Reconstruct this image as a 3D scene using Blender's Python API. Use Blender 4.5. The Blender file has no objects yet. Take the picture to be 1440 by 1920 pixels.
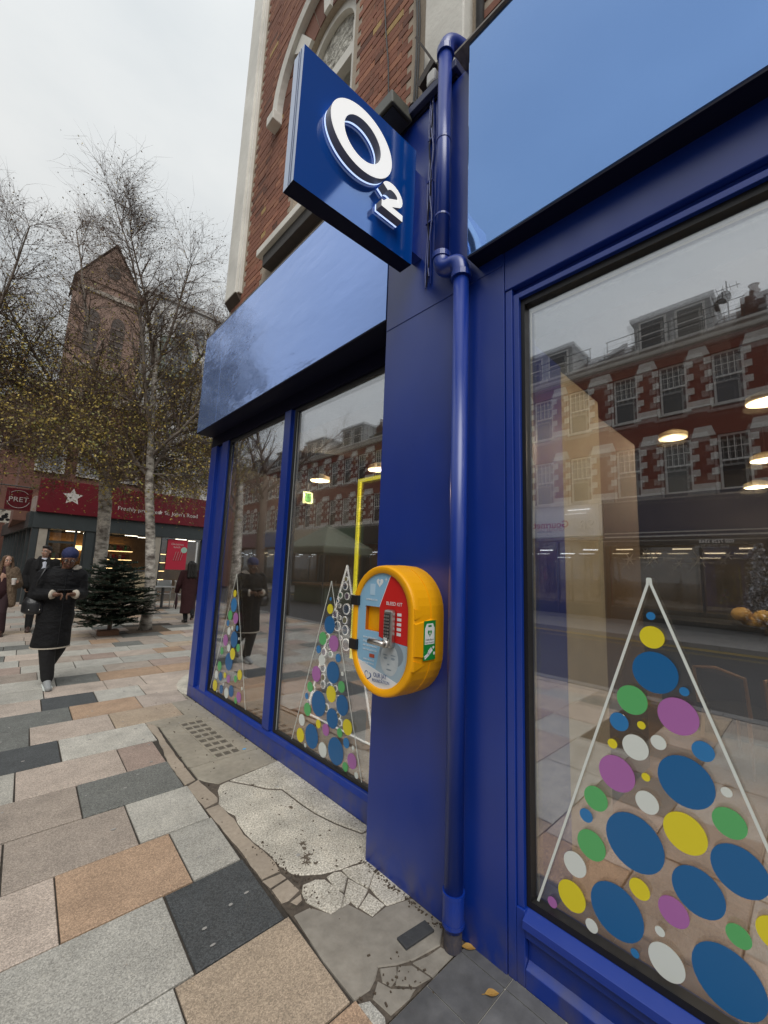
import bpy, math, random
from mathutils import Vector, Matrix

# ------------------------------------------------------------------ camera
S = bpy.context.scene
COL = S.collection
R = math.radians
FPX, PITCH, ROLL, YAW = 766.2, R(8.10), R(2.2), R(43.23)
_fw = Vector((math.sin(YAW) * math.cos(PITCH), math.cos(YAW) * math.cos(PITCH), math.sin(PITCH)))
_r0 = Vector((math.cos(YAW), -math.sin(YAW), 0))
_u0 = _r0.cross(_fw)
_r = _r0 * math.cos(ROLL) + _u0 * math.sin(ROLL)
_u = _r.cross(_fw)
cam_data = bpy.data.cameras.new('camera')
cam = bpy.data.objects.new('camera', cam_data)
COL.objects.link(cam)
cam.matrix_world = Matrix(((_r.x, _u.x, -_fw.x, 0), (_r.y, _u.y, -_fw.y, 0), (_r.z, _u.z, -_fw.z, 1.55), (0, 0, 0, 1)))
cam_data.sensor_fit = 'VERTICAL'
cam_data.sensor_height = 36
cam_data.lens = FPX / 1920 * 36
cam_data.clip_start = 0.05
cam_data.clip_end = 2000
S.camera = cam

# ------------------------------------------------------------------ sky, sun, exposure
SUN_EL, SUN_ROT = R(52), R(215)
W = bpy.data.worlds.new('World')
S.world = W
W.use_nodes = True
nt = W.node_tree
nt.nodes.clear()
n_out = nt.nodes.new('ShaderNodeOutputWorld')
n_bg = nt.nodes.new('ShaderNodeBackground')
n_sky = nt.nodes.new('ShaderNodeTexSky')
n_sky.sky_type = 'NISHITA'
n_sky.sun_disc = False
n_sky.sun_elevation = SUN_EL
n_sky.sun_rotation = SUN_ROT
n_sky.air_density = 1.0
n_sky.dust_density = 4.0
n_hs = nt.nodes.new('ShaderNodeHueSaturation')
n_hs.inputs['Saturation'].default_value = 0.12
n_tc = nt.nodes.new('ShaderNodeTexCoord')
n_map = nt.nodes.new('ShaderNodeMapping')
n_map.inputs['Scale'].default_value = (1.2, 1.2, 3.0)
n_noise = nt.nodes.new('ShaderNodeTexNoise')
n_noise.inputs['Scale'].default_value = 1.6
n_noise.inputs['Detail'].default_value = 6
n_noise.inputs['Roughness'].default_value = 0.5
n_ramp = nt.nodes.new('ShaderNodeValToRGB')
n_ramp.color_ramp.elements[0].position = 0.3
n_ramp.color_ramp.elements[0].color = (0.73, 0.78, 0.81, 1)
n_ramp.color_ramp.elements[1].position = 0.72
n_ramp.color_ramp.elements[1].color = (0.985, 1.0, 0.99, 1)
# overcast luminance: brighter overhead, as under any even cloud layer
n_sep = nt.nodes.new('ShaderNodeSeparateXYZ')
n_cl = nt.nodes.new('ShaderNodeMapRange')
n_cl.inputs['From Min'].default_value = 0.0
n_cl.inputs['From Max'].default_value = 1.0
n_cl.inputs['To Min'].default_value = 4.0
n_cl.inputs['To Max'].default_value = 9.8
n_vs = nt.nodes.new('ShaderNodeVectorMath')
n_vs.operation = 'SCALE'
n_mix = nt.nodes.new('ShaderNodeMix')
n_mix.data_type = 'RGBA'
n_mix.inputs[0].default_value = 0.88
L = nt.links.new
L(n_tc.outputs['Generated'], n_map.inputs['Vector'])
L(n_map.outputs['Vector'], n_noise.inputs['Vector'])
L(n_noise.outputs['Fac'], n_ramp.inputs['Fac'])
L(n_tc.outputs['Generated'], n_sep.inputs[0])
L(n_sep.outputs['Z'], n_cl.inputs['Value'])
L(n_ramp.outputs['Color'], n_vs.inputs[0])
L(n_cl.outputs['Result'], n_vs.inputs['Scale'])
L(n_sky.outputs['Color'], n_hs.inputs['Color'])
L(n_hs.outputs['Color'], n_mix.inputs[6])
L(n_vs.outputs['Vector'], n_mix.inputs[7])
L(n_mix.outputs[2], n_bg.inputs['Color'])
n_bg.inputs['Strength'].default_value = 0.1
L(n_bg.outputs['Background'], n_out.inputs['Surface'])

sun_d = bpy.data.lights.new('sun', 'SUN')
sun_d.energy = 1.5
sun_d.angle = R(40)
sun_d.color = (1.0, 0.97, 0.93)
sun = bpy.data.objects.new('sun', sun_d)
COL.objects.link(sun)
_sd = Vector((math.sin(SUN_ROT) * math.cos(SUN_EL), math.cos(SUN_ROT) * math.cos(SUN_EL), math.sin(SUN_EL)))
sun.rotation_euler = _sd.to_track_quat('Z', 'Y').to_euler()
sun.location = (0, 0, 30)

S.render.engine = 'CYCLES'
S.view_settings.view_transform = 'Standard'
S.view_settings.look = 'None'
S.view_settings.exposure = 0.3
S.view_settings.gamma = 1.0
S.view_settings.use_curve_mapping = False
S.cycles.use_denoising = True
S.cycles.max_bounces = 8
S.cycles.transparent_max_bounces = 12
S.cycles.caustics_reflective = False
S.cycles.caustics_refractive = False
S.cycles.sample_clamp_indirect = 6.0

rnd = random.Random(7)

# ------------------------------------------------------------------ materials
MATS = {}


def nodes_of(name):
    m = bpy.data.materials.new(name)
    m.use_nodes = True
    return m, m.node_tree.nodes, m.node_tree.links, m.node_tree.nodes['Principled BSDF']


def mat(name, col, rough=0.6, metal=0.0, spec=0.5, noise=None, col2=None, bump=None, vary=0.0, stretch=(1, 1, 1),
        emit=None, coat=0.0, ior=None, noise2=None, detail=4, contrast=0.25, nrough=0.6):
    """procedural material: colour broken up by world-space noise, fine relief, a little change per object"""
    if name in MATS:
        return MATS[name]
    m, N, K, p = nodes_of(name)
    p.inputs['Roughness'].default_value = rough
    p.inputs['Metallic'].default_value = metal
    p.inputs['Specular IOR Level'].default_value = spec
    if ior:
        p.inputs['IOR'].default_value = ior
    p.inputs['Coat Weight'].default_value = coat
    p.inputs['Coat Roughness'].default_value = 0.03
    geo = N.new('ShaderNodeNewGeometry')
    mp = N.new('ShaderNodeMapping')
    mp.inputs['Scale'].default_value = stretch
    K.new(geo.outputs['Position'], mp.inputs['Vector'])
    c = None
    if noise:
        t = N.new('ShaderNodeTexNoise')
        t.inputs['Scale'].default_value = noise
        t.inputs['Detail'].default_value = detail
        t.inputs['Roughness'].default_value = nrough
        K.new(mp.outputs['Vector'], t.inputs['Vector'])
        r = N.new('ShaderNodeValToRGB')
        r.color_ramp.elements[0].position = 0.5 - contrast
        r.color_ramp.elements[1].position = 0.5 + contrast
        r.color_ramp.elements[0].color = (*(col2 or [x * 0.75 for x in col]), 1)
        r.color_ramp.elements[1].color = (*col, 1)
        K.new(t.outputs['Fac'], r.inputs['Fac'])
        c = r.outputs['Color']
        if noise2:
            t2 = N.new('ShaderNodeTexNoise')
            t2.inputs['Scale'].default_value = noise2[0]
            t2.inputs['Detail'].default_value = 3
            K.new(geo.outputs['Position'], t2.inputs['Vector'])
            mr = N.new('ShaderNodeMapRange')
            mr.inputs['From Min'].default_value = 0.3
            mr.inputs['From Max'].default_value = 0.7
            mr.inputs['To Min'].default_value = 1 - noise2[1]
            mr.inputs['To Max'].default_value = 1 + noise2[1]
            K.new(t2.outputs['Fac'], mr.inputs['Value'])
            v = N.new('ShaderNodeVectorMath')
            v.operation = 'SCALE'
            K.new(c, v.inputs[0])
            K.new(mr.outputs['Result'], v.inputs['Scale'])
            c = v.outputs['Vector']
    if vary:
        oi = N.new('ShaderNodeObjectInfo')
        mr = N.new('ShaderNodeMapRange')
        mr.inputs['To Min'].default_value = 1 - vary
        mr.inputs['To Max'].default_value = 1 + vary
        K.new(oi.outputs['Random'], mr.inputs['Value'])
        v = N.new('ShaderNodeVectorMath')
        v.operation = 'SCALE'
        if c is None:
            v.inputs[0].default_value = col
        else:
            K.new(c, v.inputs[0])
        K.new(mr.outputs['Result'], v.inputs['Scale'])
        c = v.outputs['Vector']
    if c is None:
        p.inputs['Base Color'].default_value = (*col, 1)
    else:
        K.new(c, p.inputs['Base Color'])
    if bump:
        b = N.new('ShaderNodeTexNoise')
        b.inputs['Scale'].default_value = bump[0]
        b.inputs['Detail'].default_value = 3
        K.new(mp.outputs['Vector'], b.inputs['Vector'])
        bn = N.new('ShaderNodeBump')
        bn.inputs['Strength'].default_value = bump[1]
        bn.inputs['Distance'].default_value = bump[2] if len(bump) > 2 else 0.01
        K.new(b.outputs['Fac'], bn.inputs['Height'])
        K.new(bn.outputs['Normal'], p.inputs['Normal'])
    if emit:
        p.inputs['Emission Color'].default_value = (*emit[0], 1)
        p.inputs['Emission Strength'].default_value = emit[1]
    MATS[name] = m
    return m


def glass_mat(name, f0, tint, warp=None):
    m, N, K, p = nodes_of(name)
    N.remove(p)
    out = [n for n in N if n.type == 'OUTPUT_MATERIAL'][0]
    tr = N.new('ShaderNodeBsdfTransparent')
    tr.inputs['Color'].default_value = (*tint, 1)
    gl = N.new('ShaderNodeBsdfGlossy')
    gl.inputs['Roughness'].default_value = 0.0
    gl.inputs['Color'].default_value = (0.95, 0.97, 1, 1)
    # same reflectance from either side of the pane: f0 + (1 - f0) * (1 - |cos|)^5
    ge = N.new('ShaderNodeNewGeometry')
    dt = N.new('ShaderNodeVectorMath')
    dt.operation = 'DOT_PRODUCT'
    K.new(ge.outputs['Normal'], dt.inputs[0])
    K.new(ge.outputs['Incoming'], dt.inputs[1])

    def mnode(op, a_, b_=None):
        q = N.new('ShaderNodeMath')
        q.operation = op
        for i_, w_ in ((0, a_), (1, b_)):
            if w_ is None:
                continue
            if isinstance(w_, (int, float)):
                q.inputs[i_].default_value = w_
            else:
                K.new(w_, q.inputs[i_])
        return q.outputs[0]
    ab = mnode('ABSOLUTE', dt.outputs['Value'])
    pw5 = mnode('POWER', mnode('SUBTRACT', 1.0, ab), 5.0)
    fac = mnode('ADD', mnode('MULTIPLY', pw5, 1.0 - f0), f0)
    mx = N.new('ShaderNodeMixShader')
    K.new(fac, mx.inputs[0])
    K.new(tr.outputs[0], mx.inputs[1])
    K.new(gl.outputs[0], mx.inputs[2])
    K.new(mx.outputs[0], out.inputs['Surface'])
    if warp:
        g = N.new('ShaderNodeNewGeometry')
        t = N.new('ShaderNodeTexNoise')
        t.inputs['Scale'].default_value = warp[0]
        t.inputs['Detail'].default_value = 1
        b = N.new('ShaderNodeBump')
        b.inputs['Strength'].default_value = 1
        b.inputs['Distance'].default_value = warp[1]
        K.new(g.outputs['Position'], t.inputs['Vector'])
        K.new(t.outputs['Fac'], b.inputs['Height'])
        K.new(b.outputs['Normal'], gl.inputs['Normal'])
    MATS[name] = m
    return m


# ------------------------------------------------------------------ mesh collector and object helpers
LOC = {}


class MB:
    def __init__(s):
        s.v, s.f, s.mi, s.k = [], [], [], 0

    def add(s, vs, fs):
        o = len(s.v)
        s.v += [tuple(p) for p in vs]
        s.f += [tuple(i + o for i in f) for f in fs]
        s.mi += [s.k] * len(fs)
        return s

    def box(s, x0, x1, y0, y1, z0, z1):
        v = [(x, y, z) for x in (x0, x1) for y in (y0, y1) for z in (z0, z1)]
        return s.add(v, [(0, 1, 3, 2), (4, 6, 7, 5), (0, 4, 5, 1), (2, 3, 7, 6), (0, 2, 6, 4), (1, 5, 7, 3)])

    def obox(s, c, ax, h):
        c = Vector(c)
        ax = [Vector(a).normalized() for a in ax]
        v = [c + ax[0] * h[0] * i + ax[1] * h[1] * j + ax[2] * h[2] * k for i in (-1, 1) for j in (-1, 1) for k in (-1, 1)]
        return s.add(v, [(0, 1, 3, 2), (4, 6, 7, 5), (0, 4, 5, 1), (2, 3, 7, 6), (0, 2, 6, 4), (1, 5, 7, 3)])

    def bar(s, a, b, w, t, up=(0, 0, 1)):
        a, b = Vector(a), Vector(b)
        d = (b - a).normalized()
        u = Vector(up)
        if abs(d.dot(u)) > 0.95:
            u = Vector((0, 1, 0))
        sd = d.cross(u).normalized()
        return s.obox((a + b) / 2, (d, sd, sd.cross(d)), ((b - a).length / 2, w / 2, t / 2))

    def tube(s, pts, rad, n=8, caps=True):
        pts = [Vector(p) for p in pts]
        if not hasattr(rad, '__len__'):
            rad = [rad] * len(pts)
        vs, fs = [], []
        prev = None
        for i, p in enumerate(pts):
            if i == 0:
                d = pts[1] - p
            elif i == len(pts) - 1:
                d = p - pts[i - 1]
            else:
                d = (pts[i + 1] - p).normalized() + (p - pts[i - 1]).normalized()
            if d.length < 1e-9:
                d = Vector((0, 0, 1))
            d.normalize()
            if prev is None:
                a = d.cross(Vector((0, 0, 1)))
                if a.length < 0.05:
                    a = d.cross(Vector((1, 0, 0)))
            else:
                a = prev - d * prev.dot(d)
                if a.length < 1e-6:
                    a = d.cross(Vector((1, 0, 0)))
            a.normalize()
            prev = a
            b = d.cross(a)
            for k in range(n):
                t = 2 * math.pi * k / n
                vs.append(p + (a * math.cos(t) + b * math.sin(t)) * rad[i])
        for i in range(len(pts) - 1):
            for k in range(n):
                k2 = (k + 1) % n
                fs.append((i * n + k, i * n + k2, (i + 1) * n + k2, (i + 1) * n + k))
        if caps:
            fs.append(tuple(range(n))[::-1])
            fs.append(tuple((len(pts) - 1) * n + k for k in range(n)))
        return s.add(vs, fs)

    def rings(s, rs, caps=True):
        """loft of equal-length rings of points"""
        n = len(rs[0])
        vs = [p for r in rs for p in r]
        fs = []
        for i in range(len(rs) - 1):
            for k in range(n):
                k2 = (k + 1) % n
                fs.append((i * n + k, i * n + k2, (i + 1) * n + k2, (i + 1) * n + k))
        if caps:
            fs.append(tuple(range(n))[::-1])
            fs.append(tuple((len(rs) - 1) * n + k for k in range(n)))
        return s.add(vs, fs)

    def loft(s, rows, n=16):
        """rows of (z, cx, cy, rx, ry): an upright body of elliptical sections"""
        return s.rings([[(cx + rx * math.cos(2 * math.pi * k / n), cy + ry * math.sin(2 * math.pi * k / n), z)
                         for k in range(n)] for z, cx, cy, rx, ry in rows])

    def ball(s, c, r, n=10, m=7):
        if not hasattr(r, '__len__'):
            r = (r, r, r)
        vs = [(c[0], c[1], c[2] - r[2])]
        for i in range(1, m):
            a = -math.pi / 2 + math.pi * i / m
            for k in range(n):
                t = 2 * math.pi * k / n
                vs.append((c[0] + r[0] * math.cos(a) * math.cos(t), c[1] + r[1] * math.cos(a) * math.sin(t), c[2] + r[2] * math.sin(a)))
        vs.append((c[0], c[1], c[2] + r[2]))
        fs = []
        for k in range(n):
            fs.append((0, 1 + (k + 1) % n, 1 + k))
            for i in range(m - 2):
                a = 1 + i * n
                fs.append((a + k, a + (k + 1) % n, a + n + (k + 1) % n, a + n + k))
            a = 1 + (m - 2) * n
            fs.append((a + k, a + (k + 1) % n, len(vs) - 1))
        return s.add(vs, fs)

    def cap(s, a, b, ra, rb, n=10):
        """tapered limb with rounded ends"""
        a, b = Vector(a), Vector(b)
        d = (b - a)
        if d.length < 1e-6:
            return s.ball(a, ra)
        d.normalize()
        pts, rr = [], []
        for t in (-1, -0.8, -0.45):
            pts.append(a + d * ra * t)
            rr.append(ra * max(0.05, math.sqrt(max(0, 1 - t * t))))
        pts.append(a)
        rr.append(ra)
        pts.append(b)
        rr.append(rb)
        for t in (0.45, 0.8, 1):
            pts.append(b + d * rb * t)
            rr.append(rb * max(0.05, math.sqrt(max(0, 1 - t * t))))
        return s.tube(pts, rr, n)

    def prism(s, poly, a0, a1, axis='z'):
        """polygon swept along an axis; poly holds the two other coordinates in order"""
        def P(u, v, w):
            return {'z': (u, v, w), 'x': (w, u, v), 'y': (u, w, v)}[axis]
        n = len(poly)
        vs = [P(u, v, a0) for u, v in poly] + [P(u, v, a1) for u, v in poly]
        fs = [tuple(range(n))[::-1], tuple(range(n, 2 * n))]
        for k in range(n):
            k2 = (k + 1) % n
            fs.append((k, k2, n + k2, n + k))
        return s.add(vs, fs)

    def disc(s, c, r, axis='x', n=28, h=0.001, rx=None):
        poly = [(r * math.cos(2 * math.pi * k / n), (rx or r) * math.sin(2 * math.pi * k / n)) for k in range(n)]
        if axis == 'x':
            return s.prism([(c[1] + u, c[2] + v) for u, v in poly], c[0] - h, c[0], 'x')
        if axis == 'y':
            return s.prism([(c[0] + u, c[2] + v) for u, v in poly], c[1] - h, c[1], 'y')
        return s.prism([(c[0] + u, c[1] + v) for u, v in poly], c[2], c[2] + h, 'z')

    def quad(s, a, b, c, d):
        return s.add([a, b, c, d], [(0, 1, 2, 3)])

    def build(s, name, m=None, parent=None, smooth=False, at=None, bevel=None, fix=True):
        me = bpy.data.meshes.new(name)
        if at is None:
            if parent is not None:
                at = LOC.get(parent.name, Vector((0, 0, 0)))
            else:
                xs, ys, zs = zip(*s.v)
                at = Vector(((min(xs) + max(xs)) / 2, (min(ys) + max(ys)) / 2, min(zs)))
        at = Vector(at)
        me.from_pydata([(p[0] - at.x, p[1] - at.y, p[2] - at.z) for p in s.v], [], s.f)
        ms = m if isinstance(m, (list, tuple)) else [m]
        for q in ms:
            me.materials.append(q)
        if len(ms) > 1:
            me.polygons.foreach_set('material_index', s.mi)
        if fix and len(s.f) < 60000:
            import bmesh
            b = bmesh.new()
            b.from_mesh(me)
            bmesh.ops.recalc_face_normals(b, faces=b.faces)
            b.to_mesh(me)
            b.free()
        if smooth:
            me.polygons.foreach_set('use_smooth', [True] * len(me.polygons))
        o = bpy.data.objects.new(name, me)
        COL.objects.link(o)
        if parent is not None:
            o.parent = parent
            o.location = at - LOC.get(parent.name, Vector((0, 0, 0)))
        else:
            o.location = at
        LOC[o.name] = at
        if bevel:
            b = o.modifiers.new('bevel', 'BEVEL')
            b.width = bevel
            b.segments = 2
            b.limit_method = 'ANGLE'
            b.angle_limit = R(40)
        return o


def tag(o, label=None, cat=None, group=None, kind=None):
    if label:
        o['label'] = label
    if cat:
        o['category'] = cat
    if group:
        o['group'] = group
    if kind:
        o['kind'] = kind
    return o


def thing(name, loc, label, cat, group=None, rz=0.0):
    o = bpy.data.objects.new(name, None)
    o.empty_display_size = 0.1
    o.location = loc
    o.rotation_euler = (0, 0, rz)
    COL.objects.link(o)
    LOC[o.name] = Vector(loc)
    return tag(o, label, cat, group)


def dup(o, loc, label=None, rz=None):
    def cp(a, par):
        c = a.copy()
        COL.objects.link(c)
        c.parent = par
        for ch in a.children:
            cp(ch, c)
        return c
    c = cp(o, None)
    c.location = loc
    LOC[c.name] = Vector(loc)
    if rz is not None:
        c.rotation_euler = (0, 0, rz)
    if label:
        c['label'] = label
    return c


def text(body, size, org, xd, yd, m, parent, name='lettering', ext=0.001, align='LEFT', bold=0.0, space=1.0, sx=1.0):
    cu = bpy.data.curves.new(name, 'FONT')
    cu.body = body
    cu.size = size
    cu.extrude = ext
    cu.align_x = align
    cu.offset = bold
    cu.space_character = space
    cu.resolution_u = 3
    cu.materials.append(m)
    o = bpy.data.objects.new(name, cu)
    COL.objects.link(o)
    xd, yd = Vector(xd).normalized(), Vector(yd).normalized()
    zd = xd.cross(yd)
    M = Matrix(((xd.x * sx, yd.x, zd.x, 0), (xd.y * sx, yd.y, zd.y, 0), (xd.z * sx, yd.z, zd.z, 0), (0, 0, 0, 1)))
    l = Vector(org)
    if parent is not None:
        o.parent = parent
        l = l - LOC.get(parent.name, Vector((0, 0, 0)))
    o.matrix_local = Matrix.Translation(l) @ M
    return o


def paint(name, col, rough, bump):
    """brushed-on shop paint: streaky gloss, slight waviness, pale scuffs and splashed street dirt low down"""
    m, N, K, p = nodes_of(name)
    geo = N.new('ShaderNodeNewGeometry')
    sep = N.new('ShaderNodeSeparateXYZ')
    K.new(geo.outputs['Position'], sep.inputs[0])

    def noise_(scale, st, det=4):
        mp = N.new('ShaderNodeMapping')
        mp.inputs['Scale'].default_value = st
        t = N.new('ShaderNodeTexNoise')
        t.inputs['Scale'].default_value = scale
        t.inputs['Detail'].default_value = det
        K.new(geo.outputs['Position'], mp.inputs['Vector'])
        K.new(mp.outputs['Vector'], t.inputs['Vector'])
        return t.outputs['Fac']

    def rng(v, a, b, c, d):
        r = N.new('ShaderNodeMapRange')
        for i, q in enumerate((a, b, c, d)):
            r.inputs[i + 1].default_value = q
        K.new(v, r.inputs[0])
        return r.outputs[0]

    def mul(a, b):
        q = N.new('ShaderNodeMath')
        q.operation = 'MULTIPLY'
        K.new(a, q.inputs[0])
        K.new(b, q.inputs[1])
        return q.outputs[0]

    def mixc(f, a, b):
        q = N.new('ShaderNodeMix')
        q.data_type = 'RGBA'
        K.new(f, q.inputs[0])
        for i, c in ((6, a), (7, b)):
            if isinstance(c, tuple):
                q.inputs[i].default_value = (*c, 1)
            else:
                K.new(c, q.inputs[i])
        return q.outputs[2]
    c1 = mixc(rng(noise_(3, (1, 1, 1)), 0.3, 0.7, 0, 1), tuple(x * 0.94 for x in col), tuple(x * 1.05 for x in col))
    low = rng(sep.outputs['Z'], 0.0, 0.22, 0.5, 0.0)
    dirt = mul(low, rng(noise_(14, (1, 1, 0.6), 6), 0.42, 0.66, 0, 1))
    c2 = mixc(dirt, c1, (0.10, 0.085, 0.065))
    scuff = mul(rng(noise_(55, (1, 1, 0.12), 3), 0.72, 0.78, 0, 0.22), rng(noise_(2.1, (1, 1, 1), 2), 0.45, 0.6, 0, 1))
    c3 = mixc(scuff, c2, (0.05, 0.075, 0.24))
    K.new(c3, p.inputs['Base Color'])
    K.new(rng(noise_(9, (1, 1, 0.35), 5), 0.3, 0.7, rough - 0.02, rough + 0.05), p.inputs['Roughness'])
    p.inputs['Specular IOR Level'].default_value = 0.85
    bn = N.new('ShaderNodeBump')
    bn.inputs['Strength'].default_value = bump[1]
    bn.inputs['Distance'].default_value = bump[2]
    K.new(noise_(bump[0], (1, 1, 0.8), 2), bn.inputs['Height'])
    K.new(bn.outputs['Normal'], p.inputs['Normal'])
    MATS[name] = m
    return m


# colours shared by the whole place
blue = paint('blue_satin_paint', (0.0032, 0.029, 0.245), 0.33, (5, 0.10, 0.012))
blue_trim = paint('blue_gloss_trim', (0.0036, 0.032, 0.27), 0.32, (12, 0.05, 0.004))
black = mat('black_rubber', (0.008, 0.008, 0.009), 0.45)
white = mat('white_vinyl', (0.72, 0.76, 0.72), 0.5)
stone_white = mat('painted_stone', (0.84, 0.82, 0.75), 0.75, noise=3.5, col2=(0.68, 0.66, 0.60), bump=(25, 0.25, 0.01), noise2=(0.9, 0.15))
grey_metal = mat('grey_metal', (0.09, 0.095, 0.10), 0.45, noise=4)
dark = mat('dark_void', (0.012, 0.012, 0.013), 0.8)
steel = mat('brushed_steel', (0.62, 0.60, 0.57), 0.32, metal=1.0, noise=40, col2=(0.45, 0.44, 0.42))
VIN = {'y': mat('yellow_vinyl', (0.78, 0.66, 0.03), 0.3), 'b': mat('blue_vinyl', (0.03, 0.20, 0.48), 0.3),
       'B': mat('deep_blue_vinyl', (0.014, 0.13, 0.34), 0.3), 'g': mat('green_vinyl', (0.11, 0.45, 0.15), 0.3),
       'p': mat('pink_vinyl', (0.42, 0.15, 0.42), 0.3), 'w': white}
glass_r = glass_mat('shop_glass', 0.215, (0.99, 0.99, 0.99))
glass_f = glass_mat('far_glass', 0.1, (0.92, 0.92, 0.91))
# ------------------------------------------------------------------ ground
asphalt = mat('asphalt', (0.055, 0.055, 0.057), 0.85, noise=60, col2=(0.035, 0.035, 0.037), bump=(120, 0.3, 0.004))
bed_m = mat('joint_dirt', (0.062, 0.052, 0.042), 0.95, noise=30, col2=(0.03, 0.025, 0.02))
g = MB()
g.quad((-400, -400, -0.14), (400, -400, -0.14), (400, 400, -0.14), (-400, 400, -0.14))
tag(g.build('ground', asphalt, at=(0, 0, -0.14)), kind='structure')
rd = MB().quad((-10, -60, -0.115), (-3.2, -60, -0.115), (-3.2, 90, -0.115), (-10, 90, -0.115))
road = tag(rd.build('road', asphalt, at=(-6, 0, -0.115)), kind='structure')
yl = mat('yellow_road_paint', (0.55, 0.38, 0.05), 0.7, noise=30)
for x in (-3.45, -3.65, -9.55, -9.75):
    MB().box(x, x + 0.07, -30, 60, -0.116, -0.111).build('road_line', yl, road)
fp = MB().box(-15.0, -10, -40, 80, -0.3, 0.0)
fpo = tag(fp.build('footpath', mat('far_paving', (0.22, 0.21, 0.2), 0.8, noise=3, bump=(20, 0.2)), at=(-12, 0, -0.3)), kind='structure')
for x0, x1 in ((-3.2, -3.0), (-10.0, -9.85)):
    k = MB()
    for i in range(-12, 30):
        k.box(x0 + 0.003, x1 - 0.003, i * 0.92, i * 0.92 + 0.912, -0.2, 0.004)
    tag(k.build('kerb', mat('granite_kerb', (0.25, 0.245, 0.24), 0.7, noise=90, col2=(0.15, 0.15, 0.15)), at=(x0, 0, -0.2)), kind='structure')

pv = MB().box(-3.0, 30, -6, 60, -0.13, -0.011)
pave = tag(pv.build('pavement', bed_m, at=(0, 0, 0)), kind='structure')


def granite(name, c, dk=0.6, rough=0.62):
    """flame-finished granite: mineral grains of two sizes, soft mottling, a few damp or trodden stains"""
    m, N, K, p = nodes_of(name)
    geo = N.new('ShaderNodeNewGeometry')

    def vor(scale):
        v = N.new('ShaderNodeTexVoronoi')
        v.inputs['Scale'].default_value = scale
        K.new(geo.outputs['Position'], v.inputs['Vector'])
        q = N.new('ShaderNodeSeparateColor')
        K.new(v.outputs['Color'], q.inputs[0])
        return q.outputs[0]

    def noi(scale, det):
        v = N.new('ShaderNodeTexNoise')
        v.inputs['Scale'].default_value = scale
        v.inputs['Detail'].default_value = det
        K.new(geo.outputs['Position'], v.inputs['Vector'])
        return v.outputs['Fac']

    def rng(v, i0, i1, o0, o1):
        r = N.new('ShaderNodeMapRange')
        for i, x in enumerate((i0, i1, o0, o1)):
            r.inputs[i + 1].default_value = x
        K.new(v, r.inputs[0])
        return r.outputs[0]

    def mul(x, y):
        q = N.new('ShaderNodeMath')
        q.operation = 'MULTIPLY'
        K.new(x, q.inputs[0])
        K.new(y, q.inputs[1])
        return q.outputs[0]
    lo = 0.70 if max(c) > 0.2 else 0.55
    f = mul(rng(vor(210), 0, 1, lo, 2 - lo), rng(vor(380), 0, 1, 0.8, 1.2))
    f = mul(f, rng(noi(6, 4), 0.3, 0.7, 0.88, 1.12))
    f = mul(f, rng(noi(2.3, 6), 0.56, 0.72, 1.0, 0.78))
    oi = N.new('ShaderNodeObjectInfo')
    f = mul(f, rng(oi.outputs['Random'], 0, 1, 0.88, 1.12))
    v = N.new('ShaderNodeVectorMath')
    v.operation = 'SCALE'
    v.inputs[0].default_value = c
    K.new(f, v.inputs['Scale'])
    K.new(v.outputs['Vector'], p.inputs['Base Color'])
    p.inputs['Roughness'].default_value = rough
    bn = N.new('ShaderNodeBump')
    bn.inputs['Strength'].default_value = 0.5
    bn.inputs['Distance'].default_value = 0.003
    K.new(noi(130, 3), bn.inputs['Height'])
    K.new(bn.outputs['Normal'], p.inputs['Normal'])
    MATS[name] = m
    return m


PAL = {'k': granite('charcoal_granite', (0.069, 0.074, 0.076), 0.6), 'd': granite('dark_granite', (0.151, 0.155, 0.143), 0.7),
       'l': granite('pale_granite', (0.425, 0.407, 0.36), 0.66), 'g': granite('grey_granite', (0.390, 0.377, 0.338), 0.62),
       'p': granite('pink_granite', (0.442, 0.370, 0.312), 0.7), 'b': granite('brown_granite', (0.332, 0.280, 0.234), 0.68),
       'o': granite('orange_granite', (0.40, 0.275, 0.185), 0.66), 't': granite('tan_granite', (0.43, 0.34, 0.25), 0.72),
       'r': granite('red_granite', (0.364, 0.280, 0.234), 0.7)}
PICK = 'ppplllggttbbogdrrdpb'
rows = {  # lower edge of each course, then (right end of slab, stone)
    1.285: [(-0.25, 'l'), (0.66, 'g'), (1.142, 't')], 1.757: [(-0.1, 'p'), (0.757, 'g'), (1.146, 'k')],
    2.238: [(-0.3, 'd'), (0.39, 'p'), (0.912, 'o'), (1.158, 'l')], 2.705: [(0.213, 'b'), (0.785, 'b'), (1.17, 'l')],
    3.175: [(0.0, 'l'), (0.588, 'b'), (1.172, 'd')], 3.643: [(-0.2, 'p'), (0.287, 'l'), (0.916, 'p'), (1.186, 'r')],
    4.12: [(0.0, 'o'), (0.575, 'k'), (1.245, 'l')], 4.61: [(0.08, 'd'), (0.41, 'd'), (1.02, 'p'), (1.62, 't')],
    5.08: [(0.1, 'l'), (0.2, 'b'), (0.75, 'd'), (1.36, 'o'), (1.82, 'p')],
    5.55: [(0.0, 't'), (0.55, 'p'), (1.03, 'k'), (1.5, 'l'), (2.0, 'p'), (2.5, 'p')],
    6.02: [(0.2, 'l'), (0.6, 'l'), (1.2, 'p'), (1.62, 'p'), (2.3, 'p'), (2.8, 'l')],
}
ys = sorted(rows)
slabs = []
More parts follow.
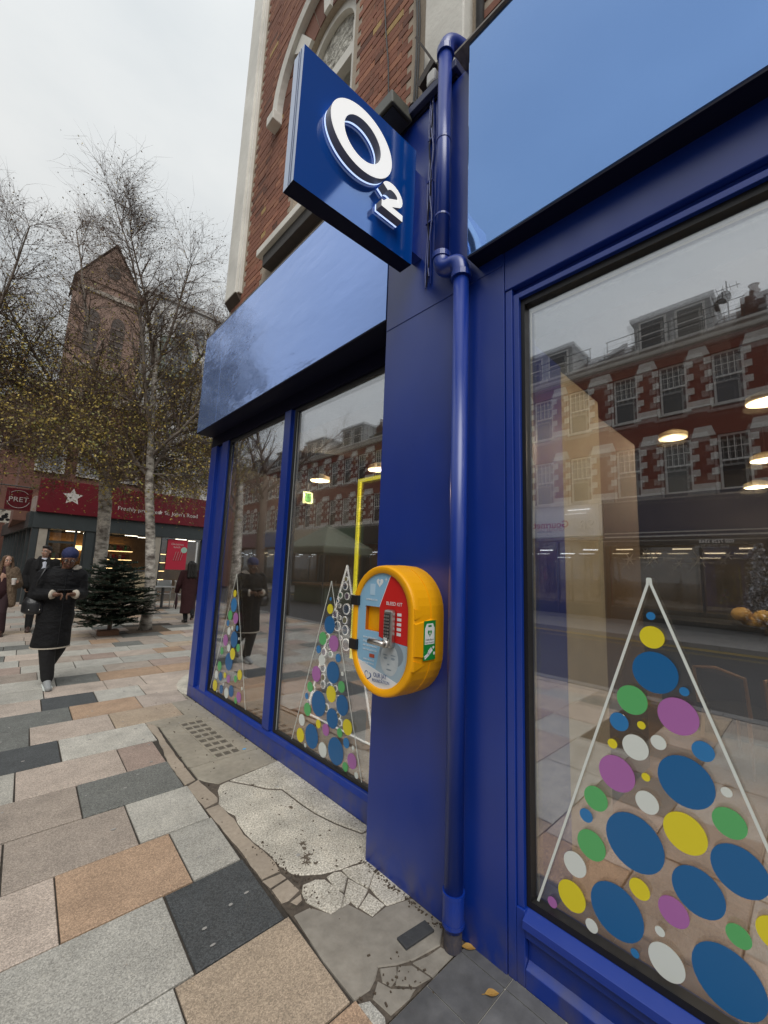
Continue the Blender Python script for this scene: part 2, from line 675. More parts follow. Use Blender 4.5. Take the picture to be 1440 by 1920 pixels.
for i, y in enumerate(ys):
    y1 = ys[i + 1] if i + 1 < len(ys) else y + 0.47
    x0 = rows[y][0][0] - 0.75
    for x1, k in rows[y]:
        slabs.append((x0, x1, y, y1, k))
        x0 = x1
    if y < 1.3:
        continue
    x = rows[y][0][0] - 0.75
    while x > -3.0:
        w = rnd.choice((0.45, 0.6, 0.6, 0.75))
        slabs.append((max(x - w, -3.0), x, y, y1, rnd.choice(PICK)))
        x -= w
    x = rows[y][-1][0]
    while 5.5 < y < 7 and x < 9:
        w = rnd.choice((0.45, 0.6, 0.6, 0.75))
        slabs.append((x, x + w, y, y1, rnd.choice(PICK)))
        x += w
y = ys[-1] + 0.47
while y < 27:
    w0 = -3.0
    while w0 < min(16, 1.4 + y * 0.62):
        w = rnd.choice((0.45, 0.6, 0.6, 0.75))
        if not (y > 8 and 2.3 < w0 + w / 2 < 3.3 and 10.2 < y + 0.2 < 11.4):
            slabs.append((w0, w0 + w, y, y + 0.47, rnd.choice(PICK)))
        w0 += w
    y += 0.47
y = 1.285 - 0.47
while y > -5:
    w0 = -3.0
    while w0 < 1.05:
        w = rnd.choice((0.45, 0.6, 0.75))
        slabs.append((w0, min(w0 + w, 1.14), y, y + 0.47, rnd.choice(PICK)))
        w0 += w
    y -= 0.47


def slab_geo(mb, x0, x1, y0, y1, gap=0.0045):
    j = lambda: rnd.uniform(-0.0018, 0.0018)
    sk = -0.042 * 0.47
    z = rnd.uniform(-0.0022, 0.0016)
    P = [(x0 + gap + j(), y0 + gap + j()), (x1 - gap + j(), y0 + gap + j()), (x1 - gap - sk + j(), y1 - gap + j()), (x0 + gap - sk + j(), y1 - gap + j())]
    P[2] = (P[2][0] + 2 * sk * 0, P[2][1])
    cx, cy = (x0 + x1) / 2, (y0 + y1) / 2
    inn = [(px + (0.003 if px < cx else -0.003), py + (0.003 if py < cy else -0.003)) for px, py in P]
    v = [(a, b, -0.05) for a, b in P] + [(a, b, z - 0.003) for a, b in P] + [(a, b, z + rnd.uniform(-0.0008, 0.0008)) for a, b in inn]
    f = []
    for q in range(4):
        r = (q + 1) % 4
        f += [(q, r, 4 + r, 4 + q), (4 + q, 4 + r, 8 + r, 8 + q)]
    f.append((8, 9, 10, 11))
    mb.add(v, f)


def in_view(x, y):
    return x > -0.35 and y > 1.0 and (x < 2.0 or y > 5.2) and x < 0.6 + y * 0.42


slabs.sort(key=lambda q: (0 if in_view((q[0] + q[1]) / 2, (q[2] + q[3]) / 2) else 1, math.hypot((q[0] + q[1]) / 2, (q[2] + q[3]) / 2)))
rest = MB()
keys = list(PAL)
for i, (x0, x1, y0, y1, k) in enumerate(slabs):
    if i < 292 and in_view((x0 + x1) / 2, (y0 + y1) / 2):
        b = MB()
        slab_geo(b, x0, x1, y0, y1)
        b.build('paving_slab', PAL[k], pave, at=((x0 + x1) / 2, (y0 + y1) / 2, 0), fix=False)
    else:
        rest.k = keys.index(k)
        slab_geo(rest, x0, x1, y0, y1)
tag(rest.build('paving_slabs_beyond', [PAL[k] for k in keys], pave, fix=False), kind='stuff')

# broken concrete and terrazzo along the shop front
terr = mat('worn_white_terrazzo', (0.72, 0.675, 0.58), 0.75, noise=120, col2=(0.25, 0.225, 0.18), bump=(90, 0.7, 0.005), noise2=(5, 0.22), detail=6, contrast=0.15)
conc = mat('old_concrete', (0.35, 0.315, 0.255), 0.85, noise=22, col2=(0.26, 0.235, 0.185), bump=(60, 0.3, 0.004), noise2=(2.2, 0.16))
concp = mat('pinkish_concrete', (0.40, 0.335, 0.265), 0.85, noise=40, col2=(0.30, 0.25, 0.195), bump=(70, 0.3, 0.004), noise2=(3, 0.15))
concg = mat('grey_concrete', (0.29, 0.265, 0.225), 0.85, noise=18, col2=(0.20, 0.18, 0.15), bump=(60, 0.3, 0.004), noise2=(3, 0.2))


def patch(name, poly, m, top=0.0, shrink=0.0, sub=True):
    """a flat broken piece with a chamfered, slightly ragged rim"""
    pts = []
    n = len(poly)
    for i in range(n):
        a, b = Vector(poly[i]), Vector(poly[(i + 1) % n])
        k = max(1, int((b - a).length / 0.06)) if sub else 1
        for q in range(k):
            p = a.lerp(b, q / k)
            if q and sub:
                p += Vector((rnd.uniform(-0.005, 0.005), rnd.uniform(-0.005, 0.005)))
            pts.append(p)
    c = sum(pts, Vector((0, 0))) / len(pts)
    n = len(pts)

    def inset(d):
        out = []
        for i in range(n):
            t = (pts[(i + 1) % n] - pts[i - 1])
            nn = Vector((-t.y, t.x))
            if nn.length < 1e-6:
                nn = c - pts[i]
            nn.normalize()
            out.append(pts[i] + nn * d * sgn)
        return out
    area = sum(pts[i].x * pts[(i + 1) % n].y - pts[(i + 1) % n].x * pts[i].y for i in range(n))
    sgn = 1 if area > 0 else -1
    p0, p1 = inset(0.002 + shrink), inset(0.006 + shrink)
    v = [(p.x, p.y, -0.05) for p in p0] + [(p.x, p.y, top - 0.004) for p in p0] + [(p.x, p.y, top) for p in p1]
    f = []
    for i in range(n):
        j = (i + 1) % n
        f += [(i, j, n + j, n + i), (n + i, n + j, 2 * n + j, 2 * n + i)]
    f.append(tuple(range(2 * n, 3 * n)))
    return MB().add(v, f).build(name, m, pave)


# trodden dirt fills the cracks to just under the surface
fill = mat('crack_dirt', (0.13, 0.105, 0.08), 0.95, noise=55, col2=(0.05, 0.04, 0.032), bump=(90, 0.8, 0.006), noise2=(6, 0.3))
MB().prism([(1.16, 1.15), (1.66, 1.15), (1.66, 1.80), (1.858, 1.80), (1.858, 3.2), (1.18, 3.2)], -0.04, -0.0045).build('crack_filling', fill, pave)
W1 = [(1.863, 3.112), (1.62, 3.077), (1.441, 3.052), (1.543, 2.892), (1.591, 2.799), (1.674, 2.718), (1.68, 2.476), (1.692, 2.33), (1.728, 2.164), (1.792, 1.988), (1.86, 1.99)]
W2 = [(1.428, 3.049), (1.362, 3.038), (1.322, 2.978), (1.296, 2.886), (1.264, 2.817), (1.271, 2.699), (1.293, 2.627), (1.272, 2.552), (1.263, 2.424), (1.266, 2.323), (1.287, 2.18), (1.281, 2.068), (1.305, 1.968), (1.335, 1.929), (1.418, 1.87), (1.516, 1.833), (1.594, 1.82), (1.659, 1.791), (1.86, 1.80), (1.86, 1.975), (1.784, 1.979), (1.721, 2.154), (1.685, 2.319), (1.672, 2.464), (1.666, 2.704), (1.583, 2.784), (1.536, 2.876)]
patch('terrazzo_slab', W1, terr, 0.003, sub=False)
patch('terrazzo_slab', W2, terr, 0.001, sub=False)
for q in ([(1.305, 1.866), (1.371, 1.857), (1.407, 1.826), (1.415, 1.759), (1.42, 1.691), (1.37, 1.644), (1.311, 1.643), (1.28, 1.721), (1.262, 1.772), (1.278, 1.831)],
          [(1.428, 1.836), (1.475, 1.839), (1.503, 1.818), (1.505, 1.771), (1.431, 1.707), (1.418, 1.75)],
          [(1.516, 1.825), (1.654, 1.782), (1.66, 1.72), (1.62, 1.701), (1.539, 1.647), (1.512, 1.765)],
          [(1.503, 1.759), (1.533, 1.643), (1.424, 1.591), (1.423, 1.685)],
          [(1.548, 1.645), (1.631, 1.702), (1.66, 1.70), (1.66, 1.48), (1.631, 1.481), (1.536, 1.511)],
          [(1.52, 1.622), (1.53, 1.522), (1.446, 1.512), (1.432, 1.587)], [(1.367, 1.635), (1.414, 1.678), (1.422, 1.64), (1.394, 1.635)]):
    patch('terrazzo_fragment', q, terr, rnd.uniform(-0.002, 0.003), shrink=-0.004)
for q in ([(1.178, 3.161), (1.272, 3.209), (1.289, 2.88), (1.272, 2.846), (1.181, 2.822)],
          [(1.179, 2.805), (1.263, 2.807), (1.278, 2.598), (1.256, 2.421), (1.283, 2.104), (1.269, 2.027), (1.17, 2.033), (1.18, 2.288), (1.176, 2.528), (1.177, 2.717)],
          [(1.167, 2.023), (1.263, 2.011), (1.269, 1.964), (1.176, 1.955)], [(1.175, 1.945), (1.272, 1.955), (1.279, 1.871), (1.277, 1.851), (1.205, 1.829), (1.169, 1.839)],
          [(1.205, 1.822), (1.27, 1.832), (1.257, 1.794), (1.219, 1.784)]):
    patch('concrete_edging', q, concp, rnd.uniform(-0.002, 0.002))
patch('concrete_edging', [(1.178, 3.19), (1.19, 3.65), (1.25, 4.11), (1.262, 4.6), (1.335, 4.62), (1.30, 4.1), (1.272, 3.6), (1.262, 3.225)], concp, -0.002)
patch('concrete_patch', [(1.177, 1.742), (1.259, 1.735), (1.31, 1.643), (1.4, 1.643), (1.421, 1.584), (1.441, 1.507), (1.524, 1.512), (1.628, 1.475), (1.66, 1.46), (1.66, 1.27), (1.563, 1.215), (1.431, 1.244), (1.361, 1.276), (1.302, 1.315), (1.26, 1.287), (1.219, 1.271), (1.15, 1.281), (1.152, 1.486)], concg, 0.0, sub=False)
for q in ([(1.302, 1.309), (1.358, 1.272), (1.328, 1.238), (1.288, 1.231), (1.275, 1.263)], [(1.364, 1.267), (1.408, 1.235), (1.426, 1.153), (1.359, 1.169), (1.303, 1.223)],
          [(1.419, 1.239), (1.558, 1.21), (1.575, 1.152), (1.435, 1.15)], [(1.263, 1.279), (1.283, 1.225), (1.353, 1.163), (1.308, 1.153), (1.216, 1.158), (1.205, 1.243)]):
    patch('concrete_fragment', q, concg, rnd.uniform(-0.003, 0.0), shrink=-0.003)
patch('concrete_fragment', [(1.15, 1.267), (1.196, 1.246), (1.2, 1.168), (1.184, 1.146), (1.15, 1.146)], PAL['g'], -0.002)
# dark pits and moss on the pale slab
pit = MB()
for _ in range(26):
    x, y = rnd.gauss(1.52, 0.12), rnd.uniform(1.88, 2.95)
    if not 1.36 < x < 1.8:
        continue
    r0 = rnd.choice((0.004, 0.006, 0.008, 0.015))
    n = 9
    pit.prism([(x + r0 * rnd.uniform(0.3, 1.3) * math.cos(2 * math.pi * q / n), y + r0 * rnd.uniform(0.3, 1.6) * math.sin(2 * math.pi * q / n)) for q in range(n)], 0.0005, 0.0016)
for x, y in ((1.42, 2.02), (1.47, 2.13), (1.40, 1.99), (1.44, 2.03)):
    for q in range(14):
        a = rnd.uniform(0, 6.28)
        l = rnd.uniform(0.01, 0.035)
        pit.bar((x, y, 0.002), (x + l * math.cos(a), y + l * math.sin(a), 0.003), 0.003, 0.002)
tag(pit.build('moss_specks', mat('dead_moss', (0.12, 0.095, 0.07), 0.95), pave, fix=False), kind='stuff')
# concrete round the pavement lights: a frame of strips leaves the sunk glass lenses open
lx0, lx1, ly0, ly1 = 1.50, 1.72, 3.42, 4.42
patch('concrete_slab', [(1.275, 3.215), (1.30, 3.15), (1.36, 3.062), (1.858, 3.12), (1.858, ly0), (1.285, ly0)], conc, 0.0, sub=False)
patch('concrete_slab', [(1.28, ly0 + 0.001), (lx0, ly0 + 0.001), (lx0, ly1), (1.34, ly1)], conc, 0.0, shrink=-0.003, sub=False)
patch('concrete_slab', [(lx1, ly0 + 0.001), (1.858, ly0 + 0.001), (1.858, ly1), (lx1, ly1)], conc, 0.0, shrink=-0.003, sub=False)
patch('concrete_slab', [(1.34, ly1 + 0.001), (1.858, ly1 + 0.001), (1.858, 5.29), (1.826, 5.29), (1.826, 5.083), (1.628, 5.083), (1.628, 4.615), (1.262, 4.612)], conc, 0.0, sub=False)
lens = mat('dirty_lens_glass', (0.15, 0.13, 0.10), 0.5, noise=30, col2=(0.09, 0.08, 0.065))
gr = MB()
for i in range(4):
    gr.box(lx0 + i * 0.068, lx0 + i * 0.068 + 0.014, ly0, ly1, -0.03, -0.0005)
for i in range(9):
    yy = ly0 + i * (ly1 - ly0 - 0.05) / 8
    gr.box(lx0 + 0.001, lx1 - 0.001, yy, yy + 0.05, -0.03, -0.001)
gr.build('lens_frame', conc, pave)
for i in range(3):
    for j in range(8):
        yy = ly0 + 0.055 + j * (ly1 - ly0 - 0.05) / 8
        MB().box(lx0 + i * 0.068 + 0.017, lx0 + (i + 1) * 0.068 - 0.003, yy, yy + 0.062, -0.03, -0.006).build('pavement_lens', lens, pave)
# pale round step at the far corner
patch('terrazzo_slab', [(1.86, 5.30), (1.83, 5.42), (1.85, 5.6), (1.9, 5.78), (1.98, 5.95), (2.1, 6.14), (2.25, 6.3), (2.6, 6.4), (2.6, 5.3)], terr, 0.003, sub=False)
patch('concrete_patch', [(1.70, 5.32), (1.855, 5.32), (1.825, 5.42), (1.845, 5.6), (1.86, 5.74), (1.72, 5.55)], conc, -0.003, sub=False)

# porch tiles, thin pale grout between them
grout = mat('pale_grout', (0.42, 0.40, 0.35), 0.9, noise=30)
tile_m = mat('slate_tile', (0.14, 0.14, 0.143), 0.6, noise=14, col2=(0.085, 0.085, 0.087), bump=(50, 0.25, 0.004), vary=0.12, noise2=(5, 0.25))
MB().box(1.15, 1.69, -3.0, 1.142, -0.06, -0.001).build('grout_bed', grout, pave)
for xa, xb in ((1.605, 1.66), (1.391, 1.601), (1.177, 1.387), (1.152, 1.173)):
    yy = 1.139
    while yy > -2.8:
        if not (xa > 1.6 and yy < 0.96 and False):
            MB().prism([(xa, yy - 0.201), (xb, yy - 0.201), (xb, yy), (xa, yy)], -0.05, 0.0035).build('porch_tile', tile_m, pave, bevel=0.0015)
        yy -= 0.205

# crumbs of dirt, gum and litter
gum = MB()
for _ in range(45):
    x, y = rnd.uniform(0, 1.7), rnd.uniform(1.4, 7.5)
    gum.disc((x, y, 0.0005), rnd.uniform(0.006, 0.016), 'z', 9, 0.0025, rnd.uniform(0.005, 0.012))
for x, y in ((0.86, 1.93), (0.98, 1.98), (1.06, 2.0), (0.84, 1.83), (0.62, 3.45), (0.87, 3.4), (0.98, 3.55)):
    gum.disc((x + rnd.uniform(-0.02, 0.02), y, 0.0005), rnd.uniform(0.006, 0.013), 'z', 7, 0.002, rnd.uniform(0.004, 0.008))
tag(gum.build('gum_spots', mat('old_gum', (0.33, 0.32, 0.30), 0.8), pave), kind='stuff')
crumb = MB()
pts = []
for _ in range(90):
    pts.append((rnd.gauss(1.29, 0.03), rnd.uniform(1.72, 2.3)))
for _ in range(120):
    t = rnd.random()
    pts.append((1.645 - abs(rnd.gauss(0, 0.018)), 1.2 + t * 0.62))
for _ in range(25):
    pts.append((rnd.gauss(1.32, 0.06), rnd.gauss(1.21, 0.04)))
for _ in range(120):
    pts.append((rnd.uniform(1.2, 1.84), rnd.uniform(1.3, 5.2)))
for _ in range(90):
    pts.append((1.852 - abs(rnd.gauss(0, 0.012)), rnd.uniform(1.85, 5.25)))
for x, y in pts:
    r = rnd.uniform(0.001, 0.0032)
    a = rnd.uniform(0, 3.1)
    c = Vector((x, y, r * 0.6))
    crumb.obox(c, ((math.cos(a), math.sin(a), 0), (-math.sin(a), math.cos(a), 0), (0, 0, 1)), (r * rnd.uniform(1, 2.4), r, r * 0.7))
tag(crumb.build('dirt', mat('dirt_crumbs', (0.10, 0.075, 0.05), 0.95, noise=90, col2=(0.05, 0.035, 0.025)), at=(1.4, 2, 0), fix=False), kind='stuff')

leaf_y = mat('fallen_leaf', (0.45, 0.28, 0.07), 0.6, noise=30, col2=(0.30, 0.15, 0.035))


def fallen_leaf(x, y, ang, ln, label, z=0.005):
    b = MB()
    prof = [0.02, 0.55, 0.95, 1.0, 0.85, 0.5, 0.05]
    v = []
    for i, w in enumerate(prof):
        u = (i / 6 - 0.5) * ln
        for s in (-1, 0, 1):
            px, py = u, s * w * ln * 0.27
            v.append((x + px * math.cos(ang) - py * math.sin(ang), y + px * math.sin(ang) + py * math.cos(ang), z + 0.006 * abs(s) * w + 0.006 * (u / ln) ** 2))
    f = [(i * 3 + s, i * 3 + s + 1, i * 3 + s + 4, i * 3 + s + 3) for i in range(6) for s in (0, 1)]
    b.add(v, f)
    a = Vector((math.cos(ang), math.sin(ang), 0))
    b.tube([Vector((x, y, z)) - a * ln * 0.7, Vector((x, y, z + 0.002)) + a * ln * 0.48], 0.0012, 4)
    return tag(b.build('leaf', leaf_y, smooth=True, at=(x, y, 0)), label, 'leaf', 'fallen leaves on the porch tiles')


fallen_leaf(1.545, 0.957, -0.7, 0.055, 'yellow fallen leaf lying flat on the dark porch tile')
fallen_leaf(1.638, 1.125, -0.9, 0.06, 'brown fallen leaf tucked against the foot of the drainpipe')
b = MB().obox((1.517, 1.312, 0.004), ((math.cos(-0.12), math.sin(-0.12), 0), (math.sin(0.12), math.cos(0.12), 0), (0, 0, 1)), (0.08, 0.031, 0.006))
tag(b.build('cover_plate', mat('sooty_brick', (0.05, 0.052, 0.055), 0.8, noise=30, bump=(60, 0.4)), bevel=0.003), 'flat dark cover plate set in the broken concrete by the drainpipe', 'cover plate')
b = MB().disc((1.745, 3.475, 0.001), 0.016, 'z', 9, 0.004, 0.01)
tag(b.build('wrapper', mat('blue_wrapper', (0.12, 0.42, 0.75), 0.4)), 'tiny blue scrap of wrapper under the shop window frame', 'litter')
# ------------------------------------------------------------------ the blue corner shop
shop = thing('shop_building', (1.86, 3.0, 0), 'corner phone shop painted glossy blue with red brick storeys above', 'shop building')
fascia_m = mat('glossy_blue_fascia', (0.16, 0.30, 0.61), 0.05, metal=0.85, coat=0.15, bump=(0.9, 0.2, 0.01))
fascia_l = mat('wavy_blue_fascia', (0.26, 0.41, 0.84), 0.05, metal=0.62, coat=0.3, bump=(3.4, 0.6, 0.011), stretch=(1, 0.7, 1.6))
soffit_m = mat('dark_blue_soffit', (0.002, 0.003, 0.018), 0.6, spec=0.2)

p = MB()
p.box(1.655, 1.98, 0.96, 1.803, 0, 4.47)
p.box(1.6515, 1.655, 0.97, 1.8, 3.07, 4.47)
p.build('pillar', blue, shop, bevel=0.004)
p = MB().box(1.605, 1.98, 1.24, 1.83, 4.50, 4.555)
p.build('pillar_cap', mat('lead_blue', (0.03, 0.04, 0.11), 0.5, noise=8), shop, bevel=0.004)
MB().box(1.64, 1.98, 1.26, 1.81, 4.47, 4.5).build('pillar_cap', soffit_m, shop)  # near-black strip paints in the shadow line under the cap

# right-hand window
p = MB()
p.box(1.655, 1.95, -6, 0.958, 2.927, 4.42)
p.build('lintel', blue, shop, bevel=0.004)
p = MB()
p.box(1.555, 1.651, -6, 1.113, 3.146, 4.46)
p.build('fascia', fascia_m, shop, bevel=0.006)
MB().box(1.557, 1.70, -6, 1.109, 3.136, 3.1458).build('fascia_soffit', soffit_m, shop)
MB().box(1.54, 1.70, -6, 1.20, 4.461, 4.475).build('flashing', mat('worn_flashing', (0.30, 0.28, 0.25), 0.6, noise=20, col2=(0.1, 0.09, 0.08)), shop)
p = MB()
p.box(1.662, 1.78, 0.922, 0.957, 0.0, 2.925)
p.box(1.672, 1.78, 0.893, 0.9215, 0.262, 2.895)
p.box(1.672, 1.78, -6, 0.893, 2.868, 2.895)
p.box(1.69, 1.78, -6, 0.9215, 2.896, 2.9255)
fr = p.build('window_frame', blue_trim, shop, bevel=0.002)
p = MB()
p.box(1.692, 1.735, 0.874, 0.8925, 0.264, 2.867)
p.box(1.692, 1.735, -6, 0.8735, 2.835, 2.867)
p.box(1.692, 1.735, -6, 0.8735, 0.263, 0.288)
p.build('glazing_gasket', black, fr)
MB().box(1.737, 1.75, -6, 0.8735, 2.815, 2.834).build('spacer_bar', mat('spacer_grey', (0.35, 0.37, 0.37), 0.4), fr)
MB().box(1.737, 1.75, 0.866, 0.8735, 0.29, 2.814).build('spacer_bar', MATS['spacer_grey'], fr)
p = MB().prism([(1.642, 0.213), (1.78, 0.213), (1.78, 0.262), (1.690, 0.262), (1.645, 0.240)], -6, 0.887, 'y')
p.build('sill', blue_trim, fr, bevel=0.002)
p = MB()
p.box(1.663, 1.76, 0.886, 0.9215, 0.0, 0.2615)
p.box(1.664, 1.76, -6, 0.886, 0.170, 0.2125)
p.prism([(1.663, 0.0), (1.76, 0.0), (1.76, 0.085), (1.690, 0.085), (1.664, 0.065)], -6, 0.886, 'y')
p.build('stall_riser', blue_trim, shop, bevel=0.003)
MB().box(1.69, 1.75, -6, 0.884, 0.08, 0.175).build('stall_riser_panel', blue, shop)
def tilted_pane(x, y0, y1, z0, z1, dx_top, dx_far):
    c = lambda y, z: x + dx_top * (z - z0) / (z1 - z0) + dx_far * (y1 - y) / (y1 - y0)
    q = [(y0, z0), (y1, z0), (y1, z1), (y0, z1)]
    MB().add([(c(y, z), y, z) for y, z in q] + [(c(y, z) + 0.003, y, z) for y, z in q], [(0, 1, 2, 3), (7, 6, 5, 4), (0, 4, 5, 1), (1, 5, 6, 2), (2, 6, 7, 3), (3, 7, 4, 0)]).build('window_pane', glass_r, shop)


# double glazing; the inner leaf is never quite parallel, which doubles the reflections
MB().box(1.717, 1.7205, -5.99, 0.880, 0.266, 2.85).build('window_pane', glass_r, shop)
tilted_pane(1.728, -5.99, 0.880, 0.266, 2.85, 0.013, 0.03)

# left-hand windows
p = MB()
p.box(1.858, 1.94, 1.803, 5.268, 0.0, 0.128)
p.prism([(1.852, 0.1285), (1.90, 0.1285), (1.90, 0.168), (1.872, 0.160)], 1.803, 5.0, 'y')
MB().box(1.863, 1.94, 1.806, 5.266, 3.021, 3.155).build('window_head', soffit_m, shop)  # blue frame head coloured near-black, shade below the fascia put into its paint
p.box(1.860, 1.94, 5.10, 5.268, 0.1285, 3.0195)
p.box(1.900, 1.94, 4.92, 5.0995, 0.1285, 3.0195)
p.box(1.862, 1.94, 4.745, 4.9195, 0.1285, 3.0195)
p.box(1.862, 1.94, 3.31, 3.425, 0.1685, 3.0195)
p.box(1.893, 1.94, 3.275, 3.3095, 0.1685, 3.0195)
fl = p.build('window_frame', blue_trim, shop, bevel=0.003)
p = MB()
for ya, yb in ((1.805, 3.274), (3.426, 4.744)):
    p.box(1.885, 1.915, ya, ya + 0.022, 0.1685, 3.019)
    p.box(1.885, 1.915, yb - 0.03, yb, 0.1685, 3.019)
    p.box(1.885, 1.915, ya + 0.0225, yb - 0.0305, 0.1685, 0.19)
    p.box(1.885, 1.915, ya + 0.0225, yb - 0.0305, 2.985, 3.019)
p.build('glazing_gasket', black, fl)
MB().box(1.895, 1.9, 3.236, 3.243, 0.19, 2.985).build('spacer_bar', MATS['spacer_grey'], fl)
for ya, yb in ((1.8275, 3.2435), (3.4485, 4.7135)):
    MB().box(1.902, 1.9055, ya, yb, 0.1905, 2.9845).build('window_pane', glass_r, shop)
    tilted_pane(1.912, ya, yb, 0.1905, 2.9845, 0.014, 0.006)
p = MB()
for ya, yb in ((1.818, 4.66), (4.663, 5.255)):
    p.box(1.657, 1.70, ya, yb, 3.166, 4.425)
p.build('fascia', fascia_l, shop, bevel=0.0015)
MB().box(1.70, 1.87, 1.818, 5.25, 3.17, 4.42).build('fascia_box', soffit_m, shop)
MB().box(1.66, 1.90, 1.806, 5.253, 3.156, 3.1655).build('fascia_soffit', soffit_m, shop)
MB().box(1.655, 1.87, 1.818, 5.256, 4.4255, 4.44).build('flashing', MATS['worn_flashing'], shop)

# brick storeys: every brick that the photograph lets one see is its own piece
mortar = mat('lime_mortar', (0.46, 0.385, 0.30), 0.9, noise=40, col2=(0.35, 0.285, 0.22))
brick_r = mat('red_brick', (0.33, 0.135, 0.082), 0.85, noise=45, col2=(0.23, 0.092, 0.058), bump=(90, 0.4, 0.004), vary=0.2, noise2=(1.3, 0.2))
brick_o = mat('orange_brick', (0.38, 0.172, 0.10), 0.85, noise=45, col2=(0.28, 0.118, 0.07), bump=(90, 0.4, 0.004), vary=0.2)
brick_d = mat('burnt_brick', (0.20, 0.085, 0.055), 0.85, noise=45, bump=(90, 0.4, 0.004), vary=0.3)
brick_y = mat('yellow_brick', (0.50, 0.33, 0.13), 0.82, noise=45, bump=(90, 0.4, 0.004), vary=0.1)
XB = 1.87
WC, WHW, SPR = 3.14, 0.48, 6.95       # window centre, half width, arch springing
p = MB()
# wall backing with the window opening left out
p.box(XB + 0.006, 2.2, 1.0, WC - WHW - 0.001, 4.3, 13.5)
p.box(XB + 0.006, 2.2, WC + WHW + 0.001, 5.16, 4.3, 13.5)
p.box(XB + 0.006, 2.2, WC - WHW, WC + WHW, 4.3, 5.0)
arc = [(WC + 0.48 * math.cos(R(a)), SPR + 0.48 * math.sin(R(a))) for a in range(180, -1, -12)]
p.prism(arc + [(WC + WHW, 13.5), (WC - WHW, 13.5)], XB + 0.006, 2.2, 'x')
p.box(2.2, 2.4, 5.0, 5.16, 4.3, 13.5)
wall = p.build('brick_wall', mortar, shop, fix=False)


def solid(y, z):
    if z < SPR:
        if abs(y - WC) < WHW + 0.03:
            return z < 4.84
    if (y - WC) ** 2 + (z - SPR) ** 2 < 1.1 ** 2 and z >= SPR:
        return False
    if 2.3 < y < 4.12 and 4.83 < z < 5.12:
        return False
    if y > 4.80 and z > 4.93:
        return False
    if abs(y - 1.49) < 0.25 and z > 4.70:
        return False
    return True


proto = {}
for nm, w in (('stretcher', 0.217), ('header', 0.104)):
    b = MB().box(0, 0.05, 0, w, 0, 0.062)
    for kk, mm in (('r', brick_r), ('o', brick_o), ('d', brick_d), ('y', brick_y)):
        me = bpy.data.meshes.new('brick')
        me.from_pydata(b.v, [], b.f)
        me.materials.append(mm)
        bv = 0
        proto[nm + kk] = me
cells = []
z, row = 4.32, 0
while z < 12.9:
    y = 1.02 + (0.0 if row % 2 else -0.1625)
    head = row % 2 == 0
    while y < 5.14:
        w = 0.104 if head else 0.217
        if y > 1.0 and y + w < 5.16 and solid(y + 0.02, z + 0.03) and solid(y + w - 0.02, z + 0.03):
            k = rnd.choices('rody', (60, 25, 11, 1.5))[0]
            if z < 4.75 and y > 4.0 and rnd.random() < 0.5:
                k = 'y' if rnd.random() < 0.4 else 'd'
            cells.append((y, z, w, head, k))
        y += w + 0.0095
        head = not head
    z += 0.0718
    row += 1
cells.sort(key=lambda c: (0 if (1.7 < c[0] < 4.83 and c[1] < 9.5) else 1, math.hypot(c[0] - 2.2, (c[1] - 4.3) * 0.8)))
rest = MB()
for i, (y, z, w, head, k) in enumerate(cells):
    dx = rnd.uniform(-0.003, 0.002)
    if i < 295:
        o = bpy.data.objects.new('brick', proto[('header' if head else 'stretcher') + k])
        COL.objects.link(o)
        o.parent = wall
        o.location = Vector((XB + dx, y, z)) - LOC[wall.name]
    else:
        rest.k = 'rody'.index(k)
        rest.box(XB + dx, XB + 0.05, y, y + w, z, z + 0.062)
tag(rest.build('brickwork', [brick_r, brick_o, brick_d, brick_y], wall, fix=False), kind='stuff')

# painted stone trim
p = MB()
p.box(1.795, XB + 0.005, 4.83, 5.15, 4.97, 13.5)
p.box(1.825, XB + 0.005, 4.79, 4.8295, 4.97, 13.5)
p.build('stone_pilaster', stone_white, shop, bevel=0.008)
p = MB().prism([(1.80, 4.965), (XB, 4.965), (XB, 4.87)], 4.81, 5.15, 'y')
p.build('pilaster_corbel', mat('dark_stone', (0.09, 0.065, 0.05), 0.9, noise=10), shop)  # underside coloured much darker than the white pilaster
p = MB().box(1.775, 1.95, 1.315, 1.655, 4.86, 13.5)
p.build('stone_pilaster', stone_white, shop, bevel=0.01)
# hood mould with label stop, brick and stone arch, carved panel, sash
hood = MB()
ang = [R(a) for a in range(0, 181, 6)]
prof = [(1.795, 0.92), (1.775, 1.0), (1.80, 1.06), (XB + 0.004, 1.06), (XB + 0.004, 0.92)]
hood.rings([[(x, WC + r * math.cos(a), SPR + r * math.sin(a)) for x, r in prof] for a in ang])
arched = hood.build('arched_window', stone_white, shop)
for s in (-1, 1):
    MB().box(1.745, XB + 0.004, WC + s * 0.99 - 0.085, WC + s * 0.99 + 0.085, SPR - 0.14, SPR - 0.002).build('label_stop', stone_white, arched, bevel=0.012)
n = 13
for i in range(n):
    a0, a1 = math.pi * i / n + 0.01, math.pi * (i + 1) / n - 0.01
    r0, r1 = 0.485, 0.915
    q = [(WC + r * math.cos(a), SPR + r * math.sin(a)) for r, a in ((r0, a0), (r1, a0), (r1, (a0 + a1) / 2), (r1, a1), (r0, a1), (r0, (a0 + a1) / 2))]
    st = i in (3, 6, 9)
    MB().prism(q, XB - (0.03 if st else 0.002), 2.05, 'x').build('voussoir', stone_white if st else brick_d, arched)
p = MB()
for s in (-1, 1):
    p.box(1.93, 2.12, WC + s * (WHW - 0.055) - 0.05, WC + s * (WHW - 0.055) + 0.05, 5.08, SPR)
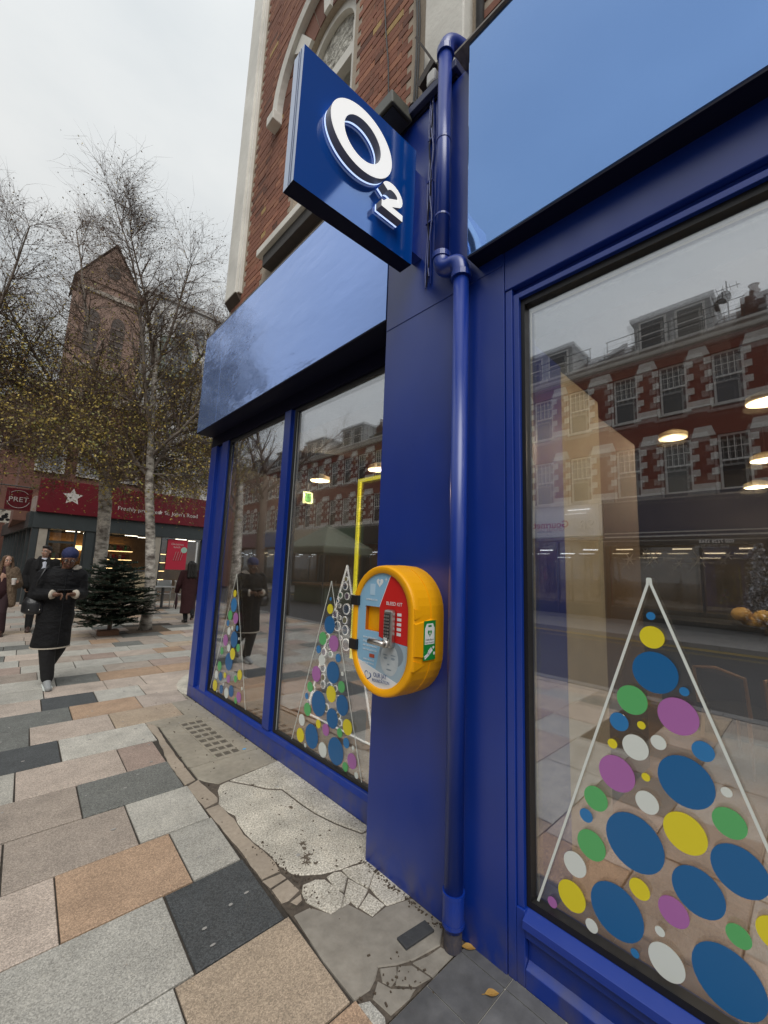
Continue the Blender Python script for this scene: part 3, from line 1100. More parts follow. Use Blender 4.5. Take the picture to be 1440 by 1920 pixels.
p.rings([[(x, WC + r * math.cos(a), SPR + r * math.sin(a)) for x, r in ((1.93, 0.385), (1.93, 0.482), (2.1, 0.482), (2.1, 0.385))] for a in ang])
p.box(1.95, 2.1, WC - 0.40, WC + 0.40, 6.62, 6.76)
p.box(1.965, 2.1, WC - 0.4, WC + 0.4, 5.82, 5.88)
p.build('window_frame', stone_white, arched)
MB().prism([(WC + 0.39 * math.cos(a), 6.9 + 0.44 * math.sin(a)) for a in ang] + [(WC - 0.39, 6.76), (WC + 0.39, 6.76)], 1.985, 2.05, 'x').build('carved_panel', mat('carved_relief', (0.60, 0.58, 0.51), 0.8, noise=16, col2=(0.30, 0.285, 0.245), bump=(17, 1.0, 0.06), contrast=0.1), arched)
MB().box(2.03, 2.034, WC - 0.42, WC + 0.42, 5.06, 6.62).build('window_pane', glass_f, arched)
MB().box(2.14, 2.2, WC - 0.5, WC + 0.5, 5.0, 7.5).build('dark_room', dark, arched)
p = MB().prism([(1.72, 4.985), (2.1, 5.00), (2.1, 5.09), (1.72, 5.07)], 2.33, 4.10, 'y')
p.build('window_sill', stone_white, arched, bevel=0.006)
MB().box(1.765, XB + 0.004, 2.35, 4.02, 4.845, 4.983).build('window_sill', mat('dark_grey_render', (0.085, 0.082, 0.08), 0.8, noise=9), arched, bevel=0.006)
# neighbour's darker, set-back masonry on the right
nb = MB().box(2.02, 2.3, -6, 0.999, 4.3, 13.5)
nb.build('recessed_wall', mat('sooty_brickwork', (0.075, 0.045, 0.035), 0.9, noise=7, col2=(0.03, 0.02, 0.017), bump=(25, 0.6, 0.02)), shop)
# room behind the upper wall so that nothing is paper thin
MB().box(2.4, 9, -6, 5.155, 4.35, 13.5).build('upper_storey', MATS['sooty_brickwork'], shop)

# ------------------------------------------------------------------ interior seen through the glass
wood = mat('oak_floor', (0.36, 0.215, 0.112), 0.45, noise=5, col2=(0.27, 0.155, 0.08), stretch=(9, 1.0, 1), bump=(30, 0.08, 0.002), noise2=(1.2, 0.1))
fm = MB()
for i in range(36):
    x = 1.945 + i * 0.16
    y = -5.5 + (i % 3) * 0.7
    while y < 5.2:
        fm.box(x, x + 0.158, y, min(y + 2.095, 5.2), -0.02, 0.004 + rnd.uniform(-0.0006, 0.0006))
        y += 2.1
fl_o = tag(fm.build('floor', wood, at=(4, 2, 0), fix=False), kind='structure')
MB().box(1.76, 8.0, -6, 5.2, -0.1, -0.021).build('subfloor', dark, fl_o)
MB().box(1.757, 1.944, -5.9, 0.9, -0.02, 0.006).build('window_board', wood, fl_o)
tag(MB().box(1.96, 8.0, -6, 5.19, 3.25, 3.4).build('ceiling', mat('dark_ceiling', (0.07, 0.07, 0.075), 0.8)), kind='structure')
tag(MB().box(1.965, 3.05, -5.99, 5.19, 2.81, 3.249).build('ceiling_bulkhead', MATS['dark_ceiling']), kind='structure')
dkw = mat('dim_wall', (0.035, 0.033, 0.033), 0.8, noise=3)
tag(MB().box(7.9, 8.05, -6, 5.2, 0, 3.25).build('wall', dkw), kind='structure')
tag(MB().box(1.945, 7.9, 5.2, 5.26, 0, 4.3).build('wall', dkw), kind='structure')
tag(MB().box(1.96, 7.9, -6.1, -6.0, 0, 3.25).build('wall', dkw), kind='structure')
b = MB().box(1.765, 2.325, 0.975, 1.75, 0.006, 2.80)
tag(b.build('partition', mat('navy_panel', (0.012, 0.030, 0.30), 0.5)), 'narrow navy blue partition just inside the right window', 'partition')
b = MB().box(2.335, 3.0, 1.0, 1.6, 0.006, 2.80)
tag(b.build('column', mat('cream_paint', (0.55, 0.50, 0.36), 0.7, noise=4)), 'cream painted column standing inside behind the right window', 'column')
b = MB().box(3.1, 4.22, 1.1, 1.62, 0.006, 2.80)
tag(b.build('panelled_wall', mat('brown_panel', (0.15, 0.10, 0.062), 0.7, noise=4, stretch=(6, 1, 1))), 'brown wooden wall panel beside the cream column inside the shop', 'wall panel')
pend_m = mat('lamp_glow', (1, 0.9, 0.7), 0.5, emit=((1.0, 0.74, 0.34), 0.75))
lampshade = mat('lamp_shade', (0.6, 0.5, 0.3), 0.5)


def pendant(x, y, z, label):
    t = thing('pendant_lamp', (x, y, z), label, 'pendant lamp', 'lit disc lamps hanging in the shop')
    MB().disc((x, y, z), 0.125, 'z', 28, 0.012).build('diffuser', pend_m, t)
    MB().loft([(z + 0.0125, x, y, 0.131, 0.131), (z + 0.05, x, y, 0.127, 0.127), (z + 0.09, x, y, 0.05, 0.05)], 28).build('lamp_shade', lampshade, t)
    MB().tube([(x, y, z + 0.09), (x, y, 3.25)], 0.004, 5).build('cord', dark, t)
    ld = bpy.data.lights.new('bulb', 'POINT')
    ld.shadow_soft_size = 0.0
    ld.energy = 10 if x == 5.0 else 38
    ld.color = (1.0, 0.78, 0.52)
    lo = bpy.data.objects.new('bulb', ld)
    COL.objects.link(lo)
    lo.parent = t
    lo.location = (0, 0, -0.02)


for i, (x, y, z, l) in enumerate(((4.4, 0.19, 3.02, 'disc lamp highest at the right edge of the big window'), (5.0, 0.945, 3.03, 'disc lamp hanging in front of the reflected lower windows'),
                                  (5.8, 0.30, 2.85, 'disc lamp below the highest one at the right edge'), (3.0, 4.45, 2.685, 'disc lamp beside the green exit sign'),
                                  (3.5, 3.88, 2.845, 'disc lamp above the yellow light frame'), (2.75, -0.7, 2.68, 'added unseen disc lamp just outside the right edge of the big window'), (2.5, -2.2, 2.68, 'added unseen disc lamp furthest from the corner along the big window'),  # last two hang out of view, added to light the partition and column
                                  (6.8, 0.45, 2.75, 'smallest disc lamp low at the right edge of the window'),
                                  (3.2, 2.9, 3.1, 'disc lamp hanging over the window display hidden by the pillar'))):
    pendant(x, y, z, l)
# lit yellow frame and exit sign
b = MB()
b.box(3.0, 3.03, 3.625, 3.66, 0.02, 2.6)
b.box(3.0, 3.03, 2.2, 3.625, 2.565, 2.6)
tag(b.build('light_frame', mat('yellow_neon', (0.9, 0.8, 0.05), 0.4, emit=((1.0, 0.86, 0.03), 0.75))), 'tall yellow light frame standing inside the left shop window', 'light frame')
ex = thing('exit_sign', (3.1, 4.87, 2.5), 'small lit exit sign hanging inside the left shop window', 'exit sign')
MB().box(3.02, 3.18, 4.87, 4.885, 2.44, 2.60).build('sign_plate', mat('exit_glow', (0.8, 0.9, 0.5), 0.5, emit=((0.8, 0.9, 0.4), 0.4)), ex)
MB().box(3.05, 3.15, 4.867, 4.8698, 2.46, 2.58).build('pictogram', mat('exit_green', (0.05, 0.25, 0.06), 0.5), ex)
MB().box(3.095, 3.105, 4.873, 4.883, 2.601, 3.25).build('hanger', grey_metal, ex)
# tables, chairs and a covered counter inside
tbl_m = mat('dark_table', (0.022, 0.022, 0.025), 0.5)
wood_c = mat('chair_wood', (0.38, 0.23, 0.12), 0.5, noise=12)
t = thing('counter', (5.9, 0.6, 0), 'long dark display counter inside the right window', 'counter')
MB().box(5.3, 6.0, -0.6, 1.35, 1.10, 1.15).build('counter_top', tbl_m, t, bevel=0.005)
MB().box(5.55, 5.97, -0.55, 1.3, 0.02, 1.099).build('counter_base', mat('counter_side', (0.03, 0.032, 0.045), 0.5), t)


cu = MB()
for q in range(9):
    cu.ball((5.5 + 0.05 * math.sin(q * 2.1), 0.12 + 0.055 * q, 1.19 + 0.035 * math.sin(q * 1.7) + 0.004 * q), (0.15, 0.085, 0.07), 12, 8)
tag(cu.build('cloth_heap', mat('mustard_cloth', (0.62, 0.40, 0.10), 0.85, noise=9, bump=(14, 0.8, 0.03)), smooth=True), 'heaped mustard cloth on the dark counter inside the right window', 'cloth')


def chair(x, y, rz, label):
    t = thing('chair', (x, y, 0), label, 'chair', 'wooden chairs in the shop', rz)
    o = Vector((x, y, 0))
    def bb(nm, m, *q):
        MB().box(q[0] + x, q[1] + x, q[2] + y, q[3] + y, q[4], q[5]).build(nm, m, t, bevel=0.006)
    bb('seat', tbl_m, -0.22, 0.22, -0.22, 0.22, 0.43, 0.47)
    for i in (-1, 1):
        for j in (-1, 1):
            MB().tube([(x + i * 0.19, y + j * 0.19, 0.43), (x + i * 0.22, y + j * 0.22, 0.0)], [0.016, 0.011], 8).build('leg', wood_c, t)
    MB().tube([(x + 0.21, y - 0.22, 0.47), (x + 0.24, y - 0.22, 0.78), (x + 0.26, y, 0.82), (x + 0.24, y + 0.22, 0.78), (x + 0.21, y + 0.22, 0.47)], 0.014, 8).build('backrest', wood_c, t)


chair(4.9, 0.55, 2.6, 'wooden chair nearest the counter inside the right window')
chair(4.55, 0.05, 0.6, 'wooden chair at the right edge inside the right window')
t = thing('display_bench', (4.2, 2.0, 0), 'dark low display bench inside the left window behind the pillar', 'bench')
MB().box(2.5, 4.2, 1.75, 2.5, 0.42, 0.46).build('bench_top', tbl_m, t)
MB().box(2.6, 4.1, 1.8, 2.45, 0.005, 0.419).build('bench_base', MATS['counter_side'], t)

# ------------------------------------------------------------------ vinyl trees on the glass
RT = [(0.423, 1.425, 0.014, 'b'), (0.423, 1.352, 0.038, 'y'), (0.42, 1.234, 0.069, 'B'), (0.338, 1.189, 0.014, 'b'), (0.495, 1.125, 0.049, 'g'), (0.36, 1.106, 0.058, 'p'), (0.54, 1.039, 0.031, 'b'), (0.469, 1.047, 0.013, 'y'), (0.565, 0.957, 0.016, 'y'), (0.491, 0.968, 0.041, 'w'), (0.42, 1.006, 0.023, 'w'), (0.555, 0.86, 0.059, 'p'), (0.463, 0.881, 0.013, 'y'), (0.298, 1.017, 0.03, 'b'), (0.35, 0.908, 0.077, 'B'), (0.246, 0.917, 0.014, 'w'), (0.629, 0.748, 0.041, 'g'), (0.463, 0.801, 0.035, 'w'), (0.665, 0.676, 0.023, 'b'), (0.508, 0.657, 0.089, 'B'), (0.36, 0.752, 0.059, 'y'), (0.245, 0.831, 0.042, 'g'), (0.65, 0.583, 0.049, 'g'), (0.711, 0.49, 0.041, 'w'), (0.726, 0.376, 0.05, 'y'), (0.8, 0.315, 0.018, 'p'), (0.23, 0.708, 0.068, 'B'), (0.335, 0.597, 0.068, 'B'), (0.498, 0.519, 0.031, 'y'), (0.573, 0.411, 0.084, 'B'), (0.403, 0.504, 0.042, 'p'), (0.657, 0.318, 0.021, 'w'), (0.444, 0.425, 0.014, 'w'), (0.243, 0.53, 0.03, 'g'), (0.16, 0.582, 0.043, 'y'), (0.52, 0.316, 0.013, 'b'), (0.43, 0.346, 0.05, 'w'), (0.275, 0.397, 0.087, 'B'), (0.16, 0.475, 0.022, 'b'), (0.09, 0.45, 0.08, 'B'), (0.11, 0.34, 0.05, 'p')]
MT = [(2.579, 1.318, 0.014, 'b'), (2.578, 1.243, 0.037, 'y'), (2.574, 1.126, 0.065, 'B'), (2.651, 1.016, 0.048, 'g'), (2.51, 1.0, 0.058, 'p'), (2.698, 0.928, 0.029, 'b'), (2.448, 0.907, 0.03, 'b'), (2.502, 0.797, 0.076, 'B'), (2.71, 0.745, 0.057, 'p'), (2.783, 0.634, 0.038, 'g'), (2.393, 0.72, 0.039, 'g'), (2.82, 0.558, 0.023, 'b'), (2.51, 0.645, 0.057, 'y'), (2.659, 0.542, 0.09, 'B'), (2.8, 0.465, 0.047, 'g'), (2.374, 0.601, 0.068, 'B'), (2.482, 0.485, 0.067, 'B'), (2.869, 0.369, 0.042, 'w'), (2.646, 0.402, 0.03, 'y'), (2.55, 0.389, 0.041, 'p'), (2.306, 0.476, 0.051, 'y'), (2.387, 0.416, 0.03, 'g'), (2.876, 0.256, 0.051, 'y'), (2.724, 0.293, 0.085, 'B'), (2.8, 0.205, 0.014, 'w'), (2.575, 0.245, 0.05, 'w'), (2.423, 0.285, 0.088, 'B'), (2.31, 0.373, 0.033, 'b'), (2.236, 0.365, 0.014, 'w'), (2.242, 0.281, 0.048, 'p'), (2.309, 0.222, 0.029, 'g'), (2.19, 0.212, 0.02, 'w'), (2.649, 0.857, 0.04, 'w'), (2.39, 0.809, 0.015, 'w')]
LT = [(4.281, 1.246, 0.037, 'y'), (4.281, 1.126, 0.072, 'b'), (4.351, 1.013, 0.051, 'g'), (4.21, 0.998, 0.057, 'p'), (4.389, 0.927, 0.031, 'b'), (4.155, 0.903, 0.029, 'b'), (4.345, 0.851, 0.039, 'w'), (4.271, 0.888, 0.022, 'w'), (4.205, 0.785, 0.081, 'B'), (4.414, 0.747, 0.058, 'p'), (4.094, 0.808, 0.014, 'w'), (4.316, 0.684, 0.037, 'w'), (4.096, 0.718, 0.039, 'g'), (4.211, 0.64, 0.058, 'y'), (4.48, 0.627, 0.038, 'g'), (4.506, 0.465, 0.049, 'g'), (4.283, 0.551, 0.087, 'B'), (4.567, 0.366, 0.042, 'w'), (4.351, 0.402, 0.029, 'y'), (4.009, 0.474, 0.049, 'y'), (4.258, 0.387, 0.04, 'p'), (4.096, 0.418, 0.033, 'g'), (4.579, 0.252, 0.057, 'y'), (4.277, 0.243, 0.051, 'w'), (4.459, 0.368, 0.044, 'B'), (4.17, 0.285, 0.055, 'B'), (4.516, 0.205, 0.012, 'w'), (4.37, 0.307, 0.014, 'w'), (4.41, 0.25, 0.043, 'B'), (3.99, 0.27, 0.05, 'p'), (4.05, 0.225, 0.029, 'g'), (3.939, 0.362, 0.016, 'w')]
CT = [(3.278, 1.447, 0.027, 'y'), (3.289, 1.376, 0.04, 'B'), (3.357, 1.282, 0.032, 'g'), (3.253, 1.28, 0.036, 'p'), (3.398, 1.223, 0.018, 'b'), (3.43, 1.161, 0.015, 'y'), (3.365, 1.177, 0.022, 'w'), (3.252, 1.155, 0.054, 'B'), (3.427, 1.09, 0.041, 'p'), (3.355, 1.061, 0.023, 'w'), (3.269, 1.046, 0.038, 'y'), (3.384, 0.975, 0.05, 'B'), (3.257, 0.952, 0.049, 'B'), (3.323, 0.867, 0.024, 'p'), (3.234, 0.817, 0.058, 'B'), (3.589, 0.689, 0.041, 'p'), (3.47, 0.687, 0.031, 'g'), (3.591, 0.534, 0.043, 'B'), (3.579, 0.441, 0.036, 'y'), (3.575, 0.37, 0.039, 'w'), (3.738, 0.297, 0.032, 'y'), (3.458, 0.381, 0.041, 'B'), (3.362, 0.382, 0.03, 'w'), (3.537, 0.852, 0.029, 'y'), (3.502, 0.761, 0.035, 'B'), (3.591, 0.607, 0.029, 'w'), (3.312, 0.297, 0.033, 'w'), (3.712, 0.23, 0.037, 'B'), (3.495, 0.168, 0.041, 'g'), (3.294, 0.152, 0.033, 'y'), (3.266, 0.092, 0.033, 'w'), (3.807, 0.141, 0.029, 'p')]


def vinyl_tree(X, apex, bl, br, dots, tape, label):
    t = thing('window_sticker', (X, apex[0], 0.2), label, 'window sticker', 'spotted tree stickers on the shop glass')
    b = MB()
    tip = Vector(apex)
    L1, R1 = Vector(bl), Vector(br)
    pts = [L1, tip.lerp(L1, 0.012), tip + Vector((0.004, 0.004)), tip + Vector((-0.004, 0.004)), tip.lerp(R1, 0.012), R1]
    for i in range(5):
        a, c = pts[i], pts[i + 1]
        d = (c - a).normalized()
        nn = Vector((-d.y, d.x)) * tape / 2
        e = d * tape * 0.25
        b.prism([tuple(a - nn - e), tuple(c - nn + e), tuple(c + nn + e), tuple(a + nn - e)], X - 0.0006 - i * 0.00005, X, 'x')
    b.build('outline_tape', white, t)
    for i, (y, z, r, c) in enumerate(dots):
        MB().disc((X - 0.0001 - 0.00008 * (i % 4), y, z), r, 'x', 32, 0.0006).build('dot', VIN[c], t)
    return t


vinyl_tree(1.7165, (0.423, 1.551), (0.862, 0.275), (-0.021, 0.275), RT, 0.009, 'large spotted tree sticker covering the right shop window')
vinyl_tree(1.9012, (2.58, 1.446), (2.995, 0.19), (2.135, 0.19), MT, 0.006, 'spotted tree sticker on the window just left of the yellow cabinet')
vinyl_tree(1.9012, (4.278, 1.445), (4.70, 0.195), (3.83, 0.195), LT, 0.006, 'spotted tree sticker on the far left window pane')
# lit cut-out tree standing behind the glass
glow = mat('white_edge_light', (0.9, 0.9, 0.85), 0.5, emit=((1.0, 0.97, 0.9), 0.6))
t = thing('display_tree', (2.6, 3.3, 0), 'lit cut-out display tree of ringed dots behind the left window', 'display tree')
tip, L1, R1 = Vector((3.278, 1.585)), Vector((3.85, 0.03)), Vector((2.78, 0.03))
for a, c in ((tip, L1), (tip, R1), (L1, R1)):
    MB().bar((2.6, a.x, a.y), (2.6, c.x, c.y), 0.012, 0.014, up=(1, 0, 0)).build('outline_strip', glow, t)
for i, (y, z, r, c) in enumerate(CT):
    ring = MB().disc((2.6 + 0.0006 * (i % 5), y, z), r, 'x', 24, 0.008).build('dot', glow, t)
    MB().disc((2.5915 + 0.0006 * (i % 5), y, z), r * 0.8, 'x', 24, 0.001).build('dot_face', VIN[c], ring)
MB().box(2.601, 2.604, 2.9, 3.6, 0.0045, 0.7).build('backing_sheet', mat('clear_sheet', (0.35, 0.36, 0.35), 0.2), t)
# ------------------------------------------------------------------ projecting sign
sg = thing('projecting_sign', (1.2, 1.54, 3.28), 'square blue sign with raised white O2 letters projecting from the pillar', 'shop sign')
sign_b = mat('sign_blue', (0.003, 0.062, 0.32), 0.09, spec=0.6, ior=1.6)
sign_e = mat('sign_edge', (0.40, 0.47, 0.62), 0.3, metal=0.4)
O0, O1 = Vector((0.768, 0, 3.281)), Vector((1.553, 0, 3.319))
T0, T1 = Vector((0.772, 0, 4.027)), Vector((1.566, 0, 4.098))
Y0, Y1 = 1.5, 1.592


def q4(y):
    return [(v.x, y, v.z) for v in (O0, O1, T1, T0)]


b = MB()
b.add(q4(Y0) + q4(Y1), [(0, 1, 2, 3), (7, 6, 5, 4), (1, 5, 6, 2)])
b.k = 1
b.add(q4(Y0) + q4(Y1), [(0, 3, 7, 4)])
b.k = 2
b.add(q4(Y0) + q4(Y1), [(0, 4, 5, 1), (3, 2, 6, 7)])
b.build('sign_box', [sign_b, sign_e, soffit_m], sg, fix=False)
MB().box(1.56, 1.652, 1.51, 1.58, 3.42, 3.98).build('bracket', blue_trim, sg)
e = MB()
e.tube([(v.x, Y0 + 0.028, v.z) for v in (O0 + Vector((-0.0012, 0, 0)), T0 + Vector((-0.0012, 0, 0)))], 0.0016, 4)
e.tube([(v.x, Y0 + 0.045, v.z) for v in (O0 + Vector((-0.0012, 0, 0)), T0 + Vector((-0.0012, 0, 0)))], 0.0012, 4)
e.build('edge_seam', mat('seam_blue', (0.02, 0.05, 0.16), 0.5), sg)
letter_f = mat('letter_face', (0.85, 0.85, 0.83), 0.4, emit=((1, 1, 1), 0.35))
letter_s = mat('letter_side', (0.30, 0.30, 0.31), 0.45)
letter_g = mat('letter_glow', (0.7, 0.8, 1.0), 0.4, emit=((0.55, 0.7, 1.0), 0.9))


def raised(outer, inner, name):
    """raised letter: bright face, grey returns, a thin lit strip against the panel"""
    b = MB()
    for (ya, yb, k) in ((1.442, 1.486, 0), (1.486, 1.4955, 1)):
        n = len(outer)
        for loop, flip in ((outer, 0), (inner, 1)):
            if not loop:
                continue
            m_ = len(loop)
            b.k = 1 if k == 0 else 2
            sc = 1.0
            vs = [(x, ya, z) for x, z in loop] + [(x, yb, z) for x, z in loop]
            b.add(vs, [(i, (i + 1) % m_, m_ + (i + 1) % m_, m_ + i) for i in range(m_)])
    b.k = 0
    if inner:
        n = len(outer)
        for yy in (1.442,):
            b.add([(x, yy, z) for x, z in outer] + [(x, yy, z) for x, z in inner], [(i, (i + 1) % n, n + (i + 1) % n, n + i) for i in range(n)])
    return b.build(name, [letter_f, letter_s, letter_g], sg, fix=False)


cO, tl = (1.1095, 3.735), R(-2)
def ell(rx, rz, sk=0.06):
    out = []
    for i in range(64):
        a = 2 * math.pi * i / 64
        x, z = rx * math.cos(a), rz * math.sin(a)
        out.append((cO[0] + x, cO[1] + z + sk * x))
    return out


raised(ell(0.205, 0.176), ell(0.122, 0.113), 'letter')
# the little 2 as a bent band
cl = []
c2 = (1.330, 3.572)
for i in range(15):
    a = R(165 - i * 15)
    cl.append((c2[0] + 0.056 * math.cos(a), c2[1] + 0.043 * math.sin(a) + 0.003))
cl = cl[:-1]
ax, az = cl[-1]
cl += [(1.302, 3.508), (1.281, 3.480)]
w = 0.021
Lf, Rt = [], []
for i, p_ in enumerate(cl):
    a = Vector(cl[max(i - 1, 0)])
    c = Vector(cl[min(i + 1, len(cl) - 1)])
    d = (c - a).normalized()
    nn = Vector((-d.y, d.x)) * w
    Lf.append((p_[0] + nn.x, p_[1] + nn.y))
    Rt.append((p_[0] - nn.x, p_[1] - nn.y))
two = MB()
for k, loop in ((0, Lf + Rt[::-1]), (1, [(1.252, 3.456), (1.410, 3.463), (1.410, 3.502), (1.252, 3.495)])):
    m_ = len(loop)
    yf = 1.442 - 0.0003 * k
    if k == 0:
        h = len(Lf)
        two.k = 0
        two.add([(x, yf, z) for x, z in Lf] + [(x, yf, z) for x, z in Rt], [(i, i + 1, h + i + 1, h + i) for i in range(h - 1)])
    else:
        two.k = 0
        two.add([(x, yf, z) for x, z in loop], [(0, 1, 2, 3)])
    for ya, yb, kk in ((yf, 1.486, 1), (1.486, 1.4955, 2)):
        two.k = kk
        two.add([(x, ya, z) for x, z in loop] + [(x, yb, z) for x, z in loop], [(i, (i + 1) % m_, m_ + (i + 1) % m_, m_ + i) for i in range(m_)])
two.build('letter', [letter_f, letter_s, letter_g], sg, fix=False)

# ------------------------------------------------------------------ drainpipe, cables, floodlight, bracket
dp = thing('drainpipe', (1.59, 1.18, 0), 'blue painted drainpipe running up the pillar with a double elbow', 'drainpipe')
XP, YL_, YU_, RP = 1.592, 1.172, 1.308, 0.0405
MB().tube([(XP, YL_, 0.075), (XP, YL_, 3.10)], RP, 24).build('pipe', blue_trim, dp, smooth=True)
MB().tube([(XP, YU_, 3.26), (XP, YU_, 4.66)], RP, 24).build('pipe', blue_trim, dp, smooth=True)


def arcp(p0, c, p1, n=8):
    p0, c, p1 = map(Vector, (p0, c, p1))
    return [((1 - t) ** 2) * p0 + 2 * t * (1 - t) * c + t * t * p1 for t in [i / n for i in range(n + 1)]]


MB().tube(arcp((XP, YU_, 3.275), (XP, YU_, 3.185), (XP, YU_ - 0.075, 3.185)) + arcp((XP, YL_ + 0.06, 3.185), (XP, YL_, 3.185), (XP, YL_, 3.09)), RP * 1.16, 24).build('elbow', blue_trim, dp, smooth=True)
MB().tube(arcp((XP, YU_, 4.63), (XP, YU_, 4.755), (XP + 0.10, YU_ - 0.03, 4.755)) + [Vector((XP + 0.24, YU_ - 0.07, 4.75))], RP * 1.16, 24).build('elbow', blue_trim, dp, smooth=True)
for y, z, h, k in ((YL_, 3.075, 0.03, 1.3), (YU_, 3.262, 0.03, 1.3), (YU_, 4.62, 0.04, 1.28), (YL_, 0.20, 0.016, 1.17), (YL_, 0.105, 0.10, 1.12), (YL_, 0.09, 0.014, 1.17)):
    MB().tube([(XP, y, z), (XP, y, z + h)], RP * k, 24).build('collar', blue_trim, dp, smooth=False)
for z in (3.52, 4.02):
    MB().tube([(XP, YU_, z), (XP, YU_, z + 0.012)], RP * 1.07, 24).build('clip', blue, dp)
    MB().box(XP, 1.652, YU_ + 0.035, YU_ + 0.052, z - 0.004, z + 0.016).build('clip', blue, dp)
MB().tube([(XP, YL_, 0.0), (XP, YL_, 0.08)], RP * 0.92, 20).build('pipe_shoe', mat('rusty_iron', (0.10, 0.08, 0.075), 0.8, noise=40, col2=(0.03, 0.035, 0.06)), dp)

cb = thing('cable_run', (1.64, 1.45, 3.2), 'bundle of thin blue painted cables clipped up the pillar beside the sign', 'cables')
for i, (dy, zb, wob) in enumerate(((0.012, 3.2, 0.006), (-0.004, 3.205, 0.01), (-0.02, 3.21, 0.004), (-0.012, 3.26, 0.012))):
    pts = []
    for k in range(22):
        z = zb + k * (4.52 - zb) / 21
        pts.append((1.643 - 0.004 * (i % 2), 1.452 + dy + wob * math.sin(k * 0.8 + i * 2), z))
    pts.append((1.62, 1.44, 4.58))
    pts.append((1.68, 1.42, 4.64))
    MB().tube(pts, 0.0048, 6).build('cable', blue if i != 1 else soffit_m, cb)
for z in (3.62, 3.9, 4.2):
    MB().box(1.636, 1.652, 1.428, 1.474, z, z + 0.012).build('clip', blue, cb)
cb = thing('cable_run', (1.8, 1.85, 4.6), 'black cables hanging down the red brick wall above the sign', 'cables')
blk_cable = mat('black_cable', (0.012, 0.012, 0.013), 0.5)
for y0, y1, z1, r in ((2.05, 2.42, 9.0, 0.006), (1.80, 1.86, 9.0, 0.009), (1.775, 1.84, 9.0, 0.007), (1.72, 1.715, 9.0, 0.006)):
    pts = [(1.862 - r, y0 + (y1 - y0) * k / 12 + 0.012 * math.sin(k * 1.7), 4.62 + (z1 - 4.62) * k / 12) for k in range(13)]
    MB().tube(pts, r, 6).build('cable', blk_cable, cb)
pts = [(1.80, 1.79 + 0.05 * math.cos(a), 4.86 + 0.07 * math.sin(a)) for a in [i * 0.5 for i in range(14)]]
MB().tube(pts + [(1.80, 1.72, 4.72), (1.72, 1.70, 4.60), (1.6, 1.72, 4.57)], 0.006, 6).build('cable', blk_cable, cb)

fld = thing('floodlight', (1.5, 1.66, 4.3), 'olive black floodlight box on top of the pillar behind the sign', 'floodlight')
olive = mat('olive_metal', (0.06, 0.06, 0.045), 0.5, noise=12)
MB().add([(1.44, 1.60, 4.44), (1.63, 1.60, 4.45), (1.63, 1.80, 4.45), (1.44, 1.80, 4.44), (1.46, 1.63, 4.58), (1.62, 1.63, 4.59), (1.62, 1.80, 4.59), (1.46, 1.80, 4.58)],
         [(3, 2, 1, 0), (4, 5, 6, 7), (0, 1, 5, 4), (1, 2, 6, 5), (2, 3, 7, 6), (3, 0, 4, 7)]).build('housing', olive, fld, bevel=0.01)
MB().box(1.46, 1.61, 1.62, 1.78, 4.432, 4.4385).build('lens', black, fld)
MB().box(1.60, 1.80, 1.66, 1.70, 4.50, 4.54).build('arm', grey_metal, fld)

br = thing('steel_bracket', (1.7, 1.5, 4.75), 'rusty black steel angle bracket fixed to the white stone pilaster', 'bracket')
iron = mat('black_iron', (0.02, 0.018, 0.016), 0.65, noise=30, col2=(0.05, 0.03, 0.02))
MB().bar((1.72, 1.665, 5.27), (1.72, 1.47, 4.83), 0.014, 0.055, up=(1, 0, 0)).build('arm', iron, br)
MB().bar((1.70, 1.475, 4.84), (1.70, 1.60, 4.77), 0.06, 0.075, up=(1, 0, 0)).build('arm', iron, br)
MB().box(1.70, 1.775, 1.45, 1.50, 4.78, 4.86).build('plate', iron, br)
cloth = MB().box(1.60, 1.69, 1.40, 1.47, 4.56, 4.66)
tag(cloth.build('junction_box', mat('white_tape', (0.6, 0.6, 0.58), 0.7), bevel=0.015), 'white taped cable joint on top of the pillar', 'junction box')

sp = thing('soil_pipe', (1.9, 1.1, 4.4), 'dark grey waste pipes above the right fascia', 'waste pipe')
pvc = mat('grey_plastic_pipe', (0.13, 0.13, 0.13), 0.45, noise=12)
MB().tube([(1.86, 1.245, 4.4), (1.86, 1.245, 9.0)], 0.028, 14).build('pipe', pvc, sp, smooth=True)
MB().tube([(1.97, 1.03, 5.7), (1.97, 1.03, 5.3), (1.93, 1.04, 5.12), (1.88, 1.05, 5.0), (1.88, 1.05, 4.4)], 0.055, 18).build('pipe', mat('black_plastic_pipe', (0.035, 0.035, 0.036), 0.4), sp, smooth=True)
MB().tube([(1.93, 1.04, 5.14), (1.9, 1.045, 5.06)], 0.066, 18).build('collar', MATS['black_plastic_pipe'], sp, smooth=True)
MB().tube([(1.80, 0.97, 4.4), (1.82, 0.98, 9)], 0.007, 8).build('pipe', pvc, sp)

# ------------------------------------------------------------------ defibrillator cabinet
CY, CZ, RC, HS = 1.527, 1.256, 0.2285, 0.0925     # stadium: centre, radius, half straight
df = thing('defibrillator_cabinet', (1.655, CY, 0.93), 'yellow defibrillator cabinet with keypad lock fixed to the blue pillar', 'defibrillator')
yel = mat('yellow_plastic', (0.88, 0.40, 0.003), 0.42, spec=0.35, noise=60, col2=(0.84, 0.375, 0.003), bump=(160, 0.08, 0.002))


def stad(r, hs=HS, n=18, cy=CY, cz=CZ):
    out = []
    for i in range(n + 1):
        a = math.pi * i / n
        out.append((cy + r * math.cos(a), cz + hs + r * math.sin(a)))
    for i in range(n + 1):
        a = math.pi + math.pi * i / n
        out.append((cy + r * math.cos(a), cz - hs + r * math.sin(a)))
    return out


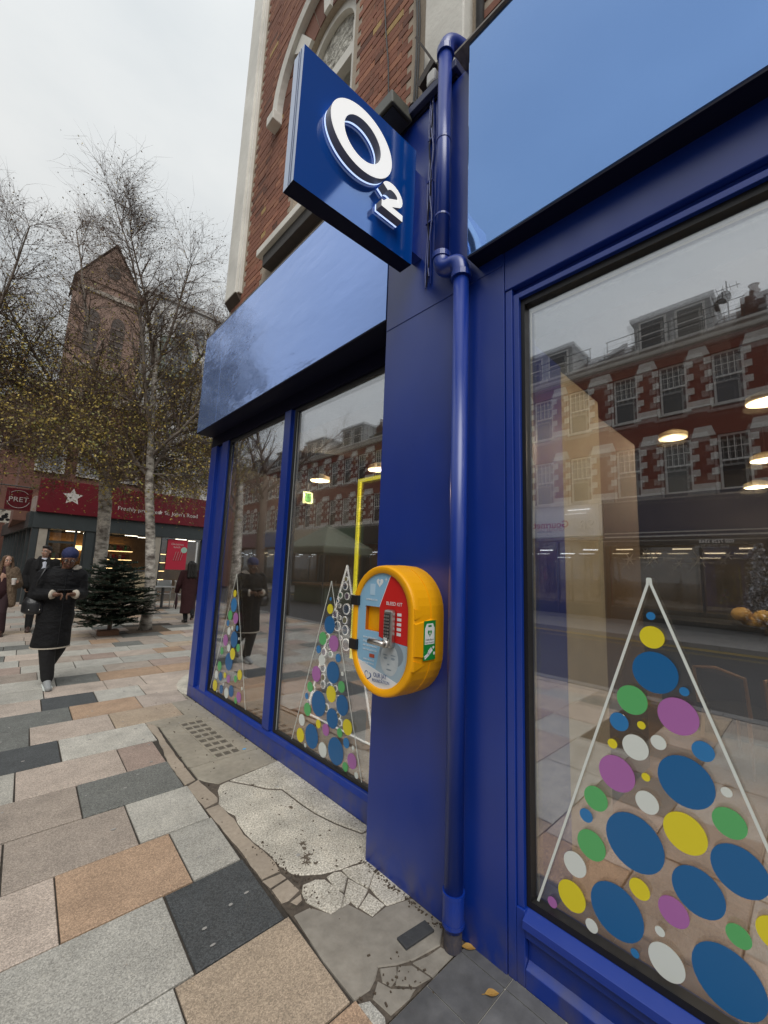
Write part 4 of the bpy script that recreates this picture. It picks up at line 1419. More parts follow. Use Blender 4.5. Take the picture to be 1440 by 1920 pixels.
def ringat(x, r):
    return [(x, y, z) for y, z in stad(r)]


b = MB()
b.rings([ringat(x, r) for x, r in ((1.6545, RC), (1.60, RC + 0.002), (1.5585, RC + 0.002), (1.557, RC - 0.003), (1.5535, RC - 0.003), (1.552, RC + 0.001), (1.475, RC - 0.001))])
b.build('case', yel, df, smooth=False, bevel=None)
b = MB()
b.rings([ringat(x, r) for x, r in ((1.4745, RC - 0.001), (1.458, RC - 0.002), (1.444, RC - 0.005), (1.4405, RC - 0.0095), (1.44, RC - 0.014), (1.4395, RC - 0.040), (1.443, RC - 0.0415), (1.452, RC - 0.042))], caps=False)
b.build('door_rim', yel, df, smooth=True)
# wedge-shaped grip moulded into the side
b = MB()
ys_ = CY - RC
b.add([(1.4425, ys_ + 0.02, CZ + 0.062), (1.4425, ys_ - 0.006, CZ + 0.05), (1.4425, ys_ - 0.006, CZ - 0.09), (1.4425, ys_ + 0.02, CZ - 0.102),
       (1.552, ys_ + 0.02, CZ + 0.085), (1.552, ys_ - 0.0075, CZ + 0.068), (1.552, ys_ - 0.0075, CZ - 0.108), (1.552, ys_ + 0.02, CZ - 0.125),
       (1.60, ys_ + 0.02, CZ + 0.075), (1.598, ys_ - 0.0022, CZ + 0.068), (1.598, ys_ - 0.0022, CZ - 0.108), (1.60, ys_ + 0.02, CZ - 0.115)],
      [(0, 1, 2, 3), (0, 4, 5, 1), (1, 5, 6, 2), (2, 6, 7, 3), (4, 8, 9, 5), (5, 9, 10, 6), (6, 10, 11, 7), (8, 11, 10, 9)])
for zc, s in ((CZ + 0.085, 1), (CZ - 0.125, -1)):
    b.add([(1.4425, ys_ + 0.001, zc + s * 0.035), (1.4425, ys_ - 0.004, zc - s * 0.012), (1.53, ys_ + 0.003, zc + s * 0.012), (1.4425, ys_ + 0.02, zc + s * 0.035), (1.4425, ys_ + 0.02, zc - s * 0.012)],
          [(0, 1, 2), (0, 3, 4, 1), (1, 4, 2), (0, 2, 3)])
b.build('side_grip', yel, df)

# printed front, set into the rim, cut by lines like the sticker
XF = 1.4495
pan = stad(RC - 0.0405)
lb = mat('sticker_sky_blue', (0.25, 0.47, 0.66), 0.4)
redm = mat('sticker_red', (0.58, 0.014, 0.012), 0.4)
pw = mat('sticker_white', (0.72, 0.74, 0.75), 0.4)
greyb = mat('sticker_grey_blue', (0.33, 0.43, 0.50), 0.4)


def clip(poly, fn):
    out = []
    for i in range(len(poly)):
        a, c = poly[i - 1], poly[i]
        fa, fc = fn(*a), fn(*c)
        if (fa >= 0) != (fc >= 0):
            t = fa / (fa - fc)
            out.append((a[0] + (c[0] - a[0]) * t, a[1] + (c[1] - a[1]) * t))
        if fc >= 0:
            out.append(c)
    return out


# window opening: y 1.565..1.672, z 1.245..1.365
wy0, wy1, wz0, wz1 = CY + 0.018, CY + 0.128, CZ - 0.015, CZ + 0.108
parts_ = [clip(clip(pan, lambda y, z: z - wz1), lambda y, z: 1), clip(clip(pan, lambda y, z: wz0 - z), lambda y, z: 1)]
mid = clip(clip(pan, lambda y, z: wz1 - z), lambda y, z: z - wz0)
fp_ = MB()
for q in (parts_[0], parts_[1], clip(mid, lambda y, z: y - wy1), clip(mid, lambda y, z: wy0 - y)):
    fp_.prism(q, XF, XF + 0.004, 'x')
front = fp_.build('front_panel', lb, df)
# red wedge on the viewer's right
red = [(CY + 0.018, CZ - 0.035), (CY + 0.018, CZ + 0.112), (CY - 0.052, CZ + 0.262)]
arc_ = [p_ for p_ in pan if p_[0] <= CY - 0.05 and p_[1] > CZ - 0.05]
arc_.sort(key=lambda q: -q[1])
red = red + arc_ + [(CY - RC + 0.0405, CZ - 0.055), (CY - 0.03, CZ - 0.045)]
MB().prism(red, XF - 0.001, XF - 0.0001, 'x').build('red_panel', redm, df)
MB().prism([(CY + 0.0215, CZ + 0.112), (CY - 0.0485, CZ + 0.264), (CY - 0.052, CZ + 0.262), (CY + 0.018, CZ + 0.112)], XF - 0.0014, XF - 0.0002, 'x').build('white_line', pw, df)
low = clip(pan, lambda y, z: (CZ - 0.205 + (y - CY) * 0.22) - z)
MB().prism(low, XF - 0.001, XF - 0.0001, 'x').build('white_band', pw, df)
# soft portrait print of a child's face
gp = clip(clip(pan, lambda y, z: (CY + 0.0 - y) - (z - (CZ - 0.06)) * 0.25), lambda y, z: (CZ - 0.058) - z)
gp = clip(gp, lambda y, z: z - (CZ - 0.207 + (y - CY) * 0.22))
MB().prism(gp, XF - 0.0007, XF - 0.0001, 'x').build('portrait_print', greyb, df)
fc = (CY - 0.062, CZ - 0.135)
pale = mat('portrait_pale', (0.55, 0.58, 0.59), 0.4, noise=18, col2=(0.36, 0.42, 0.46))
shade = mat('portrait_shade', (0.25, 0.31, 0.36), 0.4, noise=22)


def spot(dy, dz, ry, rz, m_, k):
    poly = [(fc[0] + dy + ry * math.cos(a), fc[1] + dz + rz * math.sin(a)) for a in [i * math.pi / 12 for i in range(24)]]
    poly = clip(clip(poly, lambda y, z: y - (CY - RC + 0.044)), lambda y, z: z - (CZ - 0.203 + (y - CY) * 0.22))
    MB().prism(poly, XF - 0.001 - k * 0.0002, XF - 0.0002, 'x').build('portrait_print', m_, df)


spot(-0.012, 0.028, 0.082, 0.062, shade, 0)
spot(0.0, 0.0, 0.062, 0.075, pale, 1)
for dy, dz, ry, rz in ((0.026, 0.005, 0.013, 0.006), (-0.026, 0.008, 0.013, 0.006), (0.0, -0.046, 0.018, 0.004), (0.004, -0.022, 0.009, 0.004), (0.028, 0.02, 0.017, 0.003), (-0.027, 0.023, 0.017, 0.003)):
    spot(dy, dz, ry, rz, shade, 2)
# recess behind the opening, deep orange inside
b = MB()
b.box(XF + 0.0042, 1.54, wy0 - 0.004, wy0, wz0, wz1)
b.box(XF + 0.0042, 1.54, wy1, wy1 + 0.004, wz0, wz1)
b.box(XF + 0.0042, 1.54, wy0 - 0.004, wy1 + 0.004, wz1, wz1 + 0.004)
b.box(XF + 0.0042, 1.54, wy0 - 0.004, wy1 + 0.004, wz0 - 0.004, wz0)
b.box(1.5401, 1.545, wy0 - 0.004, wy1 + 0.004, wz0 - 0.004, wz1 + 0.004)
b.build('viewing_recess', mat('orange_recess', (0.42, 0.125, 0.004), 0.6), df)
# black hinges
for z in (CZ + 0.13, CZ - 0.098):
    MB().box(1.430, 1.47, CY + RC - 0.055, CY + RC + 0.003, z - 0.026, z + 0.026).build('hinge', black, df, bevel=0.003)
# keypad lock
ly, lz = CY - 0.075, CZ + 0.015
lock = MB().box(1.412, XF - 0.0012, ly - 0.027, ly + 0.027, lz - 0.088, lz + 0.09).build('lock', steel, df, bevel=0.01)
MB().box(1.4105, 1.4119, ly - 0.019, ly + 0.019, lz - 0.045, lz + 0.072).build('keypad_plate', mat('dark_plate', (0.05, 0.05, 0.05), 0.4), lock)
for r_ in range(7):
    for c_ in (-1, 0, 1):
        MB().box(1.405, 1.4104, ly + c_ * 0.0125 - 0.004, ly + c_ * 0.0125 + 0.004, lz - 0.038 + r_ * 0.0155, lz - 0.029 + r_ * 0.0155).build('key', steel, lock, bevel=0.0015)
MB().tube([(1.40, ly + 0.0, lz - 0.068), (1.385, ly + 0.005, lz - 0.068), (1.382, ly + 0.03, lz - 0.066), (1.382, ly + 0.092, lz - 0.066)], [0.014, 0.014, 0.0135, 0.0125], 14).build('handle', steel, lock, smooth=True)
MB().tube([(1.412, ly, lz - 0.068), (1.398, ly, lz - 0.068)], 0.02, 16).build('handle_boss', steel, lock, smooth=True)
MB().box(1.407, 1.4104, ly - 0.006, ly + 0.016, lz - 0.05, lz - 0.04).build('latch', white, lock)
for k in range(5):
    for sy in (0.045, -0.047):
        w = 0.009 if sy > 0 else 0.014
        MB().box(XF - 0.0018, XF - 0.0012, ly + sy - w, ly + sy + w, lz - 0.03 + k * 0.023, lz - 0.016 + k * 0.023).build('button_chart', pw, df)
YD, ZU = (0, -1, 0), (0, 0, 1)
tx = XF - 0.0016
text('BLEED KIT', 0.0245, (tx, CY - 0.028, CZ + 0.124), YD, ZU, pw, df, ext=0.0003)
text('DEFIBRILLATOR', 0.0125, (tx, CY + 0.125, CZ + 0.137), YD, ZU, pw, df, ext=0.0003)
for k, (l, s_) in enumerate((('IN AN EMERGENCY', 0.0125), ('CALL 999', 0.0125), ('ASK FOR AMBULANCE', 0.011), ('GIVE THE LOCATION', 0.011))):
    text(l, s_, (tx, CY + 0.135, CZ - 0.055 - k * 0.02), YD, ZU, pw, df, ext=0.0003)
MB().box(XF - 0.0016, XF - 0.0002, CY + 0.045, CY + 0.082, CZ - 0.145, CZ - 0.128).build('red_label', mat('label_red', (0.42, 0.07, 0.03), 0.5), df)
text('OPEN THE DOOR', 0.0105, (tx, CY + 0.128, CZ - 0.163), YD, ZU, pw, df, ext=0.0003)
text('AND USE THE KIT', 0.0105, (tx, CY + 0.128, CZ - 0.18), YD, ZU, pw, df, ext=0.0003)
inkb = mat('sticker_ink_blue', (0.03, 0.07, 0.22), 0.4)
text('OUR JAY', 0.031, (tx, CY + 0.045, CZ - 0.2335), (0, -1, 0.16), ZU, inkb, df, ext=0.0003, sx=0.85)
text('FOUNDATION', 0.0225, (tx, CY + 0.053, CZ - 0.2575), (0, -1, 0.16), ZU, inkb, df, ext=0.0003, sx=0.9)


def heart(yc, zc, s, m_, name, parent, xx, tilt=0.0):
    poly = []
    for i in range(36):
        a = 2 * math.pi * i / 36
        u = 16 * math.sin(a) ** 3 / 17
        v_ = (13 * math.cos(a) - 5 * math.cos(2 * a) - 2 * math.cos(3 * a) - math.cos(4 * a)) / 17
        poly.append((yc + s * (u * math.cos(tilt) - v_ * math.sin(tilt)), zc + s * (u * math.sin(tilt) + v_ * math.cos(tilt))))
    return MB().prism(poly, xx - 0.0006, xx, 'x').build(name, m_, parent)


heart(CY + 0.024, CZ + 0.231, 0.026, pw, 'heart_symbol', df, XF - 0.0006)
MB().prism([(CY + 0.03, CZ + 0.25), (CY + 0.018, CZ + 0.232), (CY + 0.026, CZ + 0.232), (CY + 0.018, CZ + 0.212), (CY + 0.033, CZ + 0.236), (CY + 0.025, CZ + 0.236)], XF - 0.0016, XF - 0.0013, 'x').build('heart_symbol', lb, df)
b = MB().box(XF - 0.0014, XF - 0.0003, CY - 0.022, CY - 0.019, CZ + 0.238, CZ + 0.256)
b.box(XF - 0.0014, XF - 0.0003, CY - 0.029, CY - 0.012, CZ + 0.2455, CZ + 0.2485)
b.build('cross_symbol', pw, df)
MB().box(XF - 0.001, XF - 0.0002, CY + 0.058, CY + 0.096, CZ + 0.165, CZ + 0.222).build('blank_label', mat('label_pale_blue', (0.42, 0.60, 0.75), 0.4), df)
heart(CY + 0.088, CZ - 0.236, 0.027, inkb, 'heart_emblem', df, XF - 0.0012, 0.25)
heart(CY + 0.089, CZ - 0.235, 0.021, pw, 'heart_emblem', df, XF - 0.0019, 0.25)
# green label on the side (faces along the street)
gy = ys_ - 0.0078
grn = mat('label_green', (0.012, 0.22, 0.035), 0.4)
wl = mat('label_white', (0.75, 0.76, 0.74), 0.4)


gz0, gz1 = CZ - 0.115, CZ + 0.065
lab = MB().box(1.497, 1.582, gy - 0.0012, gy - 0.0004, gz0, gz1).build('side_label', grn, df, bevel=None)
MB().prism([(1.505, CZ - 0.043), (1.574, CZ - 0.043), (1.574, CZ + 0.03), (1.562, CZ + 0.052), (1.517, CZ + 0.052), (1.505, CZ + 0.03)], gy - 0.0016, gy - 0.00125, 'y').build('white_shape', wl, lab)
MB().box(1.528, 1.551, gy - 0.002, gy - 0.00165, CZ + 0.036, CZ + 0.045).build('handle_slot', grn, lab)
hp = []
for i in range(36):
    a = 2 * math.pi * i / 36
    hp.append((1.5395 + 0.0155 * 16 * math.sin(a) ** 3 / 17, CZ + 0.008 + 0.019 * (13 * math.cos(a) - 5 * math.cos(2 * a) - 2 * math.cos(3 * a) - math.cos(4 * a)) / 17))
MB().prism(hp, gy - 0.002, gy - 0.00165, 'y').build('heart_symbol', grn, lab)
MB().prism([(1.543, CZ + 0.02), (1.534, CZ + 0.004), (1.54, CZ + 0.004), (1.536, CZ - 0.008), (1.546, CZ + 0.009), (1.54, CZ + 0.009)], gy - 0.0024, gy - 0.00205, 'y').build('bolt_symbol', wl, lab)
inkd = mat('label_ink', (0.03, 0.06, 0.04), 0.5)
text('Defibrillator', 0.0122, (1.5395, gy - 0.0018, CZ - 0.026), (1, 0, 0), ZU, inkd, lab, ext=0.0002, align='CENTER')
text('Heart Restarter', 0.0098, (1.5395, gy - 0.0018, CZ - 0.038), (1, 0, 0), ZU, inkd, lab, ext=0.0002, align='CENTER')
fig = MB()
fig.bar((1.503, gy - 0.0018, CZ - 0.098), (1.535, gy - 0.0018, CZ - 0.083), 0.0006, 0.007, up=(0, 0, 1))
fig.bar((1.506, gy - 0.0018, CZ - 0.107), (1.537, gy - 0.0018, CZ - 0.089), 0.0006, 0.007, up=(0, 0, 1))
fig.bar((1.531, gy - 0.0018, CZ - 0.086), (1.558, gy - 0.0018, CZ - 0.066), 0.0006, 0.017, up=(0, 0, 1))
fig.bar((1.53, gy - 0.0018, CZ - 0.074), (1.552, gy - 0.0018, CZ - 0.06), 0.0006, 0.005, up=(0, 0, 1))
fig.disc((1.567, gy - 0.0015, CZ - 0.059), 0.0062, 'y', 16, 0.0006)
fig.build('lying_figure', wl, lab)
MB().box(1.568, 1.579, gy - 0.002, gy - 0.0014, CZ - 0.093, CZ - 0.08).build('kit_symbol', wl, lab)
# ------------------------------------------------------------------ trees
bark_w = mat('birch_bark', (0.74, 0.69, 0.61), 0.8, noise=5.5, col2=(0.12, 0.10, 0.085), bump=(20, 0.5, 0.02), stretch=(1, 1, 1.9), contrast=0.15, detail=8, noise2=(1.1, 0.2))
bark_d = mat('dark_bark', (0.17, 0.115, 0.09), 0.9, noise=9, col2=(0.09, 0.065, 0.052), bump=(30, 0.5, 0.01))
bark_m = mat('branch_bark', (0.33, 0.28, 0.235), 0.9, noise=9, col2=(0.10, 0.082, 0.07))
leaf_ms = [mat('olive_leaf', (0.30, 0.235, 0.06), 0.6), mat('golden_leaf', (0.46, 0.34, 0.07), 0.6), mat('green_leaf', (0.22, 0.22, 0.06), 0.6), mat('brown_leaf', (0.15, 0.09, 0.045), 0.7)]


def tree(name, base, label, trunk_pts, trunk_r, stems, seed, height, leafz, group, nleaf=1.0, mats=(bark_w, bark_m), spread=1.0, droop=0.35, dens=1.0):
    rr = random.Random(seed)
    t = thing(name, base, label, 'tree', group)
    B = Vector(base)
    tr = MB()
    tr.tube([B + Vector(p) for p in trunk_pts], trunk_r, 14)
    br, tw = MB(), MB()
    lv = MB()
    tips = []

    def wander(p, d, ln, r, n, up, wob):
        pts, rs = [p.copy()], [r]
        for i in range(n):
            d = (d + Vector((rr.gauss(0, wob), rr.gauss(0, wob), rr.gauss(0, wob) + up))).normalized()
            p = p + d * ln / n
            pts.append(p.copy())
            rs.append(r * (1 - 0.8 * (i + 1) / n))
        return pts, rs, d

    def leafs(p, cnt):
        for _ in range(cnt):
            hz = p.z - B.z
            k = math.exp(-((hz - leafz) / (height * 0.3)) ** 2) if hz > leafz else 1.0
            if rr.random() > (0.11 + 0.26 * k) * nleaf:
                continue
            q = p + Vector((rr.gauss(0, 0.06), rr.gauss(0, 0.06), rr.gauss(0, 0.06)))
            s = rr.uniform(0.018, 0.036)
            a = Vector((rr.gauss(0, 1), rr.gauss(0, 1), rr.gauss(0, 1))).normalized()
            b_ = a.cross(Vector((rr.gauss(0, 1), rr.gauss(0, 1), rr.gauss(0, 1)))).normalized()
            if k > 0.35:
                lv.k = rr.choices((0, 1, 2, 3), (5, 4, 3, 2))[0]
            else:
                lv.k = rr.choices((0, 1, 3), (1, 0.5, 6))[0]
                s *= 0.75
            lv.add([q - a * s, q + b_ * s * 0.62, q + a * s, q - b_ * s * 0.62], [(0, 1, 2, 3)])

    def twig(p, d, ln, r):
        pts, rs, e = wander(p, d, ln, r, 4, -0.05 * droop, 0.16)
        tw.tube(pts, rs, 3, False)
        for q in pts[1:]:
            leafs(q, rr.choice((1, 1, 2)))
        for i in range(1, 5):
            if rr.random() < 0.75 * dens:
                dd = (e + Vector((rr.gauss(0, 0.8), rr.gauss(0, 0.8), rr.gauss(-0.1 * droop, 0.6)))).normalized()
                p2, r2, _ = wander(pts[i], dd, ln * rr.uniform(0.35, 0.7), r * 0.6, 3, -0.12 * droop, 0.15)
                tw.tube(p2, r2, 3, False)
                for q in p2[1:]:
                    leafs(q, 1)

    def limb(p, d, ln, r, lvl, m_b):
        pts, rs, e = wander(p, d, ln, r, 7, 0.05 if lvl < 2 else -0.02 * droop, 0.10)
        (br if lvl < 2 else tw).tube(pts, rs, 6 if lvl < 2 else 4, False)
        for i in range(1, 8):
            cnt = 2 if lvl == 0 else 2
            for _ in range(cnt):
                if rr.random() > 0.86 * dens:
                    continue
                dir_ = (pts[i] - pts[i - 1]).normalized()
                az = rr.uniform(0, 6.28)
                pr = dir_.orthogonal().normalized()
                sd = Matrix.Rotation(az, 3, dir_) @ pr
                dd = (dir_ * 0.75 + sd * rr.uniform(0.5, 0.95) * spread).normalized()
                if lvl < 1:
                    limb(pts[i], dd, ln * rr.uniform(0.36, 0.55) * (1.1 - i * 0.07), rs[i] * 0.55, lvl + 1, m_b)
                else:
                    twig(pts[i], dd, rr.uniform(0.4, 0.85), max(0.0042, rs[i] * 0.45))

    for sp, sd, ln, r, n_side in stems:
        # a long rising stem, pale lower down, with side limbs all the way
        p = B + Vector(sp)
        pts, rs, e = wander(p, Vector(sd).normalized(), ln, r, 12, 0.035, 0.055)
        br.tube(pts, rs, 8, False)
        for i in range(1, 13):
            for _ in range(n_side):
                if rr.random() > 0.9:
                    continue
                dir_ = (pts[i] - pts[i - 1]).normalized()
                sdv = Matrix.Rotation(rr.uniform(0, 6.28), 3, dir_) @ dir_.orthogonal().normalized()
                dd = (dir_ * 0.7 + sdv * rr.uniform(0.6, 1.0) * spread).normalized()
                l2 = ln * rr.uniform(0.20, 0.36) * (1.15 - i * 0.06)
                q, s_, e2 = wander(pts[i], dd, l2, max(0.006, rs[i] * 0.5), 5, 0.03, 0.10)
                br.tube(q, s_, 5, False)
                for j in range(1, 6):
                    for _k in range(2):
                        if rr.random() > 0.85 * dens:
                            continue
                        d2 = (q[j] - q[j - 1]).normalized()
                        sv = Matrix.Rotation(rr.uniform(0, 6.28), 3, d2) @ d2.orthogonal().normalized()
                        for _q in range(2 if dens >= 1 else 1):
                            twig(q[j], (d2 * 0.7 + sv * rr.uniform(0.2, 0.9)).normalized(), rr.uniform(0.35, 0.85), max(0.0034, s_[j] * 0.42))
    tr.build('trunk', mats[0], t, smooth=True, fix=False)
    br.build('branches', mats[1], t, smooth=True, fix=False)
    tag(tw.build('twigs', bark_d, t, fix=False), kind='stuff')
    if lv.v:
        tag(lv.build('leaves', leaf_ms, t, fix=False), kind='stuff')
    return t


tree('birch_tree', (2.73, 10.75, 0), 'white barked birch nearest the blue shop, right of the fir tree',
     [(0.0, 0, -0.05), (-0.01, 0, 0.12), (0.02, 0, 0.5), (-0.03, 0, 1.2), (-0.13, 0, 2.2), (-0.26, 0.02, 3.2), (-0.33, 0.03, 4.2), (-0.40, 0.03, 5.2), (-0.46, 0.0, 6.4), (-0.6, -0.05, 7.6)],
     [0.16, 0.128, 0.112, 0.108, 0.10, 0.094, 0.082, 0.064, 0.046, 0.02],
     [((-0.5, 0, 6.2), (-0.10, -0.1, 1), 3.6, 0.042, 4), ((-0.30, 0.03, 3.6), (0.42, 0.1, 1), 5.8, 0.05, 4), ((-0.38, 0.03, 4.7), (-0.38, -0.3, 1), 5.0, 0.045, 4), ((-0.33, 0.03, 4.0), (0.5, -0.3, 0.75), 3.6, 0.04, 3), ((-0.3, 0.03, 3.5), (-0.5, 0.3, 0.7), 3.0, 0.035, 3), ((-0.3, 0, 3.6), (0.8, -0.5, 0.05), 2.1, 0.02, 3), ((-0.3, 0, 3.7), (-0.8, -0.5, 0.0), 2.2, 0.02, 3), ((-0.3, 0, 4.2), (0.9, 0.2, 0.15), 2.4, 0.02, 3)],
     5, 10.5, 3.9, 'bare birch trees in front of the red-signed shop', nleaf=0.95)
tree('birch_tree', (1.97, 12.6, 0), 'forked white birch rising behind the fir tree',
     [(0, 0, -0.05), (0.0, 0, 0.2), (0.02, 0, 1.0), (0.0, 0, 2.0), (-0.04, 0, 2.9), (-0.1, 0, 3.5), (-0.26, 0.0, 4.3), (-0.4, 0, 5.2)],
     [0.2, 0.165, 0.145, 0.14, 0.15, 0.145, 0.10, 0.07],
     [((-0.36, 0, 5.0), (-0.16, 0, 1), 5.4, 0.065, 4), ((-0.07, 0, 3.2), (0.42, 0.1, 1), 5.8, 0.085, 5), ((-0.02, 0, 3.3), (0.12, -0.2, 1), 6.8, 0.08, 5), ((-0.14, 0, 3.7), (-0.9, -0.35, 0.85), 5.0, 0.06, 4), ((-0.2, 0, 4.0), (-0.75, -0.1, 1.0), 5.2, 0.055, 4), ((-0.1, 0, 3.4), (0.8, -0.25, 0.9), 4.5, 0.05, 3), ((-0.1, 0, 3.6), (0.9, -0.6, 0.0), 2.2, 0.02, 3), ((-0.1, 0, 3.8), (-0.9, -0.7, -0.02), 2.8, 0.022, 3), ((-0.2, 0, 4.2), (-1, -0.1, 0.1), 3.0, 0.022, 3)],
     11, 11.5, 4.0, 'bare birch trees in front of the red-signed shop', nleaf=0.85)
tree('birch_tree', (-1.4, 11.8, 0), 'birch beyond the left edge whose branches reach into view',
     [(0, 0, -0.05), (0, 0, 1.5), (0.05, 0, 3.0), (0.1, 0, 4.0)], [0.18, 0.14, 0.12, 0.09],
     [((0.1, 0, 3.9), (0.2, 0, 1), 4.8, 0.06, 4), ((0.08, 0, 3.3), (0.75, 0.1, 0.9), 4.6, 0.05, 4), ((0.08, 0, 3.0), (0.8, -0.15, 0.55), 3.8, 0.04, 3)],
     23, 10.0, 3.9, 'bare birch trees in front of the red-signed shop', nleaf=0.9)
tree('plane_tree', (-4.3, 16.1, 0), 'bare street tree across the road, reflected in the left shop window',
     [(0, 0, -0.1), (0, 0, 1.5), (0.05, 0, 3.0), (0.0, 0, 5.2)], [0.22, 0.18, 0.17, 0.13],
     [((0, 0, 5.0), (0.1, 0.1, 1), 5.5, 0.09, 3), ((0.02, 0, 4.3), (0.7, -0.5, 0.8), 4.5, 0.07, 3), ((0.02, 0, 4.6), (-0.6, -0.6, 0.8), 4.5, 0.07, 3), ((0, 0, 4.0), (0.2, 0.9, 0.8), 4.2, 0.07, 3)],
     31, 10.0, 0.0, None, nleaf=0.2, mats=(bark_d, bark_d), dens=0.75)

# earth square round the birch
MB().box(2.3, 3.25, 10.25, 11.3, -0.05, -0.006).build('tree_pit', mat('bare_earth', (0.16, 0.115, 0.075), 0.95, noise=14, col2=(0.09, 0.065, 0.045), bump=(40, 0.5)), pave)

# ------------------------------------------------------------------ fir tree for sale
fx, fy = 1.93, 10.25
ft = thing('fir_tree', (fx, fy, 0), 'bushy cut Christmas fir standing on a wooden block', 'fir tree')
MB().box(fx - 0.20, fx + 0.16, fy - 0.12, fy + 0.12, 0.0, 0.11).build('wooden_block', mat('cut_log', (0.22, 0.115, 0.07), 0.8, noise=14, stretch=(1, 6, 6)), ft, bevel=0.01)
MB().tube([(fx, fy, 0.1), (fx - 0.02, fy, 0.9), (fx - 0.06, fy, 1.58)], [0.04, 0.03, 0.008], 8).build('trunk', bark_d, ft)
needle = [mat('fir_green', (0.016, 0.034, 0.018), 0.6), mat('fir_blue_green', (0.027, 0.05, 0.032), 0.6), mat('fir_dark', (0.009, 0.018, 0.010), 0.6)]
rr = random.Random(4)
ndl, tw = MB(), MB()


def frond(p, d, ln, lvl):
    n = max(4, int(ln / 0.05))
    pts = [p.copy()]
    for i in range(n):
        d = (d + Vector((rr.gauss(0, 0.05), rr.gauss(0, 0.05), 0.02 + rr.gauss(0, 0.05)))).normalized()
        p = p + d * ln / n
        pts.append(p.copy())
    tw.tube(pts, [0.007 * (1 - 0.7 * i / n) if lvl == 0 else 0.004 for i in range(n + 1)], 3, False)
    for i in range(1, n + 1):
        dd = (pts[i] - pts[i - 1]).normalized()
        side = dd.cross(Vector((0, 0, 1))).normalized()
        upv = side.cross(dd)
        for _ in range(14):
            a = rr.uniform(-1.9, 1.9)
            nd = (dd * rr.uniform(0.35, 0.9) + side * math.sin(a) + upv * math.cos(a) * 0.6).normalized()
            q = pts[i - 1].lerp(pts[i], rr.random())
            l = rr.uniform(0.026, 0.045)
            w = nd.cross(Vector((rr.gauss(0, 1), rr.gauss(0, 1), rr.gauss(0, 1)))).normalized() * 0.005
            ndl.k = rr.choices((0, 1, 2), (5, 3, 3))[0]
            ndl.add([q - w, q + w, q + nd * l], [(0, 1, 2)])
        if lvl == 0 and i > 1 and i % 1 == 0:
            for s in (-1, 1):
                if rr.random() < 0.8:
                    frond(pts[i], (dd * 0.75 + side * s * 0.7).normalized(), ln * rr.uniform(0.16, 0.34), 1)


for z, rad, nb in ((0.28, 0.50, 14), (0.36, 0.60, 16), (0.45, 0.66, 17), (0.55, 0.70, 17), (0.65, 0.70, 17), (0.75, 0.69, 16), (0.86, 0.66, 16), (0.97, 0.61, 15), (1.08, 0.54, 14), (1.18, 0.52, 14), (1.28, 0.48, 13), (1.38, 0.40, 11), (1.47, 0.30, 9), (1.54, 0.18, 6)):
    for k in range(nb):
        a = 2 * math.pi * (k + rr.uniform(-0.3, 0.3)) / nb
        frond(Vector((fx - 0.02 * z, fy, z + rr.uniform(-0.05, 0.05))), Vector((math.cos(a), math.sin(a), rr.uniform(-0.22, 0.15))).normalized(), rad * rr.uniform(0.75, 1.1), 0)
frond(Vector((fx - 0.06, fy, 1.5)), Vector((0.05, 0, 1)), 0.16, 1)
tag(tw.build('branches', bark_d, ft, fix=False), kind='stuff')
tag(ndl.build('needles', needle, ft, fix=False), kind='stuff')
# ------------------------------------------------------------------ people
def skin_wrap(o, voxel, it=4, f=0.5):
    m = o.modifiers.new('remesh', 'REMESH')
    m.mode = 'VOXEL'
    m.voxel_size = voxel
    m.use_smooth_shade = True
    if it:
        s = o.modifiers.new('smooth', 'SMOOTH')
        s.factor = f
        s.iterations = it
    return o


def hand(mb, w, d, up, side, curl=0.6, s=1.0):
    """palm, four bent fingers of unequal length and a thumb from the side of the palm"""
    w, d, up, side = Vector(w), Vector(d).normalized(), Vector(up).normalized(), Vector(side).normalized()
    mb.cap(w, w + d * 0.035 * s, 0.026 * s, 0.028 * s, 8)
    for i, (o_, ln) in enumerate(((-0.027, 0.062), (-0.009, 0.075), (0.009, 0.071), (0.027, 0.055))):
        a = w + d * 0.055 * s + side * o_ * s
        mb.cap(w + d * 0.02 * s + side * o_ * 0.8 * s, a + d * 0.02 * s, 0.013 * s, 0.0105 * s, 6)
        k1 = a + d * 0.02 * s
        k2 = k1 + (d * (1 - curl) - up * curl).normalized() * ln * 0.5 * s
        k3 = k2 + (d * (0.4 - curl) - up * (0.5 + curl)).normalized() * ln * 0.45 * s
        mb.cap(k1, k2, 0.0102 * s, 0.009 * s, 6)
        mb.cap(k2, k3, 0.009 * s, 0.0075 * s, 6)
    t0 = w + d * 0.015 * s - side * 0.026 * s
    t1 = t0 + (d * 0.8 - side * 0.7).normalized() * 0.04 * s
    t2 = t1 + (d * 0.9 - up * 0.4 + side * 0.1).normalized() * 0.032 * s
    mb.cap(t0, t1, 0.0135 * s, 0.011 * s, 6)
    mb.cap(t1, t2, 0.011 * s, 0.0085 * s, 6)


